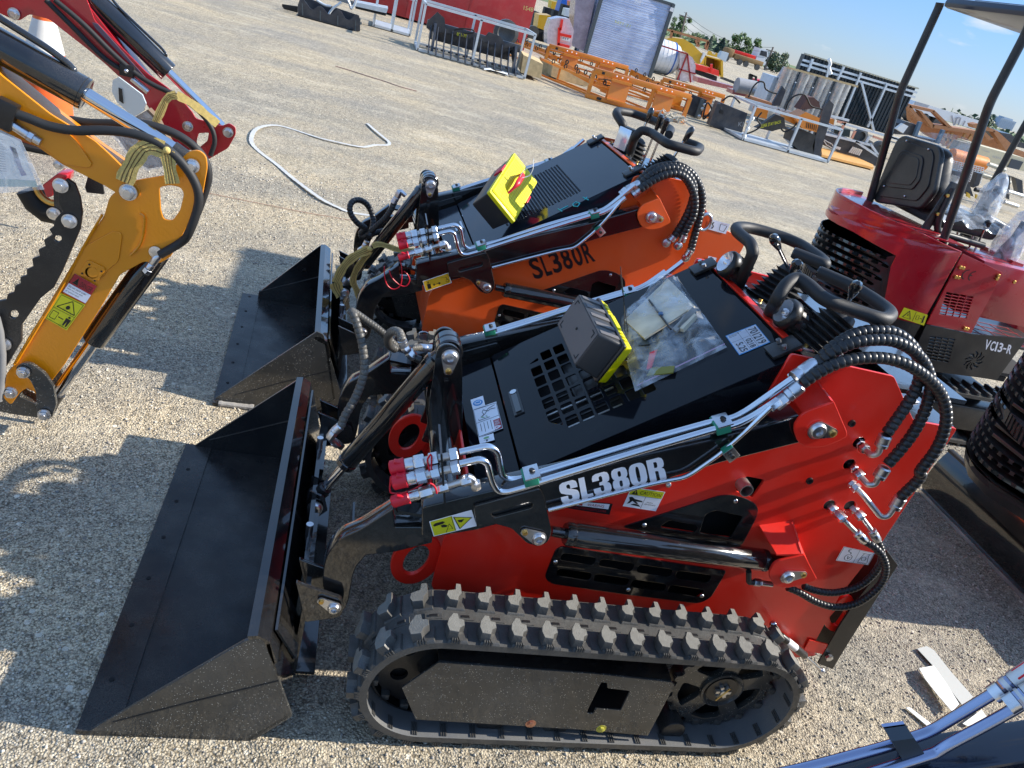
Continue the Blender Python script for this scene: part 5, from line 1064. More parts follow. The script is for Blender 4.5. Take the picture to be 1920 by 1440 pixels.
    for i in range(8):
        for j in range(4):
            p=(a.lerp(b,(j+.5)/4)).lerp(d.lerp(c,(j+.5)/4),(i+.5)/8); sl.append(round2([(p.x-.019,p.y-.005),(p.x+.019,p.y-.005),(p.x+.019,p.y+.005),(p.x-.019,p.y+.005)],.004,2))
    fc=ey('e2',[(540,378)])[0]
    for k in range(10):
        a0=2*math.pi*k/10; pts=[(fc.x+r_*math.cos(a0+da),fc.z+r_*math.sin(a0+da)) for r_,da in ((.016,.0),(.045,.25),(.062,.62),(.058,.75),(.038,.45),(.016,.3))]; sl.append(pts)
    g=G(); g.plate(o,sl,TS(-.42),.008,BLKM,.001); lp=P('lower_panel',g)
    g=G(); d_=Q(g,ey('e2',[(622,250),(805,292),(790,345),(602,310)],-.4248)); 
    for ch,x0,x1 in (('V',0,.16),('C',.18,.32),('1',.345,.40),('3',.44,.58),('-',.60,.70),('R',.73,.88)): d_.t(ch,x0,.0 if ch!='-' else .45,x1,1.0 if ch!='-' else .62,WHT,.0006,.025)
    part('model_lettering',g,lp)
    # front console, floor mat and platform
    g=G(); g.box((.25,-.26,.93),(.55,.30,.30),RED2,b=.01); q=ey('e1',[(1380,490),(1440,400),(1498,420),(1390,680),(1290,660)],-.30); g.prism(q,(0,.25,0),RED2); P('seat_console',g)
    g=G(); g.prism([(.12,-.42,.655),(.70,-.42,.655),(.80,-.30,.655),(.80,.42,.655),(.12,.42,.655)],(0,0,.012),BLKM)
    RS=mat('red_stitching',(.5,.05,.05),.7)
    for k in range(5): g.box((.16+k*.13,-.25,.668),(.003,.30,.002),RS); g.box((.42,-.395+k*.075,.668),(.56,.003,.002),RS)
    g.prism([(.10,-.42,.48),(.80,-.42,.48),(.80,.42,.48),(.10,.42,.48)],(0,0,.02),BLAK); P('floor_plate',g)
    # seat
    g=G(); bx=-.30
    so=[EF.x(x,y,bx) for x,y in K('e4',[(1075,915),(1310,985),(1328,1045),(1282,1295),(1185,1412),(880,1368),(862,1330),(1000,1000),(1030,940)])]
    T=Mx(((0,0,-1,bx),(-1,0,0,0),(0,1,0,0),(0,0,0,1))); rg=round2([(-p.y,p.z) for p in so],.03,4); g.plate(rg,[],T,.03,BLKM,.008)
    cx=sum(p[0] for p in rg)/len(rg); cz=sum(p[1] for p in rg)/len(rg)
    for k,off,th in ((.82,.017,.010),(.54,.024,.010),(.44,.030,.006)): g.plate([(cx+(p[0]-cx)*k,cz+(p[1]-cz)*k) for p in rg],[],T@Mx.Translation((0,0,off)),th,BLKM,.002)
    g.plate([(cx+(p[0]-cx)*.96,cz+(p[1]-cz)*.96) for p in rg],[],T@Mx.Translation((0,0,-.05)),.08,BLKM,.02)
    for sy in (-1,1):
        for sz in (-1,1): c=V((bx-.026,-cx+sy*.10,cz+sz*.13)); g.ball(c,.006,ZN)
    g.box((-.02,.03,1.19),(.42,.42,.09),BLKM,b=.03); st_=P('seat',g)
    g=G(); g.sweep(rpath([(-.25,-.20,1.36),(-.25,-.215,1.20),(-.22,-.215,1.13),(.10,-.215,1.12)],.04),.018,BLKM,10); g.box((-.27,-.20,1.24),(.05,.012,.30),BLKM,Mx.Rotation(.12,3,'Y'),b=.004)
    for z in (1.32,1.22): g.hexn((-.27,-.207,z),(-.27,-.222,z),.010,BRS)
    part('seat_bracket',g,st_)
    g=G(); vs=[];fs=[];n=16
    yc=.03
    for i in range(n+1):
        for j in range(n+1):
            a=math.pi*(j/n)-math.pi/2; z=1.14+.44*i/n; w_=.235+.02*math.sin(i*1.1)+.012*noise.noise(V((i*.9,j*.9,0))); vs.append(V((bx+.06+.10*math.cos(a)*(.8+.3*noise.noise(V((i*.7,j*.8,3)))),yc+w_*math.sin(a),z+.02*math.cos(a*2))))
    for i in range(n):
        for j in range(n): fs.append((i*(n+1)+j,i*(n+1)+j+1,(i+1)*(n+1)+j+1,(i+1)*(n+1)+j))
    g.add(vs,fs,FILM); vs=[];fs=[]
    for i in range(n+1):
        for j in range(n+1): u,v_=i/n,j/n; vs.append(V((-.22+.46*u,yc-.24+.48*v_,1.245+.03*noise.noise(V((u*6,v_*6,9)))-.06*max(0,abs(v_-.5)-.42)*10)))
    for i in range(n):
        for j in range(n): fs.append((i*(n+1)+j,i*(n+1)+j+1,(i+1)*(n+1)+j+1,(i+1)*(n+1)+j))
    g.add(vs,fs,FILM); part('plastic_cover',g,st_)
    # canopy posts and roof
    for pts,Y in ((K('F',[(1763,5),(1760,14),(1689,170),(1627,390)]),.27),(K('F',[(1940,20),(1925,60),(1856,192),(1764,465)]),-.36)):
        g=G(); g.sweep(rpath([EF.y(x,y,Y) for x,y in pts],.05),.021,BLKM,14); P('canopy_post',g)
    for pts,Y in ((K('F',[(1980,140),(1925,228),(1838,385),(1800,450)]),.36),):
        g=G(); g.sweep(rpath([EF.y(x,y,Y) for x,y in pts],.05),.019,BLKM,14); P('canopy_post',g)
    g=G(); g.sweep([(.75,-.36,.66),(.75,-.36,2.1)],.019,BLKM,12); P('canopy_post',g)
    g=G(); CAN=mat('navy_canopy',(.012,.020,.042),.35,coat=.3); g.box((.20,-.06,2.185),(1.20,.82,.05),CAN,b=.02); g.box((.20,-.06,2.215),(1.0,.66,.03),CAN,b=.012); P('canopy_roof',g)
    g=G(); g.sweep([EF.y(x,y,.1) for x,y in K('F',[(1852,408),(1888,428)])],.02,BLKM,10); P('grab_bar',g)
    # levers
    for (kx,ky),(bx_,by),Y in (((1796,427),(1790,480),.05),((1832,418),(1812,480),-.05),((1849,424),(1820,485),-.18)):
        a,b=EF.y(kx,ky,Y),EF.y(bx_,by,Y); g=G(); d_=(a-b).normalized(); g.cyl(b-d_*.03,a,.006,CHR,10); g.sweep([a-d_*.02,a,a+d_*.025,a+d_*.034],[.009,.018,.019,.006],BLKM,14); P('lever',g)
    def film_bag(c,rx,rz,seed,inner):
        g=G(); n=22; vs=[];fs=[]
        for i in range(n+1):
            th=math.pi*i/n
            for j in range(n):
                a=2*math.pi*j/n; k=1+.35*noise.noise(V((math.cos(a)*1.6+seed,math.sin(a)*1.6,th*2.1)))+.12*noise.noise(V((a*4,th*5,seed))); q=V((math.sin(th)*math.cos(a)*rx*k,math.sin(th)*math.sin(a)*rx*k,math.cos(th)*rz)); q.x*=.75+.45*(1-i/n)*.0+.35*(i/n); q.y*=.75+.35*(i/n); vs.append(V(c)+q+V((-.05*q.z*0,0,0)))
        for i in range(n):
            for j in range(n): fs.append((i*n+j,i*n+(j+1)%n,(i+1)*n+(j+1)%n,(i+1)*n+j))
        g.add(vs,fs,film('milky_film',a=.42,bs=18)); o=P('plastic_cover',g)
        g=G(); c=V(c); g.sweep([c-V((0,0,rz*.9)),c-V((0,0,rz*.3)),c+V((0,0,rz*.1)),c+V((.02,0,rz*.6))],[.05,.035,.014,.024],BOOT,14); P('joystick',g)
    film_bag(EF.y(1848,388,.05),.075,.20,1.,1); film_bag(EF.y(1898,450,-.20),.085,.17,5.,1)
    # undercarriage
    for s in (-1,1):
        g=G(); y=s*.36; Ps=[];n=64
        per=2*.90+2*math.pi*.16
        prof=[(-.09,0),(-.09,-.02),(.09,-.02),(.09,0)]; vs=[];fs=[]
        for i in range(n):
            for yy,h in prof: q,_=stad(i*per/n,h,.90,-.10,.18,.16); vs.append(V((q.x,y+yy,q.z)))
        for i in range(n):
            j=(i+1)%n
            for a in range(4): fs.append((i*4+a,i*4+(a+1)%4,j*4+(a+1)%4,j*4+a))
        g.add(vs,fs,RUB); m_=34
        for i in range(m_):
            for dy,dt in ((-.045,0),(.045,.02)):
                q,nn=stad(i*per/m_+dt,.010,.90,-.10,.18,.16); a=math.atan2(nn.x,nn.z); g.box((q.x,y+dy,q.z),(.022,.075,.024),RUB,Mx.Rotation(a,3,'Y'),b=.003)
        P('rubber_track',g)
        g=G(); g.box((.35,y+s*.0,.18),(.86,.14,.16),BLKM,b=.02); g.cyl((-.10,y-.07,.18),(-.10,y+.07,.18),.13,BLKM); g.cyl((.80,y-.07,.18),(.80,y+.07,.18),.13,BLKM)
        for k in range(3): g.cyl((.1+.25*k,y-s*.0-.085,.06),(.1+.25*k,y+.085,.06),.04,BLKM)
        P('track_frame',g)
    g=G(); g.box((.35,0,.27),(.5,.6,.14),BLKM,b=.02); g.cyl((.25,0,.33),(.25,0,.45),.20,BLKM,28); P('undercarriage',g)
    g=G(); bl=[(-.30,.01),(-.325,.05),(-.33,.13),(-.32,.20),(-.295,.265),(-.27,.27),(-.285,.20),(-.295,.13),(-.29,.05),(-.275,.01)]
    g.prism([V((x,-.58,z)) for x,z in bl],(0,1.14,0),BLK,True); g.box((-.29,-.01,.27),(.035,1.14,.014),BLKM,b=.003); g.box((-.305,-.01,.012),(.03,1.15,.018),ZND)
    for yy in (-.2,.2): g.box((-.12,yy,.17),(.34,.05,.06),BLKM)
    P('dozer_blade',g)
    g=G(); g.box((1.0,0,.75),(.45,.14,.22),RED2,b=.02); g.sweep([(1.1,0,.8),(1.45,0,1.5),(2.0,0,1.7)],[.09,.10,.07],RED2,4,flat=True); P('boom',g)
    return t
ex1=excavator(EF,'dark red and black mini excavator lettered VC13-R with a plastic wrapped seat')
ex2=dup(ex1); ex2.location=(3.37,2.19,0)
for c in kids(ex2):
    if c.name.startswith('canopy'): bpy.data.objects.remove(c)
ex2.location=(3.37,2.19,0); ex2['label']='second mini excavator cut off by the right edge, its dozer blade on the ground'
ex_shade=dup(ex1); ex_shade.location=(2.36,.30,0); ex_shade['label']='unseen mini excavator added beyond the lower right corner to shade the nearest loader'  # added out of view so its canopy shades the nearest loader's arm
# ---------------- yellow excavator arm at left ----------------
AF=Fr(0,2.32,0)
def ay(s,pts,Y=0,fr=None): return [(fr or AF).y(x,y,Y) for x,y in K(s,pts)]
def sidepl(g,s,pts,holes,Y,th,m,rad=.006,bev=.0015,fr=None):
    o=[(p.x,p.z) for p in ay(s,pts,Y,fr)]; g.plate(round2(o,rad),[round2([(p.x,p.z) for p in ay(s,h,Y,fr)],.008) for h in holes],TS(Y+th/2),th,m,bev)
ya=thing('yellow_excavator','yellow orange mini excavator boom and dipper with black thumb at the left edge','mini excavator',AF)
A2=lambda n,g,p=None,l=None:part(n,g,p or ya,l)
g=G()
boomp=[(-60,420),(0,500),(340,770),(540,890),(640,950),(760,1060),(830,1130),(900,1200),(950,1290),(940,1330),(860,1350),(700,1250),(420,1110),(250,990),(-60,850)]
for Y in (-.055,.047): sidepl(g,'A',boomp,[],Y,.008,YEL,.01)
sidepl(g,'A',[(-60,440),(0,520),(330,790),(620,1010),(820,1150),(860,1250),(700,1230),(420,1090),(250,975),(-60,830)],[],-.047,.094,YEL,.01); A2('boom',g)
g=G(); sidepl(g,'A',[(-60,790),(270,980),(430,1110),(600,1135),(622,1110),(520,960),(440,880),(200,800),(-60,700)],[],-.062,.007,YEL,.02); A2('reinforcing_plate',g)
# dipper side plates
g=G(); dp=[(1245,1040),(1300,1010),(1360,1020),(1395,1070),(1398,1160),(1350,1380),(1300,1500)]
dip=[(x,y) for x,y in [(845,1240),(930,1215),(1130,1180),(1225,1070),(1275,1020),(1340,1012),(1390,1050),(1400,1130),(1365,1330),(1340,1440),(1280,1530)]]
full=[(x/3.6,y/3.6) for x,y in dip]+[(350,425),(320,482),(297,495),(270,490),(225,515),(190,575),(120,685),(72,745),(55,725),(38,735),(20,760),(5,745),(12,700),(30,680),(82,585),(152,468),(195,405),(205,370),(222,355)]
hole=[(1075,1265),(1150,1250),(1220,1265),(1242,1310),(1215,1420),(1165,1490),(1105,1480),(1085,1420)]
hole=[(x/3.6,y/3.6) for x,y in hole]
for Y in (-.052,.044): sidepl(g,'F',full,[hole],Y,.008,YEL,.012)
inn=[(235,365),(262,375),(262,470),(215,510),(110,680),(62,735),(34,720),(90,600),(165,475),(215,390)]
sidepl(g,'F',inn,[],-.044,.088,YEL,.01); A2('dipper',g)
g=G(); sidepl(g,'B',[(560,230),(765,118),(815,130),(825,160),(800,330),(740,370),(690,440),(470,420)],[],-.056,.005,YEL,.02); sidepl(g,'B',[(590,312),(718,375),(660,465),(535,400)],[[(600,370),(640,365),(665,400),(650,430),(610,430),(590,405)]],-.062,.008,YEL,.012)
q=ay('B',[(622,398)],-.058)[0]; g.cyl(q,q+V((0,-.004,0)),.018,YEL)
for p in ((603,345),(685,392),(555,405),(640,455)): c=ay('B',[p],-.0625)[0]; g.cyl(c,c+V((0,-.001,0)),.003,BLAK,8)
A2('bracket_plate',g)
def hexbolt(g,c,r=.016,m=ZN,o=(0,-1,0)):
    o=V(o); g.cyl(c,c+o*.005,r*1.2,m); g.hexn(c+o*.004,c+o*.016,r,m); g.cyl(c+o*.015,c+o*.020,r*.55,m)
g=G()
for s,p,r in (('A',(868,1295),.020),('A',(1298,1118),.017),('A',(36,784),.012)): hexbolt(g,ay(s,[p],-.06)[0],r); A2('pivot_bolt',g); g=G()
q=ay('B',[(1050,260)],-.055)[0]; g.rings(q,(0,-1,0),[(0,.018),(.004,.018),(.006,.009),(.006,0)],ZN); A2('pivot_bolt',g)
# weld seams
g=G()
for L in ([(930,1215),(940,1340),(955,1600),(960,1640),(900,1730),(800,1780)],[(700,1270),(560,1640),(300,2140)]): pass
for s,L in (('B',[(945,0),(975,30),(965,150),(940,220),(880,285)]),('B',[(690,10),(560,235),(430,480),(300,700),(110,1010)]),('Bz',[(490,190),(350,410),(160,740)])): g.sweep(resamp(cat(ay(s,L,-.057),4),.01),[.0035+.0007*random.random() for _ in resamp(cat(ay(s,L,-.057),4),.01)],YEL,6)
A2('weld_seam',g)
g=G(); d=Q(g,ay('B',[(505,405),(655,492),(575,610),(420,530)],-.0575)); d.r(WHT); d.r(INKR,0,0,1,.5,.001); d.r(INKR,0,0,.02,1,.001); d.r(INKR,0,.97,1,1,.001); d.t('DANGER',.42,.16,.93,.42,INK,.0014); d.poly([(.12,.42),(.24,.08),(.36,.42)],INK,.0012); d.line([(.24,.2),(.24,.34)],.02,WHT)
for k in range(3): d.t(('Do not stand under','boom may cause death','or serious injury')[k],.08,.56+.13*k,.85-.1*k,.64+.13*k,INK)
A2('danger_sticker',g)
g=G(); d=Q(g,ay('B',[(410,537),(577,617),(450,790),(300,705)],-.0575)); d.r(YDC); d.line([(.06,.04),(.95,.04),(.95,.96),(.06,.96),(.06,.04)],.015,INK); d.line([(.06,.52),(.95,.52)],.012,INK); d.line([(.15,.45),(.55,.08),(.90,.46),(.15,.45)],.03,INK); d.circ(.53,.33,.08,.07,INK); d.line([(.12,.62),(.36,.62),(.36,.88),(.12,.88),(.12,.62)],.02,INK); d.line([(.42,.74),(.64,.74)],.03,INK); d.circ(.80,.60,.05,.035,INK); d.poly([(.70,.65),(.92,.65),(.90,.92),(.84,.92),(.81,.75),(.78,.92),(.72,.92)],INK,.0014); A2('warning_sticker',g)
# cylinders
g=G(); a,b=ay('A',[(-70,270),(583,640)],-.0); d_=(b-a).normalized(); g.cyl(a,b,.044,BLK,32,bev=.004); g.cyl(b-d_*.012,b-d_*.010,.0445,BLAK,32); A2('boom_cylinder',g); g=G(); e=ay('A',[(1185,1015)],0)[0]; g.cyl(b,e,.020,CHR,24); g.cyl(e-d_*.01,ay('A',[(1290,1095)],0)[0],.024,BLKM); A2('cylinder_rod',g)
g=G(); g.sweep(rpath(ay('A',[(-60,70),(0,125),(330,330),(460,430),(505,480),(485,515)],.0),.03),.009,BLK,12); A2('hard_line',g)
g=G(); a,b=ay('B',[(1045,290),(635,860)],0.0); g.cyl(a+(a-b).normalized()*.02,b,.036,BLK,32,bev=.004); A2('thumb_cylinder',g); g=G(); e=ay('B',[(390,1210)],0)[0]; g.cyl(b,e,.019,CHR,24); g.cyl(e,e+(e-b).normalized()*.05,.024,BLKM); A2('cylinder_rod',g)
g=G(); a=ay('B',[(985,400),(1005,375),(1045,330),(1075,275)],-.05); g.cyl(a[0]+V((0,.03,0)),a[0],.012,BLKM); g.hexn(a[0],a[1],.013,ZN); ferrule(g,a[1],a[3],.0125); A2('hose_fitting',g)
for L,Y in (([(90,760),(200,800),(330,850),(500,880),(700,880),(860,895),(1000,935),(1120,1000),(1220,1090),(1300,1200),(1340,1310),(1330,1420),(1280,1560)],-.075),([(470,810),(600,830),(780,835),(950,835),(1100,870),(1230,930),(1330,1010),(1390,1100),(1405,1200),(1370,1330),(1330,1440)],.07)):
    g=G(); pp=ay('A',L,Y)
    if Y<0: pp+=ay('B',[(1230,190),(1080,280)],-.06)
    g.sweep(resamp(cat(pp,8),.012),.0125,mat('plain_hose',(.02,.02,.02),.6),14); A2('hydraulic_hose',g)
g=G(); q=ay('A',[(35,770)],-.075)[0]; g.box(q,(.05,.03,.075),BLKM,Mx.Rotation(.3,3,'Y'),b=.004); a,b=ay('A',[(65,830),(190,910)],-.07); g.cyl(a,b,.013,ZN,16); c=ay('A',[(275,960)],-.07)[0]; g.hexn(b,b.lerp(c,.45),.0145,ZN); g.cyl(b,c,.011,ZND); A2('hose_fitting',g)
# thumb : toothed black plates
tee=[(125,335),(110,350),(110,380),(118,395),(104,410),(100,425),(92,430),(98,440),(82,450),(85,462),(72,468),(74,480),(60,485),(62,500),(50,505),(50,516),(38,520),(38,532),(28,536),(26,548),(14,552),(12,562),(-5,565),(-30,640),(-30,700),(10,690),(40,640),(40,610),(75,560),(100,540),(118,505),(150,430),(154,400),(150,370),(140,345)]
for Y,dx in ((-.075,0),(.06,1)):
    g=G(); sidepl(g,'F',tee,[[(103,442),(114,442),(116,450),(108,455),(100,450)],[(18,585),(30,580),(36,590),(28,598),(18,596)]],Y,.012,BLKM,.002); A2('thumb',g)
for s,p in (('A',(412,1250)),('B',(470,50)),('B',(30,880))): g=G(); hexbolt(g,ay(s,[p],-.078)[0],.017); A2('thumb_bolt',g)
g=G(); sidepl(g,'B',[(150,1010),(205,1015),(300,1080),(360,1170),(380,1290),(350,1380),(290,1395),(245,1370),(250,1300),(240,1200),(200,1120),(120,1070),(105,1040)],[],-.082,.014,BLKD,.01); sidepl(g,'B',[(340,985),(400,1040),(435,1110),(420,1250),(380,1330),(350,1380),(300,1390),(250,1200),(260,1080)],[],.05,.014,BLKD,.01); sidepl(g,'B',[(-40,1150),(60,1150),(130,1180),(135,1240),(250,1290),(330,1390),(100,1360),(-40,1330)],[],-.03,.05,BLKD,.01); A2('linkage',g)
for p in ((160,1070),(300,1355),(75,1205)): g=G(); hexbolt(g,ay('B',[p],-.086)[0],.016,ZN); A2('linkage_bolt',g)
g=G(); g.sweep([AF.y(x,y,-.10) for x,y in K('B',[(-30,700),(-4,800),(12,950),(10,1100),(-10,1260)])],.012,mat('grey_tube',(.2,.2,.2),.5),10); A2('bucket_edge',g)
# ---------------- red arm behind ----------------
BF=Fr(0,3.9,0); ra=thing('crimson_excavator','dark crimson red excavator boom behind the yellow one in the upper left corner','mini excavator',BF); A3=lambda n,g:part(n,g,ra)
g=G(); bp=[(-60,-60),(560,-60),(600,30),(640,140),(1000,500),(1130,590),(1230,680),(1300,760),(1320,800),(1500,850),(1545,830),(1590,860),(1590,910),(1540,1000),(1400,1080),(1380,1020),(1230,1010),(1090,870),(1000,720),(900,590),(600,340),(330,130),(200,95),(130,140),(60,120),(-60,60)]
for Y in (-.06,.05): sidepl(g,'A',bp,[[(1340,900),(1410,895),(1400,950),(1340,1000),(1325,960)]],Y,.009,RED2,.012,fr=BF)
sidepl(g,'A',[(-60,-60),(520,-60),(980,520),(1200,760),(1180,880),(1000,700),(600,330),(330,110),(-60,30)],[],-.05,.10,RED2,.01,fr=BF); A3('boom',g)
g=G(); sidepl(g,'A',[(620,150),(660,160),(980,520),(1060,590),(1000,560),(640,190)],[],-.065,.004,mat('purple_grey_sticker',(.12,.08,.11),.4),.002,fr=BF); A3('sticker_strip',g)
g=G(); a,b=ay('A',[(600,-40),(1140,490)],0,BF); g.cyl(a,b,.046,BLK,28,bev=.004); A3('boom_cylinder',g); g=G(); e=ay('A',[(1500,850)],0,BF)[0]; g.cyl(b,e,.019,CHR,20); A3('cylinder_rod',g)
g=G(); g.sweep(rpath(ay('A',[(720,-60),(790,40),(1095,330),(1125,370),(1115,395)],0,BF),.03),.006,BLK,10); A3('hard_line',g)
for L,Y in (([(310,0),(480,170),(690,380),(820,470)],-.075),([(370,0),(560,160),(740,340),(860,450),(950,520),(1050,580),(1200,650),(1330,740),(1420,850),(1450,950),(1420,1050)],-.085)):
    g=G(); g.sweep(resamp(cat(ay('A',L,Y,BF),6),.02),.011,mat('plain_hose',(.02,.02,.02),.6),10); A3('hydraulic_hose',g)
g=G(); q=ay('A',[(860,475)],-.08,BF)[0]; g.box(q,(.06,.03,.05),BLKM,b=.004); g.ball(q+V((0,-.018,0)),.010,ZN); a,b=ay('A',[(890,530),(1000,620)],-.07,BF); g.cyl(a,b,.013,ZN)
for p in ((95,92),(1268,852),(1540,892)): hexbolt(g,ay('A',[p],-.066,BF)[0],.020)
A3('pivot_bolt',g)
# bodies of the two left machines, just outside the frame
def leftbody(t,x,end,m):
    def rc(o):
        for c in kids(o):
            if c.data and RED2.name in [q.name for q in c.data.materials] and m!=RED2:
                k=c.data.copy(); c.data=k
                for i,q in enumerate(k.materials):
                    if q==RED2: k.materials[i]=m
            rc(c)
    tmp=dup(ex1); rc(tmp)
    for c in list(kids(tmp)):
        if c.name.split('.')[0] in ('boom','canopy_post','canopy_roof','joystick','plastic_cover','grab_bar','warning_sticker'): bpy.data.objects.remove(c)
        else: c.parent=t; c.matrix_parent_inverse=Mx(); c.location.x+=x
    bpy.data.objects.remove(tmp)
    a,b=end; g=G(); g.prism([V((a.x,-.05,a.z)),V((b.x,-.05,b.z)),V((x+.75,-.05,1.15)),V((x+1.0,-.05,.62)),V((x+.85,-.05,.60)),V((x+.50,-.05,1.25))],(0,.10,0),m); part('boom_root',g,t)
leftbody(ya,-2.9,(ay('A',[(-60,430)])[0],ay('A',[(-60,840)])[0]),YEL)
leftbody(ra,-3.3,(ay('A',[(-60,-55)],0,BF)[0],ay('A',[(-60,100)],0,BF)[0]),RED2)
# ratchet strap on both arms
w0=lambda L,Y:[AF.M@p for p in ay('A',L,Y)]
tS=thing('tie_strap','yellow webbing strap wound round the yellow and crimson excavator arms','strap'); g=G()
ribbon(g,w0([(840,1230),(880,1130),(960,1010),(1040,990),(1100,1010)],-.085),.045,(.1,-1,.2),STRAP,seam=SEAM); part('webbing',g,tS); g=G(); ribbon(g,w0([(1130,1020),(1140,1100),(1165,1240)],-.085),.035,(.1,-1,.2),STRAP,seam=SEAM); part('webbing',g,tS); g=G(); ribbon(g,w0([(900,1060),(960,960),(1030,870),(1080,760),(1130,660),(1190,640)],.1),.022,(.3,-1,.2),STRAP,seam=SEAM)
part('webbing',g,tS); g=G(); ribbon(g,w0([(1190,640),(1300,700),(1400,780),(1470,840)],.9),.03,(.1,-1,.4),STRAP); part('webbing',g,tS); g=G(); g.ball(w0([(1125,1015)],-.09)[0],.010,STRAP); part('knot',g,tS)
# sheet in a plastic sleeve hanging at left edge
HF=Fr(-1.02,2.22,0); g=G(); q=[HF.y(x,y,0) for x,y in K('Az',[(-80,205),(215,345),(460,860),(-80,905)])]; g.prism(q,(0,.001,0),FILM); o=thing('spec_sheet','printed spec sheet in a clear sleeve hanging under the yellow boom','paper sheet',HF); part('sleeve',g,o)
g=G(); q=[HF.y(x,y,.004) for x,y in K('Az',[(-80,230),(205,355),(395,830),(-80,830)])]; d=Q(g,q); d.r(WHP); d.poly([(.0,.85),(1,.86),(1,1),(0,1)],mat('pale_green_print',(.35,.45,.40),.6)); 
for k in range(14): d.line([(.1,.12+.045*k),(.36,.12+.045*k)],.012,mat('grey_print',(.35,.35,.38),.6))
d.poly([(.55,.2),(.75,.2),(.78,.6),(.84,.75),(.70,.78),(.66,.6)],mat('blue_grey_print',(.18,.16,.30),.6)); d.poly([(.60,.2),(.74,.2),(.76,.42),(.63,.42)],mat('rust_print',(.45,.22,.16),.6)); part('sheet',g,o)
# red attachment pieces low behind
CF_=Fr(0,3.35,0); o=thing('excavator_attachment','small crimson quick hitch with black claw plates below the spec sheet','attachment',CF_)
cz=lambda L,Y=0:[CF_.y(x,y,Y) for x,y in K('Az',L)]
g=G(); g.plate(round2([(p.x,p.z) for p in cz([(470,790),(640,660),(740,680),(730,760),(700,780),(760,870),(700,880),(660,800),(600,830),(590,900),(520,920)])],.01),[round2([(p.x,p.z) for p in cz([(560,660),(610,655),(620,690),(570,700)])],.004)] if False else [],TS(0),.08,RED2,.004); part('hitch',g,o)
g=G(); g.plate(round2([(p.x,p.z) for p in cz([(610,790),(650,780),(700,850),(800,950),(850,1070),(850,1220),(790,1300),(700,1290),(660,1240),(600,1150),(590,1100),(640,1080),(650,1020),(620,990)])],.006),[],TS(-.06),.012,BLKM,.002)
g.plate(round2([(p.x,p.z) for p in cz([(840,760),(930,790),(990,860),(1010,980),(820,960),(800,900)])],.006),[],TS(.1),.012,BLKM,.002); part('claw',g,o)
g=G(); g.sweep(rpath([p for p in cz([(370,830),(420,930),(520,1000),(650,1010)],-.02)],.1),.014,BRS,10); g.sweep([p for p in cz([(300,860),(380,1000),(480,1080),(600,1100)],.02)],.05,BLAK,12); part('hose',g,o)
for p,r in (((633,815),.016),((610,600),.016),((560,1110),.022)): g=G(); hexbolt(g,cz([p],-.07)[0],r); part('bolt',g,o)
# pale windscreen-like visor and bags between the arms
g=G(); VF=Fr(0,3.55,0); q=[VF.y(x,y,0) for x,y in K('A',[(760,540),(800,520),(960,640),(985,700),(970,750),(900,790),(790,690),(755,620)])]; g.prism(q,(0,.012,0),mat('pale_visor',(.55,.58,.56),.15,coat=1)); q=[VF.y(x,y,-.008) for x,y in K('A',[(800,590),(825,600),(835,700),(805,680)])]; g.prism(q,(0,-.002,0),BLKM); thing('plastic_visor','pale plastic visor hanging between the crimson and yellow booms','visor',VF,g=g)
g=G(); q=[VF.y(x,y,.1) for x,y in K('A',[(680,850),(800,840),(900,800),(1000,740),(1060,800),(1110,900),(1230,1100),(1000,1140),(900,1080),(800,940)])]; BR_=mat('brown_paper',(.16,.11,.07),.6,vary=.4); g.prism(q,(0,.05,0),BR_); vs=[p+V((0,-.03,0)) for p in q]; g.add(vs,[tuple(range(len(vs)))],FILM); thing('wrapped_parcel','brown parcel in shiny clear film behind the yellow dipper','parcel',VF,g=g)
# traffic cone
cp=V((-1.86,5.45,0)); g=G(); OC=mat('cone_orange',(.78,.12,.02),.5,vary=.1,dust=.1); WC=mat('cone_white_band',(.62,.60,.55),.6,vary=.3,dust=.5)
CZ=[Fr(0,0).y(75,q,5.45).z for q in (34,94,111,136)]; cf=Fr(cp.x,cp.y); o=thing('traffic_cone','tall scuffed orange and white traffic cone behind the booms','traffic cone',cf)
g.lathe((0,0,0),(0,0,1),[(.03,.17),(CZ[3],.135)],OC,28); g.lathe((0,0,0),(0,0,1),[(CZ[2],.112),(CZ[1],.108)],OC,28); g.lathe((0,0,0),(0,0,1),[(CZ[0],.062),(CZ[0]+.06,.055),(CZ[0]+.07,.03)],OC,28); part('cone_body',g,o)
g=G(); g.lathe((0,0,0),(0,0,1),[(CZ[3],.1355),(CZ[2],.1125)],WC,28); part('reflective_band',g,o); g=G(); g.lathe((0,0,0),(0,0,1),[(CZ[1],.1085),(CZ[0],.0625)],WC,28); part('reflective_band',g,o); g=G(); g.box((0,0,.015),(.44,.44,.03),BLAK,b=.01); part('cone_base',g,o)
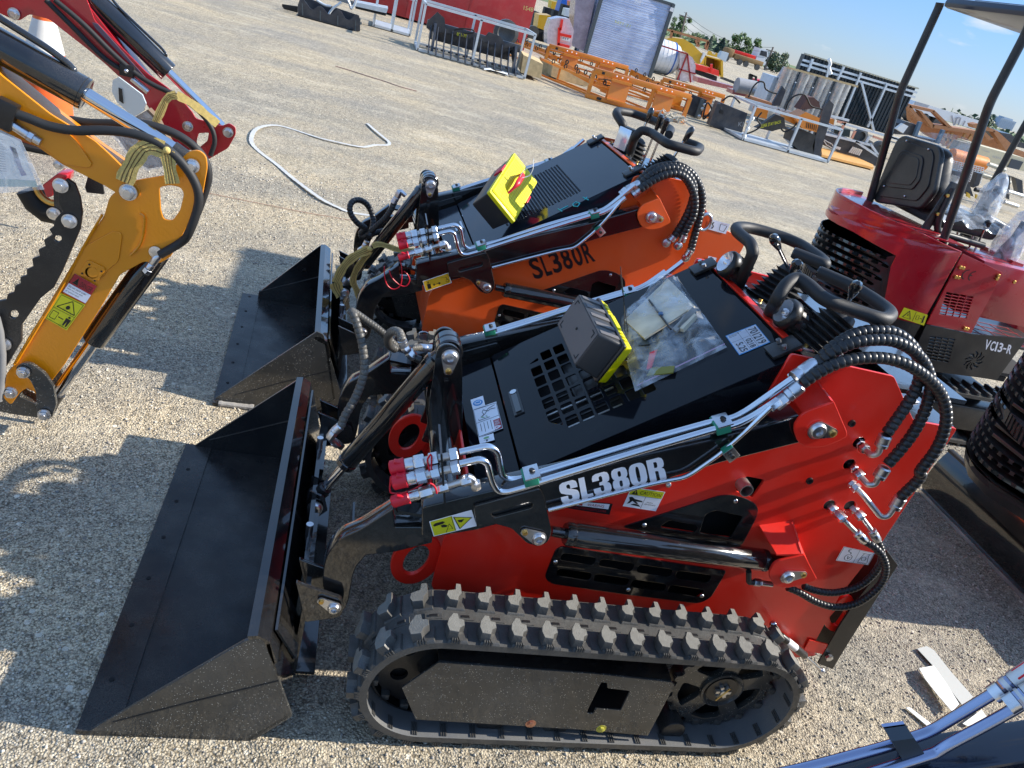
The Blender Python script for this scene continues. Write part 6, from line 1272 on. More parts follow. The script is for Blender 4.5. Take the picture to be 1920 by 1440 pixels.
# ---------------- ground litter ----------------
WF=Fr(0,0,0)
def gz(s,pts,z=.004): return [WF.z(x,y,z) for x,y in K(s,pts)]
g=G(); P0=[V((p.x,p.y,.008+.006*math.sin(i))) for i,p in enumerate(gz('n1',[(990,180),(1030,220),(1090,270),(1128,300),(1120,315),(1040,315),(970,330),(900,325),(800,305),(700,280),(600,245),(500,210),(410,190),(330,198),(270,225),(245,270),(250,310),(300,360),(400,435),(500,525),(600,605),(700,675),(800,720),(880,748),(990,765),(1050,775)]))]
SW=mat('white_webbing',(.47,.47,.45),.7,bump=.6,bscale=300,vary=.2); ribbon(g,P0,.034,(0,0,1),SW,.003); thing('ground_strap','long white webbing strap lying in a loop on the paving','strap',g=g)
g=G(); P0=gz('n1',[(-300,560),(0,630),(300,690),(600,750),(900,800),(1100,840)],.006); g.sweep(resamp(cat(P0,4),.05),.0022,mat('faded_red_cord',(.40,.25,.18),.8),6); thing('cord','thin faded red cord lying across the paving','cord',g=g)
g=G(); P0=gz('r6',[(495,475),(580,500),(720,545),(850,585),(950,620),(1080,655)],.008); g.sweep(resamp(cat(P0,4),.08),.007,mat('faded_red_rope',(.48,.32,.25),.8),6); thing('rope','short faded pink rope on the paving in front of the rake','rope',g=g)
PAP=mat('white_paper_tape',(.75,.76,.72),.6,bump=.2,bscale=20)
for L,lab in (([(930,495),(1000,480),(1060,510),(1200,690),(1370,885),(1290,950),(1180,820),(1060,640)],'grey white paper strip with rounded end, the upper of the pair in the lower right'),([(945,650),(1055,635),(1150,760),(1260,940),(1200,1000),(1080,850),(985,740)],'bright white paper strip, the lower of the pair in the lower right')):
    zz=.010 if 'grey' in lab else .026; q=gz('q',L,zz); g=G(); q=[V((p.x,p.y,zz+.005*abs(math.sin(i*1.3)))) for i,p in enumerate(q)]; g.prism(q,(0,0,.0015),mat('grey_paper',(.48,.49,.46),.6) if 'grey' in lab else PAP); thing('paper_strip',lab,'paper strip',g=g)
q=gz('q',[(1290,1090),(1440,980),(1490,1050),(1330,1110)],.01); g=G(); g.prism(q,(0,0,.002),PAP); thing('paper_strip','crumpled white paper scrap beside the shaded arm pipes','paper strip',g=g)
q=gz('q',[(840,965),(870,960),(1040,1090),(1010,1110)],.008); g=G(); g.prism(q,(0,0,.002),PAP); thing('paper_strip','narrow cream paper sliver left of the white strips','paper strip',g=g)
# ---------------- yard behind ----------------
def wy(s,pts,Y): return [WF.y(x,y,Y) for x,y in K(s,pts)]
def bar(g,a,b,w,m,h=None): g.sweep([V(a),V(b)],w*.707,m,4,flat=True,up=(0,0,1) if abs((V(b)-V(a)).normalized().z)<.9 else (0,1,0))
ORS=mat('orange_steel',(.66,.20,.010),.4,coat=.4,dust=.15); BRO=mat('rust_orange_steel',(.36,.15,.055),.55,dust=.2,vary=.3); BRD=mat('crimson_container',(.30,.012,.014),.5,vary=.3,vscale=2,dust=.2)
BLST=mat('blue_black_steel',(.018,.022,.032),.4,coat=.3,dust=.25); WRPB=mat('blue_white_wrap',(.44,.50,.66),.25,coat=.6,bump=.7,bscale=9,vary=.4,vscale=3); WRPP=mat('purple_grey_wrap',(.30,.25,.29),.25,coat=.6,bump=1,bscale=14,vary=.6,vscale=5); DGS=mat('dark_grey_post',(.07,.085,.09),.5)
YMC=mat('machine_yellow',(.68,.38,.01),.4,coat=.3,dust=.15)
def obj(name,label,category,parts,group=None,kind=None):
    o=thing(name,label,category,group=group,kind=kind)
    for nm,g in parts: part(nm,g,o)
    return o
# crate frames of galvanised angle
def crate(x0,x1,y0,y1,h,label,nv=(.5,),w=.045,base=True):
    F=G(); B=G(); Pp=[]
    for y in (y0,y1):
        bar(F,(x0,y,h),(x1,y,h),w,GALV); bar(B,(x0,y,.04),(x1,y,.04),w,GALV)
        for k in (0,)+tuple(nv)+(1,):
            g=G(); x=x0+(x1-x0)*k; bar(g,(x,y,.02),(x,y,h),w,GALV); Pp.append(('post',g))
    for x in (x0,x1): bar(F,(x,y0,h),(x,y1,h),w,GALV); bar(B,(x,y0,.04),(x,y1,.04),w,GALV)
    if base: B.box(((x0+x1)/2,(y0+y1)/2,.05),(x1-x0,y1-y0,.02),GALV)
    return obj('shipping_crate',label,'metal crate',[('top_frame',F),('bottom_frame',B)]+Pp,'open galvanised shipping crates')
YG_=mat('yellow_tag',(.6,.6,.2),.5)
crate(1.02,3.22,16.3,17.4,.86,'open galvanised crate frame around the black rake grapple',base=False)
crate(.15,.95,18.6,19.8,.75,'galvanised crate frame behind and left of the rake grapple crate')
g=G(); q=wy('r5',[(1150,30),(1560,110),(1540,170),(1140,80)],18.3); g.prism(q,(0,.7,0),GALV); q=wy('r5',[(1140,80),(1540,170),(1530,205),(1140,110)],18.35); g.prism(q,(0,.6,0),BLAK); obj('steel_platform','low silver steel platform between the black bucket and the crates','platform',[('deck',g)])
# rake grapple
t=thing('rake_grapple','black rake grapple with curved tines inside the open crate','rake grapple')
for i in range(13):
    x=1.22+i*.148; g=G(); pts=[(16.9,.55),(16.75,.42),(16.62,.24),(16.42,.10),(16.18,.03),(16.10,.06),(16.15,.09),(16.45,.19),(16.70,.40),(16.86,.55)]
    g.prism([V((x,a,b)) for a,b in pts],(.022,0,0),BLST); g.box((x+.008,16.42,.12),(.09,.03,.03),BLST); part('tine',g,t)
g=G(); g.box((2.12,16.85,.50),(1.95,.10,.14),BLST,b=.01); q=wy('r6',[(1150,200),(1160,150),(1230,85),(1280,130),(1290,210),(1350,245),(1180,225)],16.8); g.prism(q,(0,.03,0),BLST); q=wy('r6',[(1550,290),(1600,230),(1680,260),(1720,320),(1700,360)],16.8); g.prism(q,(0,.03,0),BLST); g.box((2.1,17.15,.36),(1.7,.25,.3),BLST,b=.02); g.sweep(cat(wy('r6',[(1350,215),(1400,205),(1480,215),(1490,235),(1420,240)],16.75),5),.015,BLAK,8); part('frame',g,t)
g=G(); d=Q(g,wy('r6',[(1370,232),(1442,248),(1440,280),(1368,262)],16.79)); d.t('801-78',0,0,1,.8,YDC,.002); part('chalk_mark',g,t)
for s in (1.28,2.95): g=G(); q=[V((s,17.2,.35)),V((s,16.7,.55)),V((s,16.45,.35)),V((s,16.35,.05)),V((s,16.6,.25)),V((s,16.9,.35))]; g.prism(q,(.05,0,0),BLST); part('side_arm',g,t)
g=G(); q=wy('r6',[(1560,530),(1600,545),(1650,548),(1700,560),(1735,575),(1725,588),(1640,570),(1600,560)],16.0); g.prism([V((p.x,p.y,.02+.03*(i%2))) for i,p in enumerate(q)],(0,.1,.02),WHP); thing('debris','white rag and debris in front of the rake tines','debris',g=g)
# scalloped black bucket on a pallet
g=G(); sc_=[(405,200),(400,60),(425,0),(425,-60),(470,-60),(480,0),(520,50),(560,112),(600,125),(650,85),(690,72),(740,120),(790,180),(830,188),(880,138),(920,118),(960,150),(1010,235),(1060,262),(1110,225),(1160,180),(1200,240),(1202,400),(1110,400),(420,205)]
g.prism(wy('r5',sc_,16.85),(0,.03,0),BLST); back=wy('r5',[(420,-60),(1190,200),(1190,390),(420,190)],17.5); g.prism(back,(0,.03,0),BLST); f=wy('r5',[(405,190),(1195,380)],16.9); g.prism([f[0],f[1],back[2],back[3]],(0,0,-.03),BLST)
R_=G()
for x0,y0,x1,y1 in ((455,45,462,195),(690,140,688,268),(915,205,912,335),(1145,260,1140,400)): a,b=wy('r5',[(x0,y0),(x1,y1)],16.83); bar(R_,a,b,.02,DGS)
H_=G(); 
for L in ([(640,0),(700,40),(760,70),(830,80)],[(800,180),(850,110),(920,60),(960,30)],[(1040,-10),(1070,60),(1090,110),(1130,60),(1150,0)]): H_.sweep(cat(wy('r5',L,17.1),5),.025,GALV,8)
obj('bucket_attachment','black scalloped bucket attachment standing on a low pallet in the top left','bucket',[('side_plate',g),('rib',R_),('linkage',H_)])
g=G(); q=wy('r5',[(400,200),(1110,400),(1110,430),(400,225)],16.8)
for k in range(3): g.prism([p+V((0,.3*k,0)) for p in q],(0,.1,0),BLAK)
g.prism([q[0]+V((0,-.01,0)),q[1]+V((0,-.01,0)),q[1]+V((0,.8,0)),q[0]+V((0,.8,0))],(0,0,.02),BLAK); thing('pallet','dark pallet under the scalloped black bucket','pallet',g=g)
g=G(); 
for k in range(4): a,b=wy('r5',[(200+12*k,70+18*k),(400,100+25*k)],17.0+.2*k); bar(g,a,b,.05,BLAK)
thing('fork_tines','stack of black fork tines beside the scalloped bucket','fork tines',g=g)
g=G(); 
for k in range(3): g.box((-2.62+.0*k,17.95+.18*k,.09),(.9,.10,.06),WOOD)
for k in range(5): g.box((-3.0+.19*k,18.15,.14),(.10,.6,.02),WOOD)
thing('pallet','pale wooden pallet cut off by the top edge','pallet',g=g)
# crimson container
a=wy('r4',[(435,22),(300,530)],22.9); g=G(); g.box((1.95,23.5,.72),(4.72,1.25,1.34),BRD,b=.01)
for k in range(2): g.box((1.0+k*1.6,22.86,.72),(.06,.03,1.3),BRD)
L_=G(); d=Q(L_,wy('r4',[(305,60),(410,85),(400,130),(300,105)],22.86)); d.t('1548',0,0,1,1,YG_,.004); obj('steel_container','crimson steel container with yellow chalk number behind the rake grapple','container',[('body',g),('chalk_mark',L_)])
g=G(); g.rings((3.0,18.6,.62),(0,-1,0),[(0,.28),(.14,.28),(.16,.2),(.10,.12)],RUB,24); g.cyl((3.0,18.7,.62),(3.0,19.3,.62),.08,BLAK); thing('spare_wheel','black tyre on a trailer behind the rake crate','wheel',g=g)
# timber blocks
for q,lab,dx in (((1.0),'squared timber block right of the rake crate',0),((2.0),'second squared timber block under the orange frames',1)):
    g=G()
    if not dx: p=wy('r4',[(270,790),(490,860),(515,700),(300,600)],16.6); g.prism(p,(.1,1.0,0),WOOD)
    else: p=wy('r4',[(690,880),(1030,950),(1060,850),(700,700)],18.2); g.prism(p,(-.4,.5,0),WOOD)
    thing('timber_block',lab,'timber block',g=g,group='timber blocks under the frames')
g=G(); p=wy('r4',[(600,830),(690,870),(700,700),(625,680)],18.0); g.prism(p,(0,.5,0),WOOD); thing('timber_block','short squared timber block left of the long one','timber block',g=g,group='timber blocks under the frames')
# orange skid steer carriage frames
def oframe(x0,x1,y,h,depth,label,lat=True):
    t=thing('carriage_frame',label,'carriage frame',group='orange carriage frames')
    g=G(); g.box(((x0+x1)/2,y,h-.05),(x1-x0,.08,.10),ORS,b=.008); part('top_rail',g,t)
    g=G(); g.box(((x0+x1)/2,y-.02,.05),(x1-x0+.1,.08,.09),ORS,b=.008); part('bottom_rail',g,t)
    for k in (0,.62,1): g=G(); bar(g,(x0+(x1-x0)*k,y,.05),(x0+(x1-x0)*k,y,h-.06),.07,ORS); part('post',g,t)
    for k in (.24,.60) if True else ():
        xa=x0+(x1-x0)*(k-.06 if k<.5 else k+.04); w_=(x1-x0)*.19; g=G(); g.prism([(xa,y-.05,h-.14),(xa+w_,y-.05,h-.14),(xa+w_,y-.09,.10),(xa,y-.09,.10)],(0,.02,0),ORS); g.box((xa+w_/2,y-.08,h-.13),(w_+.02,.10,.05),ORS); g.box((xa+w_/2,y-.10,.10),(w_+.02,.08,.03),ORS); part('mounting_plate',g,t)
        g=G()
        for j in range(3): g.ball((xa+w_*(.2+.3*j),y-.045,h-.05),.016,WHT)
        part('bolts',g,t)
    g=G(); g.box((x0+.18,y-.045,h-.06),(.06,.004,.05),BLAK); g.box((x0+.24,y-.065,.055),(.10,.004,.05),INK); part('data_plate',g,t)
    if lat:
        for s,nm in ((0,'side_beam'),(1,'side_beam')):
            g=G(); xs=x0+(x1-x0)*(.05 if s==0 else .75); bar(g,(xs,y,h*.55),(xs-.9,y+depth,h*.6),.05,ORS); bar(g,(xs,y,.06),(xs-.9,y+depth,.06),.04,ORS); bar(g,(xs-.9,y+depth,.06),(xs-.9,y+depth,h*.6),.04,ORS)
            for j in range(4): q=V((xs-.1-.2*j,y+depth*(.1+.22*j),h*.62)); g.sweep([q+V((.03*math.cos(a),0,.045*math.sin(a)+.03)) for a in [k*math.pi/4 for k in range(8)]],.012,BLAK,6,closed=True)
            part(nm,g,t)
        g=G()
        for j in range(3): bar(g,(x0+.1,y+.25+.2*j,.25+.1*j),(x1-.2,y+.25+.2*j,.25+.1*j),.035,ORS)
        g.sweep(cat([(x0+.15,y+.1,h-.2),(x0+.4,y+.1,h-.17),(x0+.55,y+.1,h-.25),(x0+.3,y+.12,h-.28)],4),.012,BLAK,6); part('cross_bars',g,t)
    return t
oframe(4.54,6.70,16.1,.60,1.6,'nearest orange carriage frame with rope heaped at its right end')
oframe(4.18,6.20,19.2,.62,1.2,'orange carriage frame behind the nearest one, left of the wrapped crate')
a=wy('r8',[(1130,555),(1550,665)],18.6); oframe(a[0].x,a[1].x+.1,18.6,a[0].z,1.2,'orange carriage frame to the right behind the nearest one')
for s,pa,Y,lab in (('r8',[(400,440),(640,560)],17.6,'orange side ladder frame lying left of the nearest carriage frame'),('r8',[(900,500),(1110,600)],21.5,'orange roller frame in front of the wrapped crate'),('r8',[(120,285),(300,360)],21.0,'orange roller frame at the left behind the timber block')):
    a,b=wy(s,pa,Y); g=G(); g.prism([a,b+V((0,-1.2,0)),b+V((0,-1.2,-.14)),a+V((0,0,-.14))],(0,.06,0),ORS); 
    for j in range(5): q=a.lerp(b+V((0,-1.2,0)),j/5+.1); g.sweep([q+V((.03*math.cos(x),0,.045*math.sin(x)+.03)) for x in [k*math.pi/4 for k in range(8)]],.014,BLAK,6,closed=True)
    h_=G(); bar(h_,(a.x,a.y,.05),(b.x,b.y-1.2,.05),.04,ORS); bar(h_,a,(a.x,a.y,.05),.04,ORS); bar(h_,b+V((0,-1.2,0)),(b.x,b.y-1.2,.05),.04,ORS); obj('roller_frame',lab,'roller frame',[('rail',g),('leg',h_)],'orange roller frames')
g=G()
for i in range(60): c=V((6.15+.5*random.random(),15.9+.1*random.random(),.04+.12*random.random())); g.sweep([c,c+V((random.uniform(-.1,.1),0,random.uniform(-.05,.06))),c+V((random.uniform(-.15,.15),.02,random.uniform(-.08,.02)))],.012,mat('cream_rope',(.6,.55,.45),.9),5)
thing('rope_heap','cream frayed rope heaped at the foot of the nearest orange frame','rope',g=g)
# wrapped crates
a=wy('r4',[(1150,0),(980,570),(1690,800),(1890,130)],27)
x0,x1=a[1].x,a[2].x; g=G(); g.box(((x0+x1)/2,27.7,1.16),(x1-x0,1.3,2.26),WRPB,b=.02); f=G()
for x in (x0,x1):
    for y in (27.02,28.38): f.box((x,y,1.18),(.11,.11,2.34),DGS)
    f.box((x,27.7,2.33),(.1,1.3,.08),DGS)
f.box(((x0+x1)/2,27.03,2.33),(x1-x0,.08,.08),DGS); s_=G()
for k in range(34): 
    z=.12+.062*k; s_.sweep([V((x0+.05,27.04,z+.02*math.sin(k))),V(((x0+x1)/2,27.038,z-.02+.015*math.sin(k*2.1))),V((x1-.05,27.04,z-.03*math.sin(k*1.3)))],.010,WRPB,5)
l_=G(); l_.box(((x0+x1)/2+.02,27.035,2.12),(.22,.006,.16),WHT); l_.box((x1-.02,26.95,2.18),(.12,.02,.12),WHP); d=Q(l_,wy('r4',[(1300,220),(1470,270),(1460,300),(1300,250)],27.03)); d.t('N71-21',0,0,1,1,YG_,.006)
obj('wrapped_crate','tall crate in blue white stretch wrap with dark corner posts','wrapped crate',[('wrapped_load',g),('corner_frame',f),('wrap_folds',s_),('label_sheet',l_)])
p=wy('r4',[(870,-40),(1090,-40),(960,560),(830,500)],27.3); g=G(); g.prism(p,(0,.8,0),WRPP); obj('wrapped_crate','narrow purple grey wrapped crate left of the blue white one','wrapped crate',[('wrapped_load',g)])
# wrapped red machine
g=G(); p=wy('r4',[(600,210),(700,190),(800,205),(850,330),(820,520),(560,480),(560,330)],26); g.prism(p,(0,.6,0),mat('clouded_wrap',(.50,.45,.47),.25,coat=.6,bump=1,bscale=12,vary=.5)); h_=G()
for L in ([(690,300),(680,490)],[(680,370),(820,400)],[(670,480),(800,510)],[(720,210),(700,330)]): a,b=wy('r4',L,25.9); bar(h_,a,b,.08,RED)
k_=G(); d=Q(k_,wy('r4',[(720,395),(812,412),(805,455),(718,435)],25.88)); d.r(WHP); d.t('FIT',.1,.2,.9,.7,INK,.004); obj('wrapped_machine','red machine in clouded wrap left of the tall crates','wrapped machine',[('wrap',g),('red_frame',h_),('label',k_)])
# machines far left of the crates
for L,Y,m,nm,lab in (([(470,160),(600,170),(550,340),(450,300)],30,YMC,'compactor','small yellow compactor beside the crimson container'),([(610,10),(700,30),(670,115),(600,90)],42,YMC,'yellow_machine','yellow machine hood near the top edge'),([(720,-10),(820,0),(800,60),(740,140),(680,120)],40,mat('blue_machine',(.02,.12,.50),.4),'blue_machine','blue machine near the top edge'),([(820,20),(880,10),(860,70),(820,70)],38,RED,'red_machine','small red machine near the top edge')):
    g=G(); g.prism(wy('r4',L,Y),(0,.9,0),m); a=wy('r4',L,Y); h_=G(); zb=min(p.z for p in a); xm=sum(p.x for p in a)/len(a); h_.box((xm,Y+.3,max(.1,zb)/2),(.9,.6,max(.1,zb)),BLAK,b=.03); k_=G(); 
    for s in (-.3,.3): k_.cyl((xm+s,Y-.1,.22),(xm+s,Y+.1,.22),.22,RUB)
    obj(nm,lab,'machine',[('body',g),('chassis',h_),('wheels',k_)])
g=G(); p=wy('r4',[(400,110),(480,140),(460,320),(360,290)],33); g.prism(p,(0,.8,0),BLST); h_=G(); 
for k in range(4): a,b=wy('r4',[(400+20*k,110+20*k),(380+20*k,320)],32.9); bar(h_,a,b,.06,DGS)
obj('parked_machine','dark machine standing behind the crimson container','machine',[('body',g),('frame',h_)])
g=G(); p=wy('r4',[(760,90),(880,110),(860,200),(740,170)],34); g.prism(p,(0,.5,0),GALV); thing('radiator_unit','light grey slatted unit below the blue machine','machine part',g=g)
GRS=mat('grass',(.16,.22,.045),.9,vary=.6,vscale=2)
g=G(); P_g=[V((-40,44,.02)),V((60,44,.02)),V((70,56,.02)),V((-40,56,.02))]; g.add([V((-30,47,.012)),V((18,47,.012)),V((20,60,.012)),V((-30,60,.012))],[(0,1,2,3)],GRS,False); o=thing('verge','strip of green grass at the far edge of the yard','grass',g=g,kind='stuff')
g=G(); g.add([V((-300,125,.02)),V((400,125,.02)),V((500,700,.02)),V((-300,700,.02))],[(0,1,2,3)],mat('far_verge',(.10,.14,.05),.9,vary=.5),False); thing('far_verge','distant green verge beyond the yard','grass',g=g,kind='stuff')
# tank, excavator boom, tiller
g=G(); a=wy('r1',[(150,430),(60,800),(240,800),(330,520)],30.6); cx=(a[0].x+a[3].x)/2-.05; TK=mat('tank_white',(.70,.71,.72),.35,coat=.3)
g.sweep([V((cx-.9,30.7,.62)),V((cx-.85,30.7,.62)),V((cx-.5,30.7,.62)),V((cx+.15,30.7,.62)),V((cx+.38,30.7,.62)),V((cx+.48,30.7,.62))],[.45,.56,.60,.60,.52,.30],TK,28); b_=G(); b_.sweep([V((cx+.15,30.7,.62)),V((cx+.20,30.7,.62))],.612,mat('blue_band',(.03,.12,.40),.4),28)
for k in range(5): b_.sweep([V((cx-.7+.17*k,30.7,.62)),V((cx-.68+.17*k,30.7,.62))],.606,GALV,28)
obj('tank','white ribbed tank with blue band right of the wrapped crate','tank',[('tank_body',g),('band',b_)])
c_=G()
for L in ([(130,420),(440,520)],[(440,520),(320,830)],[(440,520),(480,860)],[(340,700),(540,760)]): a,b=wy('r1',L,30.0); bar(c_,a,b,.05,BRD)
w_=G(); p=wy('r1',[(350,500),(440,530),(500,560),(540,660),(520,860),(350,840)],30.05); w_.prism(p,(0,.5,0),mat('clouded_wrap',(.5,.45,.47),.25)); obj('caged_load','wrapped load in a dark red cage beside the white tank','caged load',[('cage',c_),('wrap',w_)])
t=thing('wheel_loader_bucket','yellow boom and open bucket of a large machine behind the tank','boom and bucket')
g=G(); g.prism(wy('r1',[(150,350),(250,320),(400,340),(500,400),(600,500),(660,540),(650,640),(560,640),(440,500),(300,440),(170,410)],36),(0,.5,0),YMC); part('boom',g,t)
g=G(); p=wy('r1',[(660,540),(840,590),(860,600),(870,800),(820,760),(830,640),(650,640)],36); g.prism(wy('r1',[(655,535),(850,590),(850,800),(640,650)],36.8),(0,.05,0),mat('dark_yellow_inside',(.30,.15,.01),.5)); g.prism(wy('r1',[(840,590),(868,600),(872,800),(845,790)],36),(0,.8,0),YMC); g.prism(wy('r1',[(655,535),(850,590),(850,605),(655,550)],36),(0,.8,0),YMC); g.prism(wy('r1',[(655,535),(670,540),(660,660),(640,650)],36),(0,.8,0),YMC); g.prism(wy('r1',[(645,640),(850,785),(850,800),(640,655)],36),(0,.8,0),YMC)
g.prism(wy('r1',[(680,530),(700,480),(730,490),(740,515),(780,530),(790,505),(805,515),(795,560)],36),(0,.1,0),YMC); part('bucket',g,t)
g=G(); g.prism(wy('r1',[(600,590),(640,500),(655,505),(660,530),(600,630)],35.9),(0,.2,0),WHP); part('white_link',g,t)
g=G(); 
for L in ([(190,225),(690,370)],[(540,350),(580,430)],[(690,370),(650,440)],[(580,350),(555,430)],[(255,240),(240,330)],[(690,375),(665,470)]): a,b=wy('r1',L,33.5); bar(g,a,b,.09,BRO)
thing('rust_frame','rusty overhead frame in front of the yellow boom','steel frame',g=g)
g=G(); g.prism(wy('r1',[(540,640),(820,720),(820,790),(700,750),(550,710)],33),(0,.7,0),RED); h_=G(); h_.prism(wy('r1',[(550,710),(800,790),(790,850),(545,760)],33.1),(0,.5,0),BLAK); k_=G(); a,b=wy('r1',[(730,640),(725,740)],32.9); bar(k_,a,b,.08,RED); obj('rotary_tiller','bright red rotary tiller in front of the yellow bucket','tiller',[('cover',g),('blades',h_),('mast',k_)])
# wrapped red rails behind
for L,Y,lab in (([(570,800),(1000,910),(960,950),(560,860)],27,'wrapped red rails behind the right orange frame'),([(990,950),(1180,1000),(1170,1040),(980,1000)],24,'second bundle of wrapped red rails above the crate')):
    g=G(); g.prism(wy('r1',L,Y),(0,.5,0),mat('wrapped_red',(.35,.10,.10),.3,coat=.5,bump=1,bscale=10,vary=.5)); thing('rail_bundle',lab,'rail bundle',g=g)
# grey rolls, red machines further back
for L,Y,r,lab in (([(1030,890),(1390,960)],24,.22,'grey fabric roll lying above the crate'),([(1640,930),(1810,1150)],22,.10,'grey tube leaning by the silver drums'),([(1200,960),(1450,1010)],23,.07,'thin pale tube below the grey roll')):
    a,b=wy('r1',L,Y); g=G(); g.cyl(a,b,r,mat('grey_roll',(.30,.30,.31),.6,vary=.2),18); thing('fabric_roll',lab,'roll',g=g)
g=G(); p=wy('r1',[(1380,830),(1440,805),(1530,820),(1520,870),(1460,910),(1390,880)],40); g.prism(p,(0,.6,0),mat('bright_red',(.7,.02,.03),.35)); thing('red_mower','bright red machine shell left of the silver drums','machine',g=g)
g=G(); p=wy('r1',[(1280,830),(1370,840),(1360,880),(1260,870)],41); g.prism(p,(0,.6,0),mat('bright_red',(.7,.02,.03),.35)); thing('red_mower','smaller bright red machine shell further left','machine',g=g)
g=G()
for L in ([(1190,760),(1180,850)],[(1215,765),(1205,850)],[(1265,790),(1260,850)],[(1190,765),(1265,795)]): a,b=wy('r1',L,38); bar(g,a,b,.09,BLAK)
thing('black_stand','small black stand on the far paving','stand',g=g)
g=G(); p=wy('r1',[(880,800),(1010,850),(1000,880),(870,830)],36); g.prism(p,(0,.4,0),BLST); thing('implement','low dark implement on the far paving','implement',g=g)
# crate with stump grinder / auger drive
c1=crate(8.08,10.22,15.9,17.0,.74,'open galvanised crate frame holding the black and orange brush cutter',nv=(.27 if False else .52,))
t=thing('brush_cutter','black and orange brush cutter attachment lettered STAY BACK in the open crate','brush cutter')
BT=lambda L,Y,d,m,nm,lab=None:part(nm,(lambda g:(g.prism(wy('r7',L,Y),(0,d,0),m),g)[1])(G()),t)
BT([(405,540),(500,290),(800,410),(720,680),(560,600)],16.9,.25,BLST,'quick_attach_plate'); BT([(960,520),(1100,420),(1190,455),(1200,560),(1060,600),(880,560)],16.3,.10,BLKM,'side_plate'); BT([(1050,330),(1170,120),(1205,170),(1145,330)],17.6,.06,BLST,'blade_guard'); BT([(1510,870),(1490,760),(1600,370),(1665,265),(1715,315),(1650,560),(1560,870)],16.4,.06,BLST,'blade_guard')
BT([(1240,700),(1270,590),(1400,590),(1520,640),(1500,860),(1440,870),(1330,790)],16.4,.3,BLKM,'drum_housing'); BT([(1180,400),(1300,440),(1320,540),(1200,480)],16.5,.2,ORS,'engine_cover'); BT([(1300,460),(1420,395),(1565,460),(1530,610),(1380,570)],16.3,.4,ORS,'engine_cover'); BT([(840,230),(1060,300),(1050,340),(830,280)],17.3,.3,BRO,'engine_cover'); BT([(900,350),(1020,380),(1000,470),(880,440)],17.2,.2,ORS,'engine_cover')
BT([(400,520),(480,300),(520,310),(440,560)],16.7,.05,BLST,'edge_plate')
g=G()
for k in range(6): p=wy('r7',[(1425+20*k,505+6*k),(1433+20*k,508+6*k),(1425+20*k,565+6*k),(1417+20*k,562+6*k)],16.28); g.prism(p,(0,-.005,0),BLAK)
part('vent_slots',g,t)
g=G(); d=Q(g,wy('r7',[(925,530),(1155,482),(1155,512),(928,568)],16.29),(0,-1,0)); d.t('CLEAR STAY BACK',0,0,1,1,YDC,.004); part('lettering',g,t)
g=G(); d=Q(g,wy('r7',[(705,500),(760,500),(750,550),(700,545)],16.88)); d.t('KI',0,0,1,1,mat('grey_chalk',(.3,.3,.3),.8),.004); p=wy('r7',[(510,370),(545,380),(540,420),(505,410)],16.88); g.prism(p,(0,-.005,0),BLAK); part('chalk_mark',g,t)
for L,Y in (([(810,240),(860,130),(920,75),(975,85),(990,150),(1060,190),(1110,200)],17.0),([(1200,380),(1240,280),(1310,220),(1390,210),(1430,250),(1470,330),(1560,360),(1620,370)],16.6),([(740,640),(860,600),(940,540),(900,470),(950,400)],16.2),([(1080,430),(1180,600),(1280,560),(1330,500)],16.4),([(530,280),(600,230),(660,240),(720,300)],16.6)):
    g=G(); g.sweep(resamp(cat(wy('r7',L,Y),5),.05),.018,BLAK,8); part('hose',g,t)
g=G(); a=wy('r7',[(1440,240),(1500,240),(1560,290),(1570,350),(1400,370),(1350,370)],17.5); g.prism(a,(0,.3,0),mat('rust_brown',(.09,.04,.03),.7)); part('drum',g,t)
g=G()
for q in ((850,465),(805,510),(800,570),(765,650)): c=wy('r7',[q],16.1)[0]; g.ball(c,.05,ZND)
part('fittings',g,t)
# black plates left of that crate
g=G(); g.prism(wy('r7',[(130,410),(200,200),(370,270),(300,470)],18.0),(0,.15,0),BLST); g.prism(wy('r7',[(240,460),(310,260),(345,270),(280,475)],17.9),(0,.05,0),DGS); h_=G()
for q in ((345,320),(320,360),(285,440)): h_.ball(wy('r7',[q],17.85)[0],.04,ZND)
h_.sweep(cat(wy('r7',[(340,440),(400,430),(420,360),(370,300),(330,470),(420,380),(480,300)],17.8),5),.02,BLAK,8); obj('auger_drive','black mounting plate with hoses between the orange frame and the crate','attachment',[('mount_plate',g),('hoses',h_)])
# silver drums
t=thing('drum_stack','stack of shiny corrugated silver drums in front of the dark panels','drum stack')
pl_=wy('r3',[(390,150),(1130,350)],21.6); n=8
for i in range(n):
    p=pl_[0].lerp(pl_[1],(i+.5)/n); g=G(); r=(pl_[1].x-pl_[0].x)/n*.5; prof=[]
    for k in range(14): z=.3+(p.z-.3)*k/13; prof+= [(z,r*.97),(z+.03,r*1.03)]
    g.lathe((p.x,p.y+(.15 if i%2 else 0),0),(0,0,1),prof,mat('silver_drum',(.42,.44,.46),.3,metal=.8,vary=.5,vscale=6),14); part('drum',g,t)
g=G(); g.box(((pl_[0].x+pl_[1].x)/2,22.3,.7),(pl_[1].x-pl_[0].x,.8,1.1),GALV,b=.02); bar(g,pl_[0]+V((0,-.2,.03)),pl_[1]+V((0,-.2,.03)),.05,WOOD); part('backing',g,t)
g=G(); g.prism(wy('r3',[(325,270),(400,145),(445,160),(400,300),(335,370)],21.9),(0,.1,0),mat('grey_mesh_bale',(.38,.38,.40),.5,vary=.5,vscale=12)); thing('mesh_bale','grey mesh bale at the left end of the silver drums','bale',g=g)
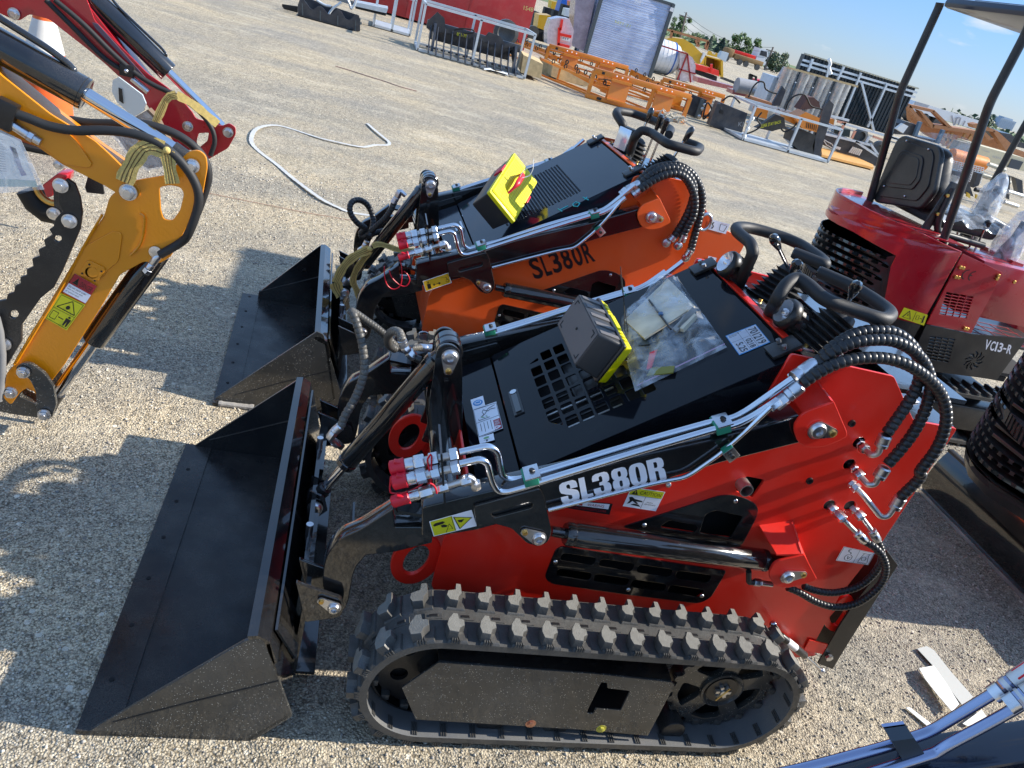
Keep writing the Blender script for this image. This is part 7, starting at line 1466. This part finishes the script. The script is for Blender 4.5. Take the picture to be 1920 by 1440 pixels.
# dark panels
t=thing('panel_stack','tall stack of dark ribbed panels in a galvanised rack','panel stack')
a,b,c,d=wy('r3',[(640,28),(1805,350),(1500,840),(985,670)],23); DPN=mat('dark_teal_panel',(.010,.022,.032),.35,coat=.3)
x0,x1=12.62,16.62; zt=2.02; g=G(); g.box(((x0+x1)/2,23.2,(zt+.55)/2),(x1-x0,.25,zt-.55),DPN)
part('panel_block',g,t)
g=G()
for k in range(34): x=x0+.05+(x1-x0-.1)*k/33; g.box((x,23.07,(zt+.58)/2),(.035,.05,zt-.58),DPN)
part('rib',g,t); g=G(); 
for k in range(40): x=x0+(x1-x0)*k/39; g.box((x,23.05,zt+.02),(.05,.2,.04),mat('cream_edge',(.5,.47,.36),.6))
part('panel_edge',g,t)
for L in ([(575,115),(1780,465)],[(595,70),(1800,415)]): g=G(); p,q=wy('r3',L,22.85); bar(g,p,q,.06,GALV); part('rail',g,t)
for L in ([(890,85),(790,450)],[(1210,205),(1015,680)],[(1485,320),(1280,780)],[(700,60),(650,190)],[(1215,310),(1345,820)],[(1030,140),(960,280)]): g=G(); p,q=wy('r3',L,22.8); bar(g,p,q,.06,GALV); part('upright',g,t)
g=G()
for L in ([(870,60),(885,110),(870,150),(890,220)],): g.sweep(cat(wy('r3',L,22.6),5),.05,WHP,7)
part('loose_strapping',g,t)
# orange strip, tined rake, crate to the right of the cutter
g=G(); q=gz('r3',[(790,1095),(1335,1230),(1330,1200),(1180,1130),(880,1040),(780,1020)],.03); g.prism(q,(0,0,.05),mat('orange_plywood',(.60,.30,.08),.6,vary=.3)); thing('orange_board','flat orange board on the paving right of the cutter crate','board',g=g)
t=thing('rock_bucket','dark rock bucket with slotted sides behind the orange board','rock bucket'); g=G(); g.prism(wy('r3',[(790,960),(830,860),(1150,930),(1420,1110),(1390,1200),(1150,1130)],18.2),(0,.8,0),BLST); part('bucket_body',g,t); g=G()
for k in range(7): a,b=wy('r3',[(810+14*k,910+8*k),(850+14*k,970+8*k)],18.15); bar(g,a,b,.03,WHP)
for k in range(6): a,b=wy('r3',[(1130+18*k,990+6*k),(1085+20*k,1050+6*k)],18.15); bar(g,a,b,.03,WHP)
for k in range(3): a,b=wy('r3',[(960+16*k,985+5*k),(945+16*k,1010+5*k)],18.15); bar(g,a,b,.03,WHP)
part('slots',g,t)
t=thing('shipping_crate','salmon and silver crate frame behind the rock bucket','metal crate',group='open galvanised shipping crates'); SAL=mat('salmon_steel',(.60,.30,.20),.5)
for L,m in (([(880,660),(1080,710)],GALV),([(820,850),(1310,970)],GALV),([(1000,740),(1620,910)],GALV),([(1150,930),(1420,1110)],GALV),([(1310,960),(1400,1090)],GALV),([(1150,820),(1110,900)],SAL),([(1300,880),(1265,945)],GALV),([(1470,940),(1400,1090)],SAL),([(1340,880),(1480,930)],SAL),([(1040,730),(980,870)],SAL),([(960,720),(1050,740)],SAL),([(1500,880),(1700,950)],GALV)): g=G(); a,b=wy('r3',L,18.0); bar(g,a,b,.05,m); part('bar',g,t)
g=G(); g.prism(wy('r3',[(1000,800),(1100,810),(1090,890),(990,870)],19),(0,.5,0),mat('green_black_tarp',(.02,.035,.03),.7)); thing('tarp_bundle','dark tarp bundle inside the salmon crate','bundle',g=g)
g=G()
for q,r in (((1190,870),.2),((1250,1000),.22),((1380,1010),.22)): c=wy('r3',[q],19.5)[0]; g.rings(c,(0,-1,0),[(0,r),(.1,r),(.12,r*.6),(.05,r*.5)],RUB,18)
thing('tyre_group','black tyres inside the salmon crate','tyres',g=g)
t=thing('mesh_cage','orange and white wire cage panels behind the cutter crate','cage'); g=G()
for k in range(4): a,b=wy('r3',[(850,780+22*k),(920,800+22*k)],19.2); bar(g,a,b,.02,WHP)
for k in range(4): a,b=wy('r3',[(850+23*k,780+6*k),(845+23*k,850+6*k)],19.2); bar(g,a,b,.02,WHP)
part('wire_panel',g,t); g=G(); g.prism(wy('r3',[(880,690),(930,700),(920,770),(870,750)],19.3),(0,.2,0),ORS); part('orange_end',g,t)
# brown steel skips
t=thing('steel_skip','large rust orange steel skip with raking side posts behind the panels','skip')
for L,d_ in (([(610,480),(640,460),(780,640),(740,650)],.3),([(735,520),(770,530),(915,690),(890,730)],.3),([(890,530),(925,530),(1110,710),(1070,715)],.3),([(640,455),(920,520),(910,550),(630,490)],.4),([(900,680),(1420,760),(1420,800),(890,720)],.5)): g=G(); g.prism(wy('r2',L,29),(0,d_,0),BRO); part('side_post',g,t)
g=G(); g.prism(wy('r2',[(640,500),(900,720),(1500,800),(1480,900),(1080,940),(830,800),(650,640)],29.6),(0,.3,0),BRO); part('side_wall',g,t); g=G()
for L in ([(1010,920),(1060,760)],[(1060,950),(1110,770)],[(1210,880),(1260,770)],[(1280,870),(1330,790)],[(960,830),(1200,880)]): a,b=wy('r2',L,29.2); bar(g,a,b,.09,mat('pale_orange_edge',(.50,.28,.10),.5))
part('stiffener',g,t)
t=thing('steel_skip','second rust orange steel skip cut by the right edge','skip')
for L in ([(1340,680),(1400,670),(1600,740),(1590,770),(1350,720)],[(1440,770),(1480,760),(1570,850),(1520,860)],[(1570,760),(1620,750),(1780,900),(1730,990)],[(1820,950),(1960,1000),(1960,1100),(1780,1010)]): g=G(); g.prism(wy('r2',L,27),(0,.3,0),BRO); part('side_post',g,t)
g=G(); g.prism(wy('r2',[(1440,800),(1720,880),(1740,990),(1440,910)],27.5),(0,.3,0),BRO); part('side_wall',g,t)
BEI=mat('beige_paint',(.60,.52,.34),.5,vary=.15)
t=thing('equipment_box','long beige equipment box with printed lettering and dark vent','equipment box'); g=G(); g.prism(wy('r2',[(1430,920),(1960,1070),(1960,1220),(1370,1060)],24),(0,1.2,0),BEI); part('body',g,t)
g=G(); g.prism(wy('r2',[(1780,1065),(1910,1100),(1860,1190),(1730,1160)],23.98),(0,-.02,0),mat('vent_dark',(.05,.06,.07),.5)); part('vent',g,t); g=G(); d=Q(g,wy('r2',[(1570,1030),(1670,1055),(1660,1080),(1565,1050)],23.97)); d.t('ELEPA',0,0,1,1,mat('grey_print',(.35,.35,.38),.6),.004); d=Q(g,wy('r2',[(1445,955),(1540,980),(1535,1000),(1440,975)],23.97)); d.t('C Anderer',0,0,1,1,mat('grey_print',(.35,.35,.38),.6),.004); part('lettering',g,t)
g=G(); g.prism(wy('r2',[(1200,870),(1330,900),(1290,1050),(1140,970)],22.5),(0,.3,0),mat('grey_board',(.27,.24,.20),.7,vary=.3)); thing('grey_board','grey board leaning beside the beige box','board',g=g)
t=thing('log_screen','orange topped machine with white mesh sides between the canopy posts','mesh machine'); g=G(); a,b=wy('e5',[(455,440),(900,560)],20); g.cyl(a,b,.20,mat('bright_orange',(.75,.22,.03),.5,vary=.2),14); part('orange_top',g,t); g=G()
for k in range(14): a,b=wy('e5',[(470+33*k,500+9*k),(440+33*k-(0 if k<7 else 20),620+11*k+(0 if k<7 else 60))],19.8); bar(g,a,b,.016,WHP)
for k in range(6): a,b=wy('e5',[(465-5*k,510+24*k),(900-8*k,610+24*k)],19.8); bar(g,a,b,.016,WHP)
for k in range(4): a,b=wy('e5',[(700-5*k,700+28*k),(850-14*k,740+28*k)],19.8); bar(g,a,b,.016,WHP)
part('mesh_side',g,t); g=G(); g.prism(wy('e5',[(465,510),(890,600),(830,760),(700,850),(450,640)],20.3),(0,.3,0),mat('rust_brown',(.09,.04,.03),.7)); part('inner_drum',g,t)
t=thing('grapple_rake','black grapple rake with yellow toe tips beyond the excavator seat','grapple rake'); g=G(); g.prism(wy('e5',[(430,640),(580,660),(680,750),(760,1000),(620,950),(380,900)],15.6),(0,.3,0),BLST); part('body',g,t); g=G()
for k in range(9): a,b=wy('e5',[(390+22*k,850+6*k),(410+22*k,900+6*k)],15.55); bar(g,a,b,.02,DGS)
for k in range(8): a,b=wy('e5',[(470+14*k,700+4*k),(440+14*k,790+4*k)],15.55); bar(g,a,b,.014,ZND)
part('tine',g,t); g=G()
for q in ((445,920),(690,985),(810,1010)): c=wy('e5',[q],15.4)[0]; g.prism([c+V((-.06,0,.06)),c+V((.02,0,.04)),c+V((.09,0,-.05)),c+V((-.02,0,-.03))],(0,.05,0),mat('yellow_tip',(.65,.42,.05),.5))
part('toe_tip',g,t)
t=thing('fork_attachment','black fork attachments and tubes at the right edge','fork attachment'); g=G()
for L in ([(780,900),(1000,950)],[(1220,930),(1420,990)],[(1170,1070),(1350,1130)]): a,b=wy('e5',L,15.6); g.cyl(a,b,.05,ZND if L[0][0]>1100 else BLKM,10)
for L in ([(1150,700),(1260,720),(1240,1040),(1180,980)],[(1320,740),(1420,780),(1430,980),(1360,940)],[(1160,1060),(1340,1100),(1350,1130),(1150,1090)],[(820,680),(880,690),(830,850),(750,880)]): g.prism(wy('e5',L,15.9),(0,.15,0),BLST)
part('fork_body',g,t); g=G()
for L in ([(870,700),(1000,740)],[(1120,780),(1250,810)],[(960,560),(1180,640)]): a,b=wy('e5',L,16.4); g.cyl(a,b,.05,mat('cream_tube',(.6,.55,.42),.5),10)
part('tube',g,t)
# dark bits on top of the crate row behind the seat
g=G(); g.prism(wy('r2',[(470,790),(540,680),(600,650),(760,700),(700,810),(980,870),(960,900),(620,800)],21),(0,.5,0),BLST); 
for L in ([(750,650),(690,810)],[(1010,740),(940,890)]): a,b=wy('r2',L,20.9); bar(g,a,b,.10,mat('steel_blue',(.10,.16,.22),.5))
thing('implement','dark implement with two steel blue arms behind the seat','implement',g=g)
g=G(); p=wy('r2',[(480,730),(560,670),(620,700),(560,780)],20.8); g.prism(p,(0,.1,0),WHP); thing('white_wrap','crumpled white wrapping on the dark implement','wrapping',g=g)
# white semi trailer
t=thing('semi_trailer','white semi trailer behind the rust orange skips','semi trailer'); g=G(); a=wy('r2',[(705,420),(1380,640),(1370,760),(640,600)],62); g.prism([V((a[0].x,62,a[0].z)),V((a[1].x+.3,62,a[0].z)),V((a[1].x+.3,62,.9)),V((a[0].x-.6,62,.9))],(0,2.5,0),mat('trailer_white',(.66,.67,.68),.5,vary=.1)); part('box',g,t)
g=G()
for L in ([(1110,580),(1130,690)],[(1150,610),(1200,600)],[(1170,600),(1140,690)],[(1210,605),(1180,690)],[(1260,640),(1230,700)]): p,q=wy('r2',L,61.9); bar(g,p,q,.08,mat('grey_print',(.35,.35,.38),.6))
part('door_rods',g,t); g=G(); g.prism(wy('r2',[(705,420),(860,465),(830,495),(690,460)],61.9),(0,.05,0),mat('grey_shade_panel',(.36,.37,.40),.5)); part('front_panel',g,t)
g=G()
for x in (1.5,3.0): g.cyl((a[0].x+x,62,.5),(a[0].x+x,64.4,.5),.5,RUB)
part('wheel',g,t)
# trucks
def truck(px,py,Y,L,label,kind):
    b=WF.y(px,py,Y); x=b.x; s=L; t=thing('parked_truck',label,'truck',group='vehicles parked at the far side of the yard'); w_=1.9
    CW=mat('truck_white',(.78,.79,.80),.35,coat=.4); 
    g=G(); g.prism([V((x,Y,.45)),V((x,Y,2.3)),V((x+1.5*s,Y,2.3)),V((x+2.0*s,Y,1.45)),V((x+3.1*s,Y,1.25)),V((x+3.15*s,Y,.45))],(0,w_,0),CW); part('cab',g,t)
    g=G(); g.prism([V((x+.3*s,Y-.02,1.5)),V((x+.3*s,Y-.02,2.1)),V((x+1.4*s,Y-.02,2.1)),V((x+1.75*s,Y-.02,1.5))],(0,-.01,0),BLST); part('window',g,t)
    for k in (.6,2.5): g=G(); g.cyl((x+k*s,Y-.05,.42),(x+k*s,Y+.25,.42),.42,RUB); g.cyl((x+k*s,Y-.06,.42),(x+k*s,Y-.05,.42),.2,ZND); part('wheel',g,t)
    if kind: g=G(); g.box((x-2.2*s,Y+.9,1.0),(4.0*s,1.9,.5),RED if kind==1 else YMC,b=.05); g.box((x-2.2*s,Y+.9,.6),(4.2*s,1.6,.3),BLAK); part('bed',g,t); g=G(); g.cyl((x-3.2*s,Y-.05,.45),(x-3.2*s,Y+.3,.45),.45,RUB); g.cyl((x-1.9*s,Y-.05,.45),(x-1.9*s,Y+.3,.45),.45,RUB); part('wheel',g,t)
truck(*K('r1',[(1195,760)])[0],105,.80,'white cab truck with red bed parked far away, left of the small white pickup',1)
truck(*K('r1',[(1340,790)])[0],110,.75,'small white pickup parked right of the red bed truck',0)
t=thing('parked_truck','rusty tan flatbed truck left of the white cab truck','truck',group='vehicles parked at the far side of the yard'); a=WF.y(*K('r1',[(900,650)])[0],85); g=G(); g.box((a.x+2.6,86,.75),(3.6,1.2,.5),mat('tan_rust',(.22,.13,.05),.7,vary=.5),b=.1); part('bed',g,t); g=G(); g.box((a.x+.2,86,.9),(1.0,1.2,.9),mat('tan_rust',(.22,.13,.05),.7),b=.2); part('cab',g,t); g=G()
for k in (0,1.6,2.4,3.8): g.cyl((a.x+k,85.3,.3),(a.x+k,85.5,.3),.3,RUB)
part('wheel',g,t)
g=G(); g.prism(wy('r1',[(860,490),(940,510),(900,620),(820,560)],60),(0,.5,0),mat('pale_hopper',(.50,.56,.60),.5)); thing('hopper','pale blue grey hopper behind the yellow bucket','hopper',g=g)
# trees
def tree(px_top,px_base,Y,wpx,label,col,seed,name='tree',conic=False,n=1500):
    rr=random.Random(seed); a=WF.y(*px_base,Y); b=WF.y(*px_top,Y); a.z=0; H=max(2,b.z); Wd=1.15*wpx/1434*(Y**2+a.x**2)**.5/2
    t=thing(name,label,'tree'); t.location=a; TR=mat('tree_bark',(.10,.075,.05),.9,bump=.8,bscale=6)
    g=G(); g.sweep([V((0,0,0)),V((.05*Wd,0,H*.3)),V((0,0,H*.6)),V((.03*Wd,0,H*.9))],[H*.022,H*.017,H*.011,H*.003],TR,8)
    blobs=[]
    for i in range(9 if not conic else 0):
        z=H*rr.uniform(.30,.97); r=Wd*rr.uniform(.2,1)*(1.1-abs(z/H-.6)); an=rr.uniform(0,6.28); c=V((r*math.cos(an),r*math.sin(an),z)); blobs.append((c,Wd*rr.uniform(.28,.5))); g.sweep([V((0,0,z*.55)),c.lerp(V((0,0,z*.6)),.4),c],[H*.01,H*.006,H*.002],TR,6)
    part('trunk',g,t); m1=mat('leaf_dark_%s'%col[0],col[1],.6,vary=.3); m2=mat('leaf_light_%s'%col[0],tuple(c*1.9 for c in col[1]),.6,vary=.3); g=G(); s=Wd*.10
    for i in range(n):
        if conic: z=H*rr.uniform(.08,1); r=Wd*(1.02-z/H)*rr.uniform(.55,1.05); an=rr.uniform(0,6.28); p=V((r*math.cos(an),r*math.sin(an),z))
        else:
            c,br=blobs[rr.randrange(len(blobs))]; d=V((rr.gauss(0,1),rr.gauss(0,1),rr.gauss(0,.8))).normalized()*br*rr.uniform(.55,1.05); p=c+d
        u=V((rr.uniform(-1,1),rr.uniform(-1,1),rr.uniform(-1,1))).normalized()*s*rr.uniform(.5,1.5); w=u.orthogonal().normalized()*s*rr.uniform(.4,1.1); g.add([p-u,p-w,p+u,p+w],[(0,1,2,3)],m1 if rr.random()<.6 else m2,False)
    part('crown',g,t)
CG=('pine',(.025,.055,.022)); CL=('oak',(.045,.085,.02)); CB=('blue',(.022,.045,.03))
r1=lambda x,y:K('r1',[(x,y)])[0]
tree(r1(240,20),r1(225,340),100,70/6.4*1.6,'leafy tree just right of the wrapped crate',CL,1); tree(r1(345,60),r1(340,330),105,150/6.4,'rounded leafy tree right of the wrapped crate',CL,2)
tree(r1(525,250),r1(520,450),118,110/6.4,'low palm like tree above the rusty frame',CL,3,n=700); tree(r1(680,290),r1(680,480),118,90/6.4,'narrow dark conifer above the rusty frame',CB,4,conic=True); tree(r1(825,310),r1(810,530),112,150/6.4,'broad dark conifer right of the narrow one',CB,5,conic=True)
tree(r1(1030,270),r1(1010,590),112,190/6.4,'tall open tree, left one of the pair in the distance',CL,6); tree(r1(1200,330),r1(1170,620),112,200/6.4,'tall open tree, right one of the pair in the distance',CL,7); tree(r1(1530,500),r1(1510,750),100,240/6.4,'rounded grey green bush tree beside the power pole',('olive',(.05,.075,.035)),8)
tree(r1(890,430),r1(880,560),125,120/6.4,'small pale tree behind the hopper',('olive',(.05,.075,.035)),9,n=500)
r2=lambda x,y:K('r2',[(x,y)])[0]
tree(r2(1450,590),r2(1430,770),90,210/6,'dark tree left of the distant tower block',CG,10)
g=G(); 
HB=mat('hedge_green',(.03,.055,.02),.8,vary=.6,vscale=.5)
rr=random.Random(3)
for i in range(2600): x=rr.uniform(20,330); z=rr.uniform(0,1.9)*(.7+.5*math.sin(x*.21)); p=V((x,150+rr.uniform(0,8)-.2*x*0,z)); u=V((rr.uniform(-1,1),rr.uniform(-1,1),rr.uniform(-1,1))).normalized()*rr.uniform(.3,.9); w=u.orthogonal().normalized()*rr.uniform(.3,.7); g.add([p-u,p-w,p+u,p+w],[(0,1,2,3)],HB,False)
thing('tree_line','low distant tree line along the horizon','tree line',g=g,kind='stuff')
# poles and wires
WD=mat('pole_wood',(.16,.13,.11),.8)
for top,bot,Y,lab in ((r1(400,10),r1(360,330),100,'wooden power pole above the left trees'),(r1(1470,435),r1(1390,650),100,'wooden power pole beside the round bush tree')):
    a,b=WF.y(*top,Y),WF.y(*bot,Y); b.z=0; g=G(); g.cyl((b.x,Y,0),(a.x*.5+b.x*.5,Y,a.z),.14,WD,8,r2=.10); g.box((a.x*.5+b.x*.5,Y,a.z-.5),(1.6,.1,.12),WD); thing('power_pole',lab,'power pole',g=g)
g=G(); 
for dz_ in (0,.5,1.2): 
    a=WF.y(*r1(400,15),100); b=WF.y(*r1(1470,440),100); P0=[a.lerp(b,k/20)+V((0,0,-dz_-2.2*4*(k/20)*(1-k/20)*.5)) for k in range(21)]; g.sweep(P0,.022,BLAK,4)
thing('power_lines','thin power lines strung between the two poles','power lines',g=g)
# tower block
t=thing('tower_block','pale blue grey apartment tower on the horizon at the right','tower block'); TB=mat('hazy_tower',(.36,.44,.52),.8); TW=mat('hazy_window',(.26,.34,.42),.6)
a,b,c=wy('r2',[(1660,600),(1830,640),(1580,640)],900); g=G(); g.box(((a.x+b.x)/2,905,a.z/2),(b.x-a.x,14,a.z),TB); g.box(((a.x+b.x)/2,905,a.z+.8),((b.x-a.x)*.6,10,2),TB); g.box(((c.x+a.x)/2,906,c.z*.45),(a.x-c.x,10,c.z*.9),TB); part('walls',g,t)
g=G()
for i in range(7):
    for j in range(8): g.box((a.x+(b.x-a.x)*(j+.5)/8,897.8,a.z*(i+.8)/7.5),((b.x-a.x)/14,.2,a.z/18),TW)
part('window',g,t)
g=G(); g.prism(wy('r2',[(1660,770),(1780,790),(1840,860),(1960,900),(1960,960),(1700,900)],45),(0,2,0),BLST); thing('parked_machine','dark machinery at the right edge below the tower','machine',g=g)
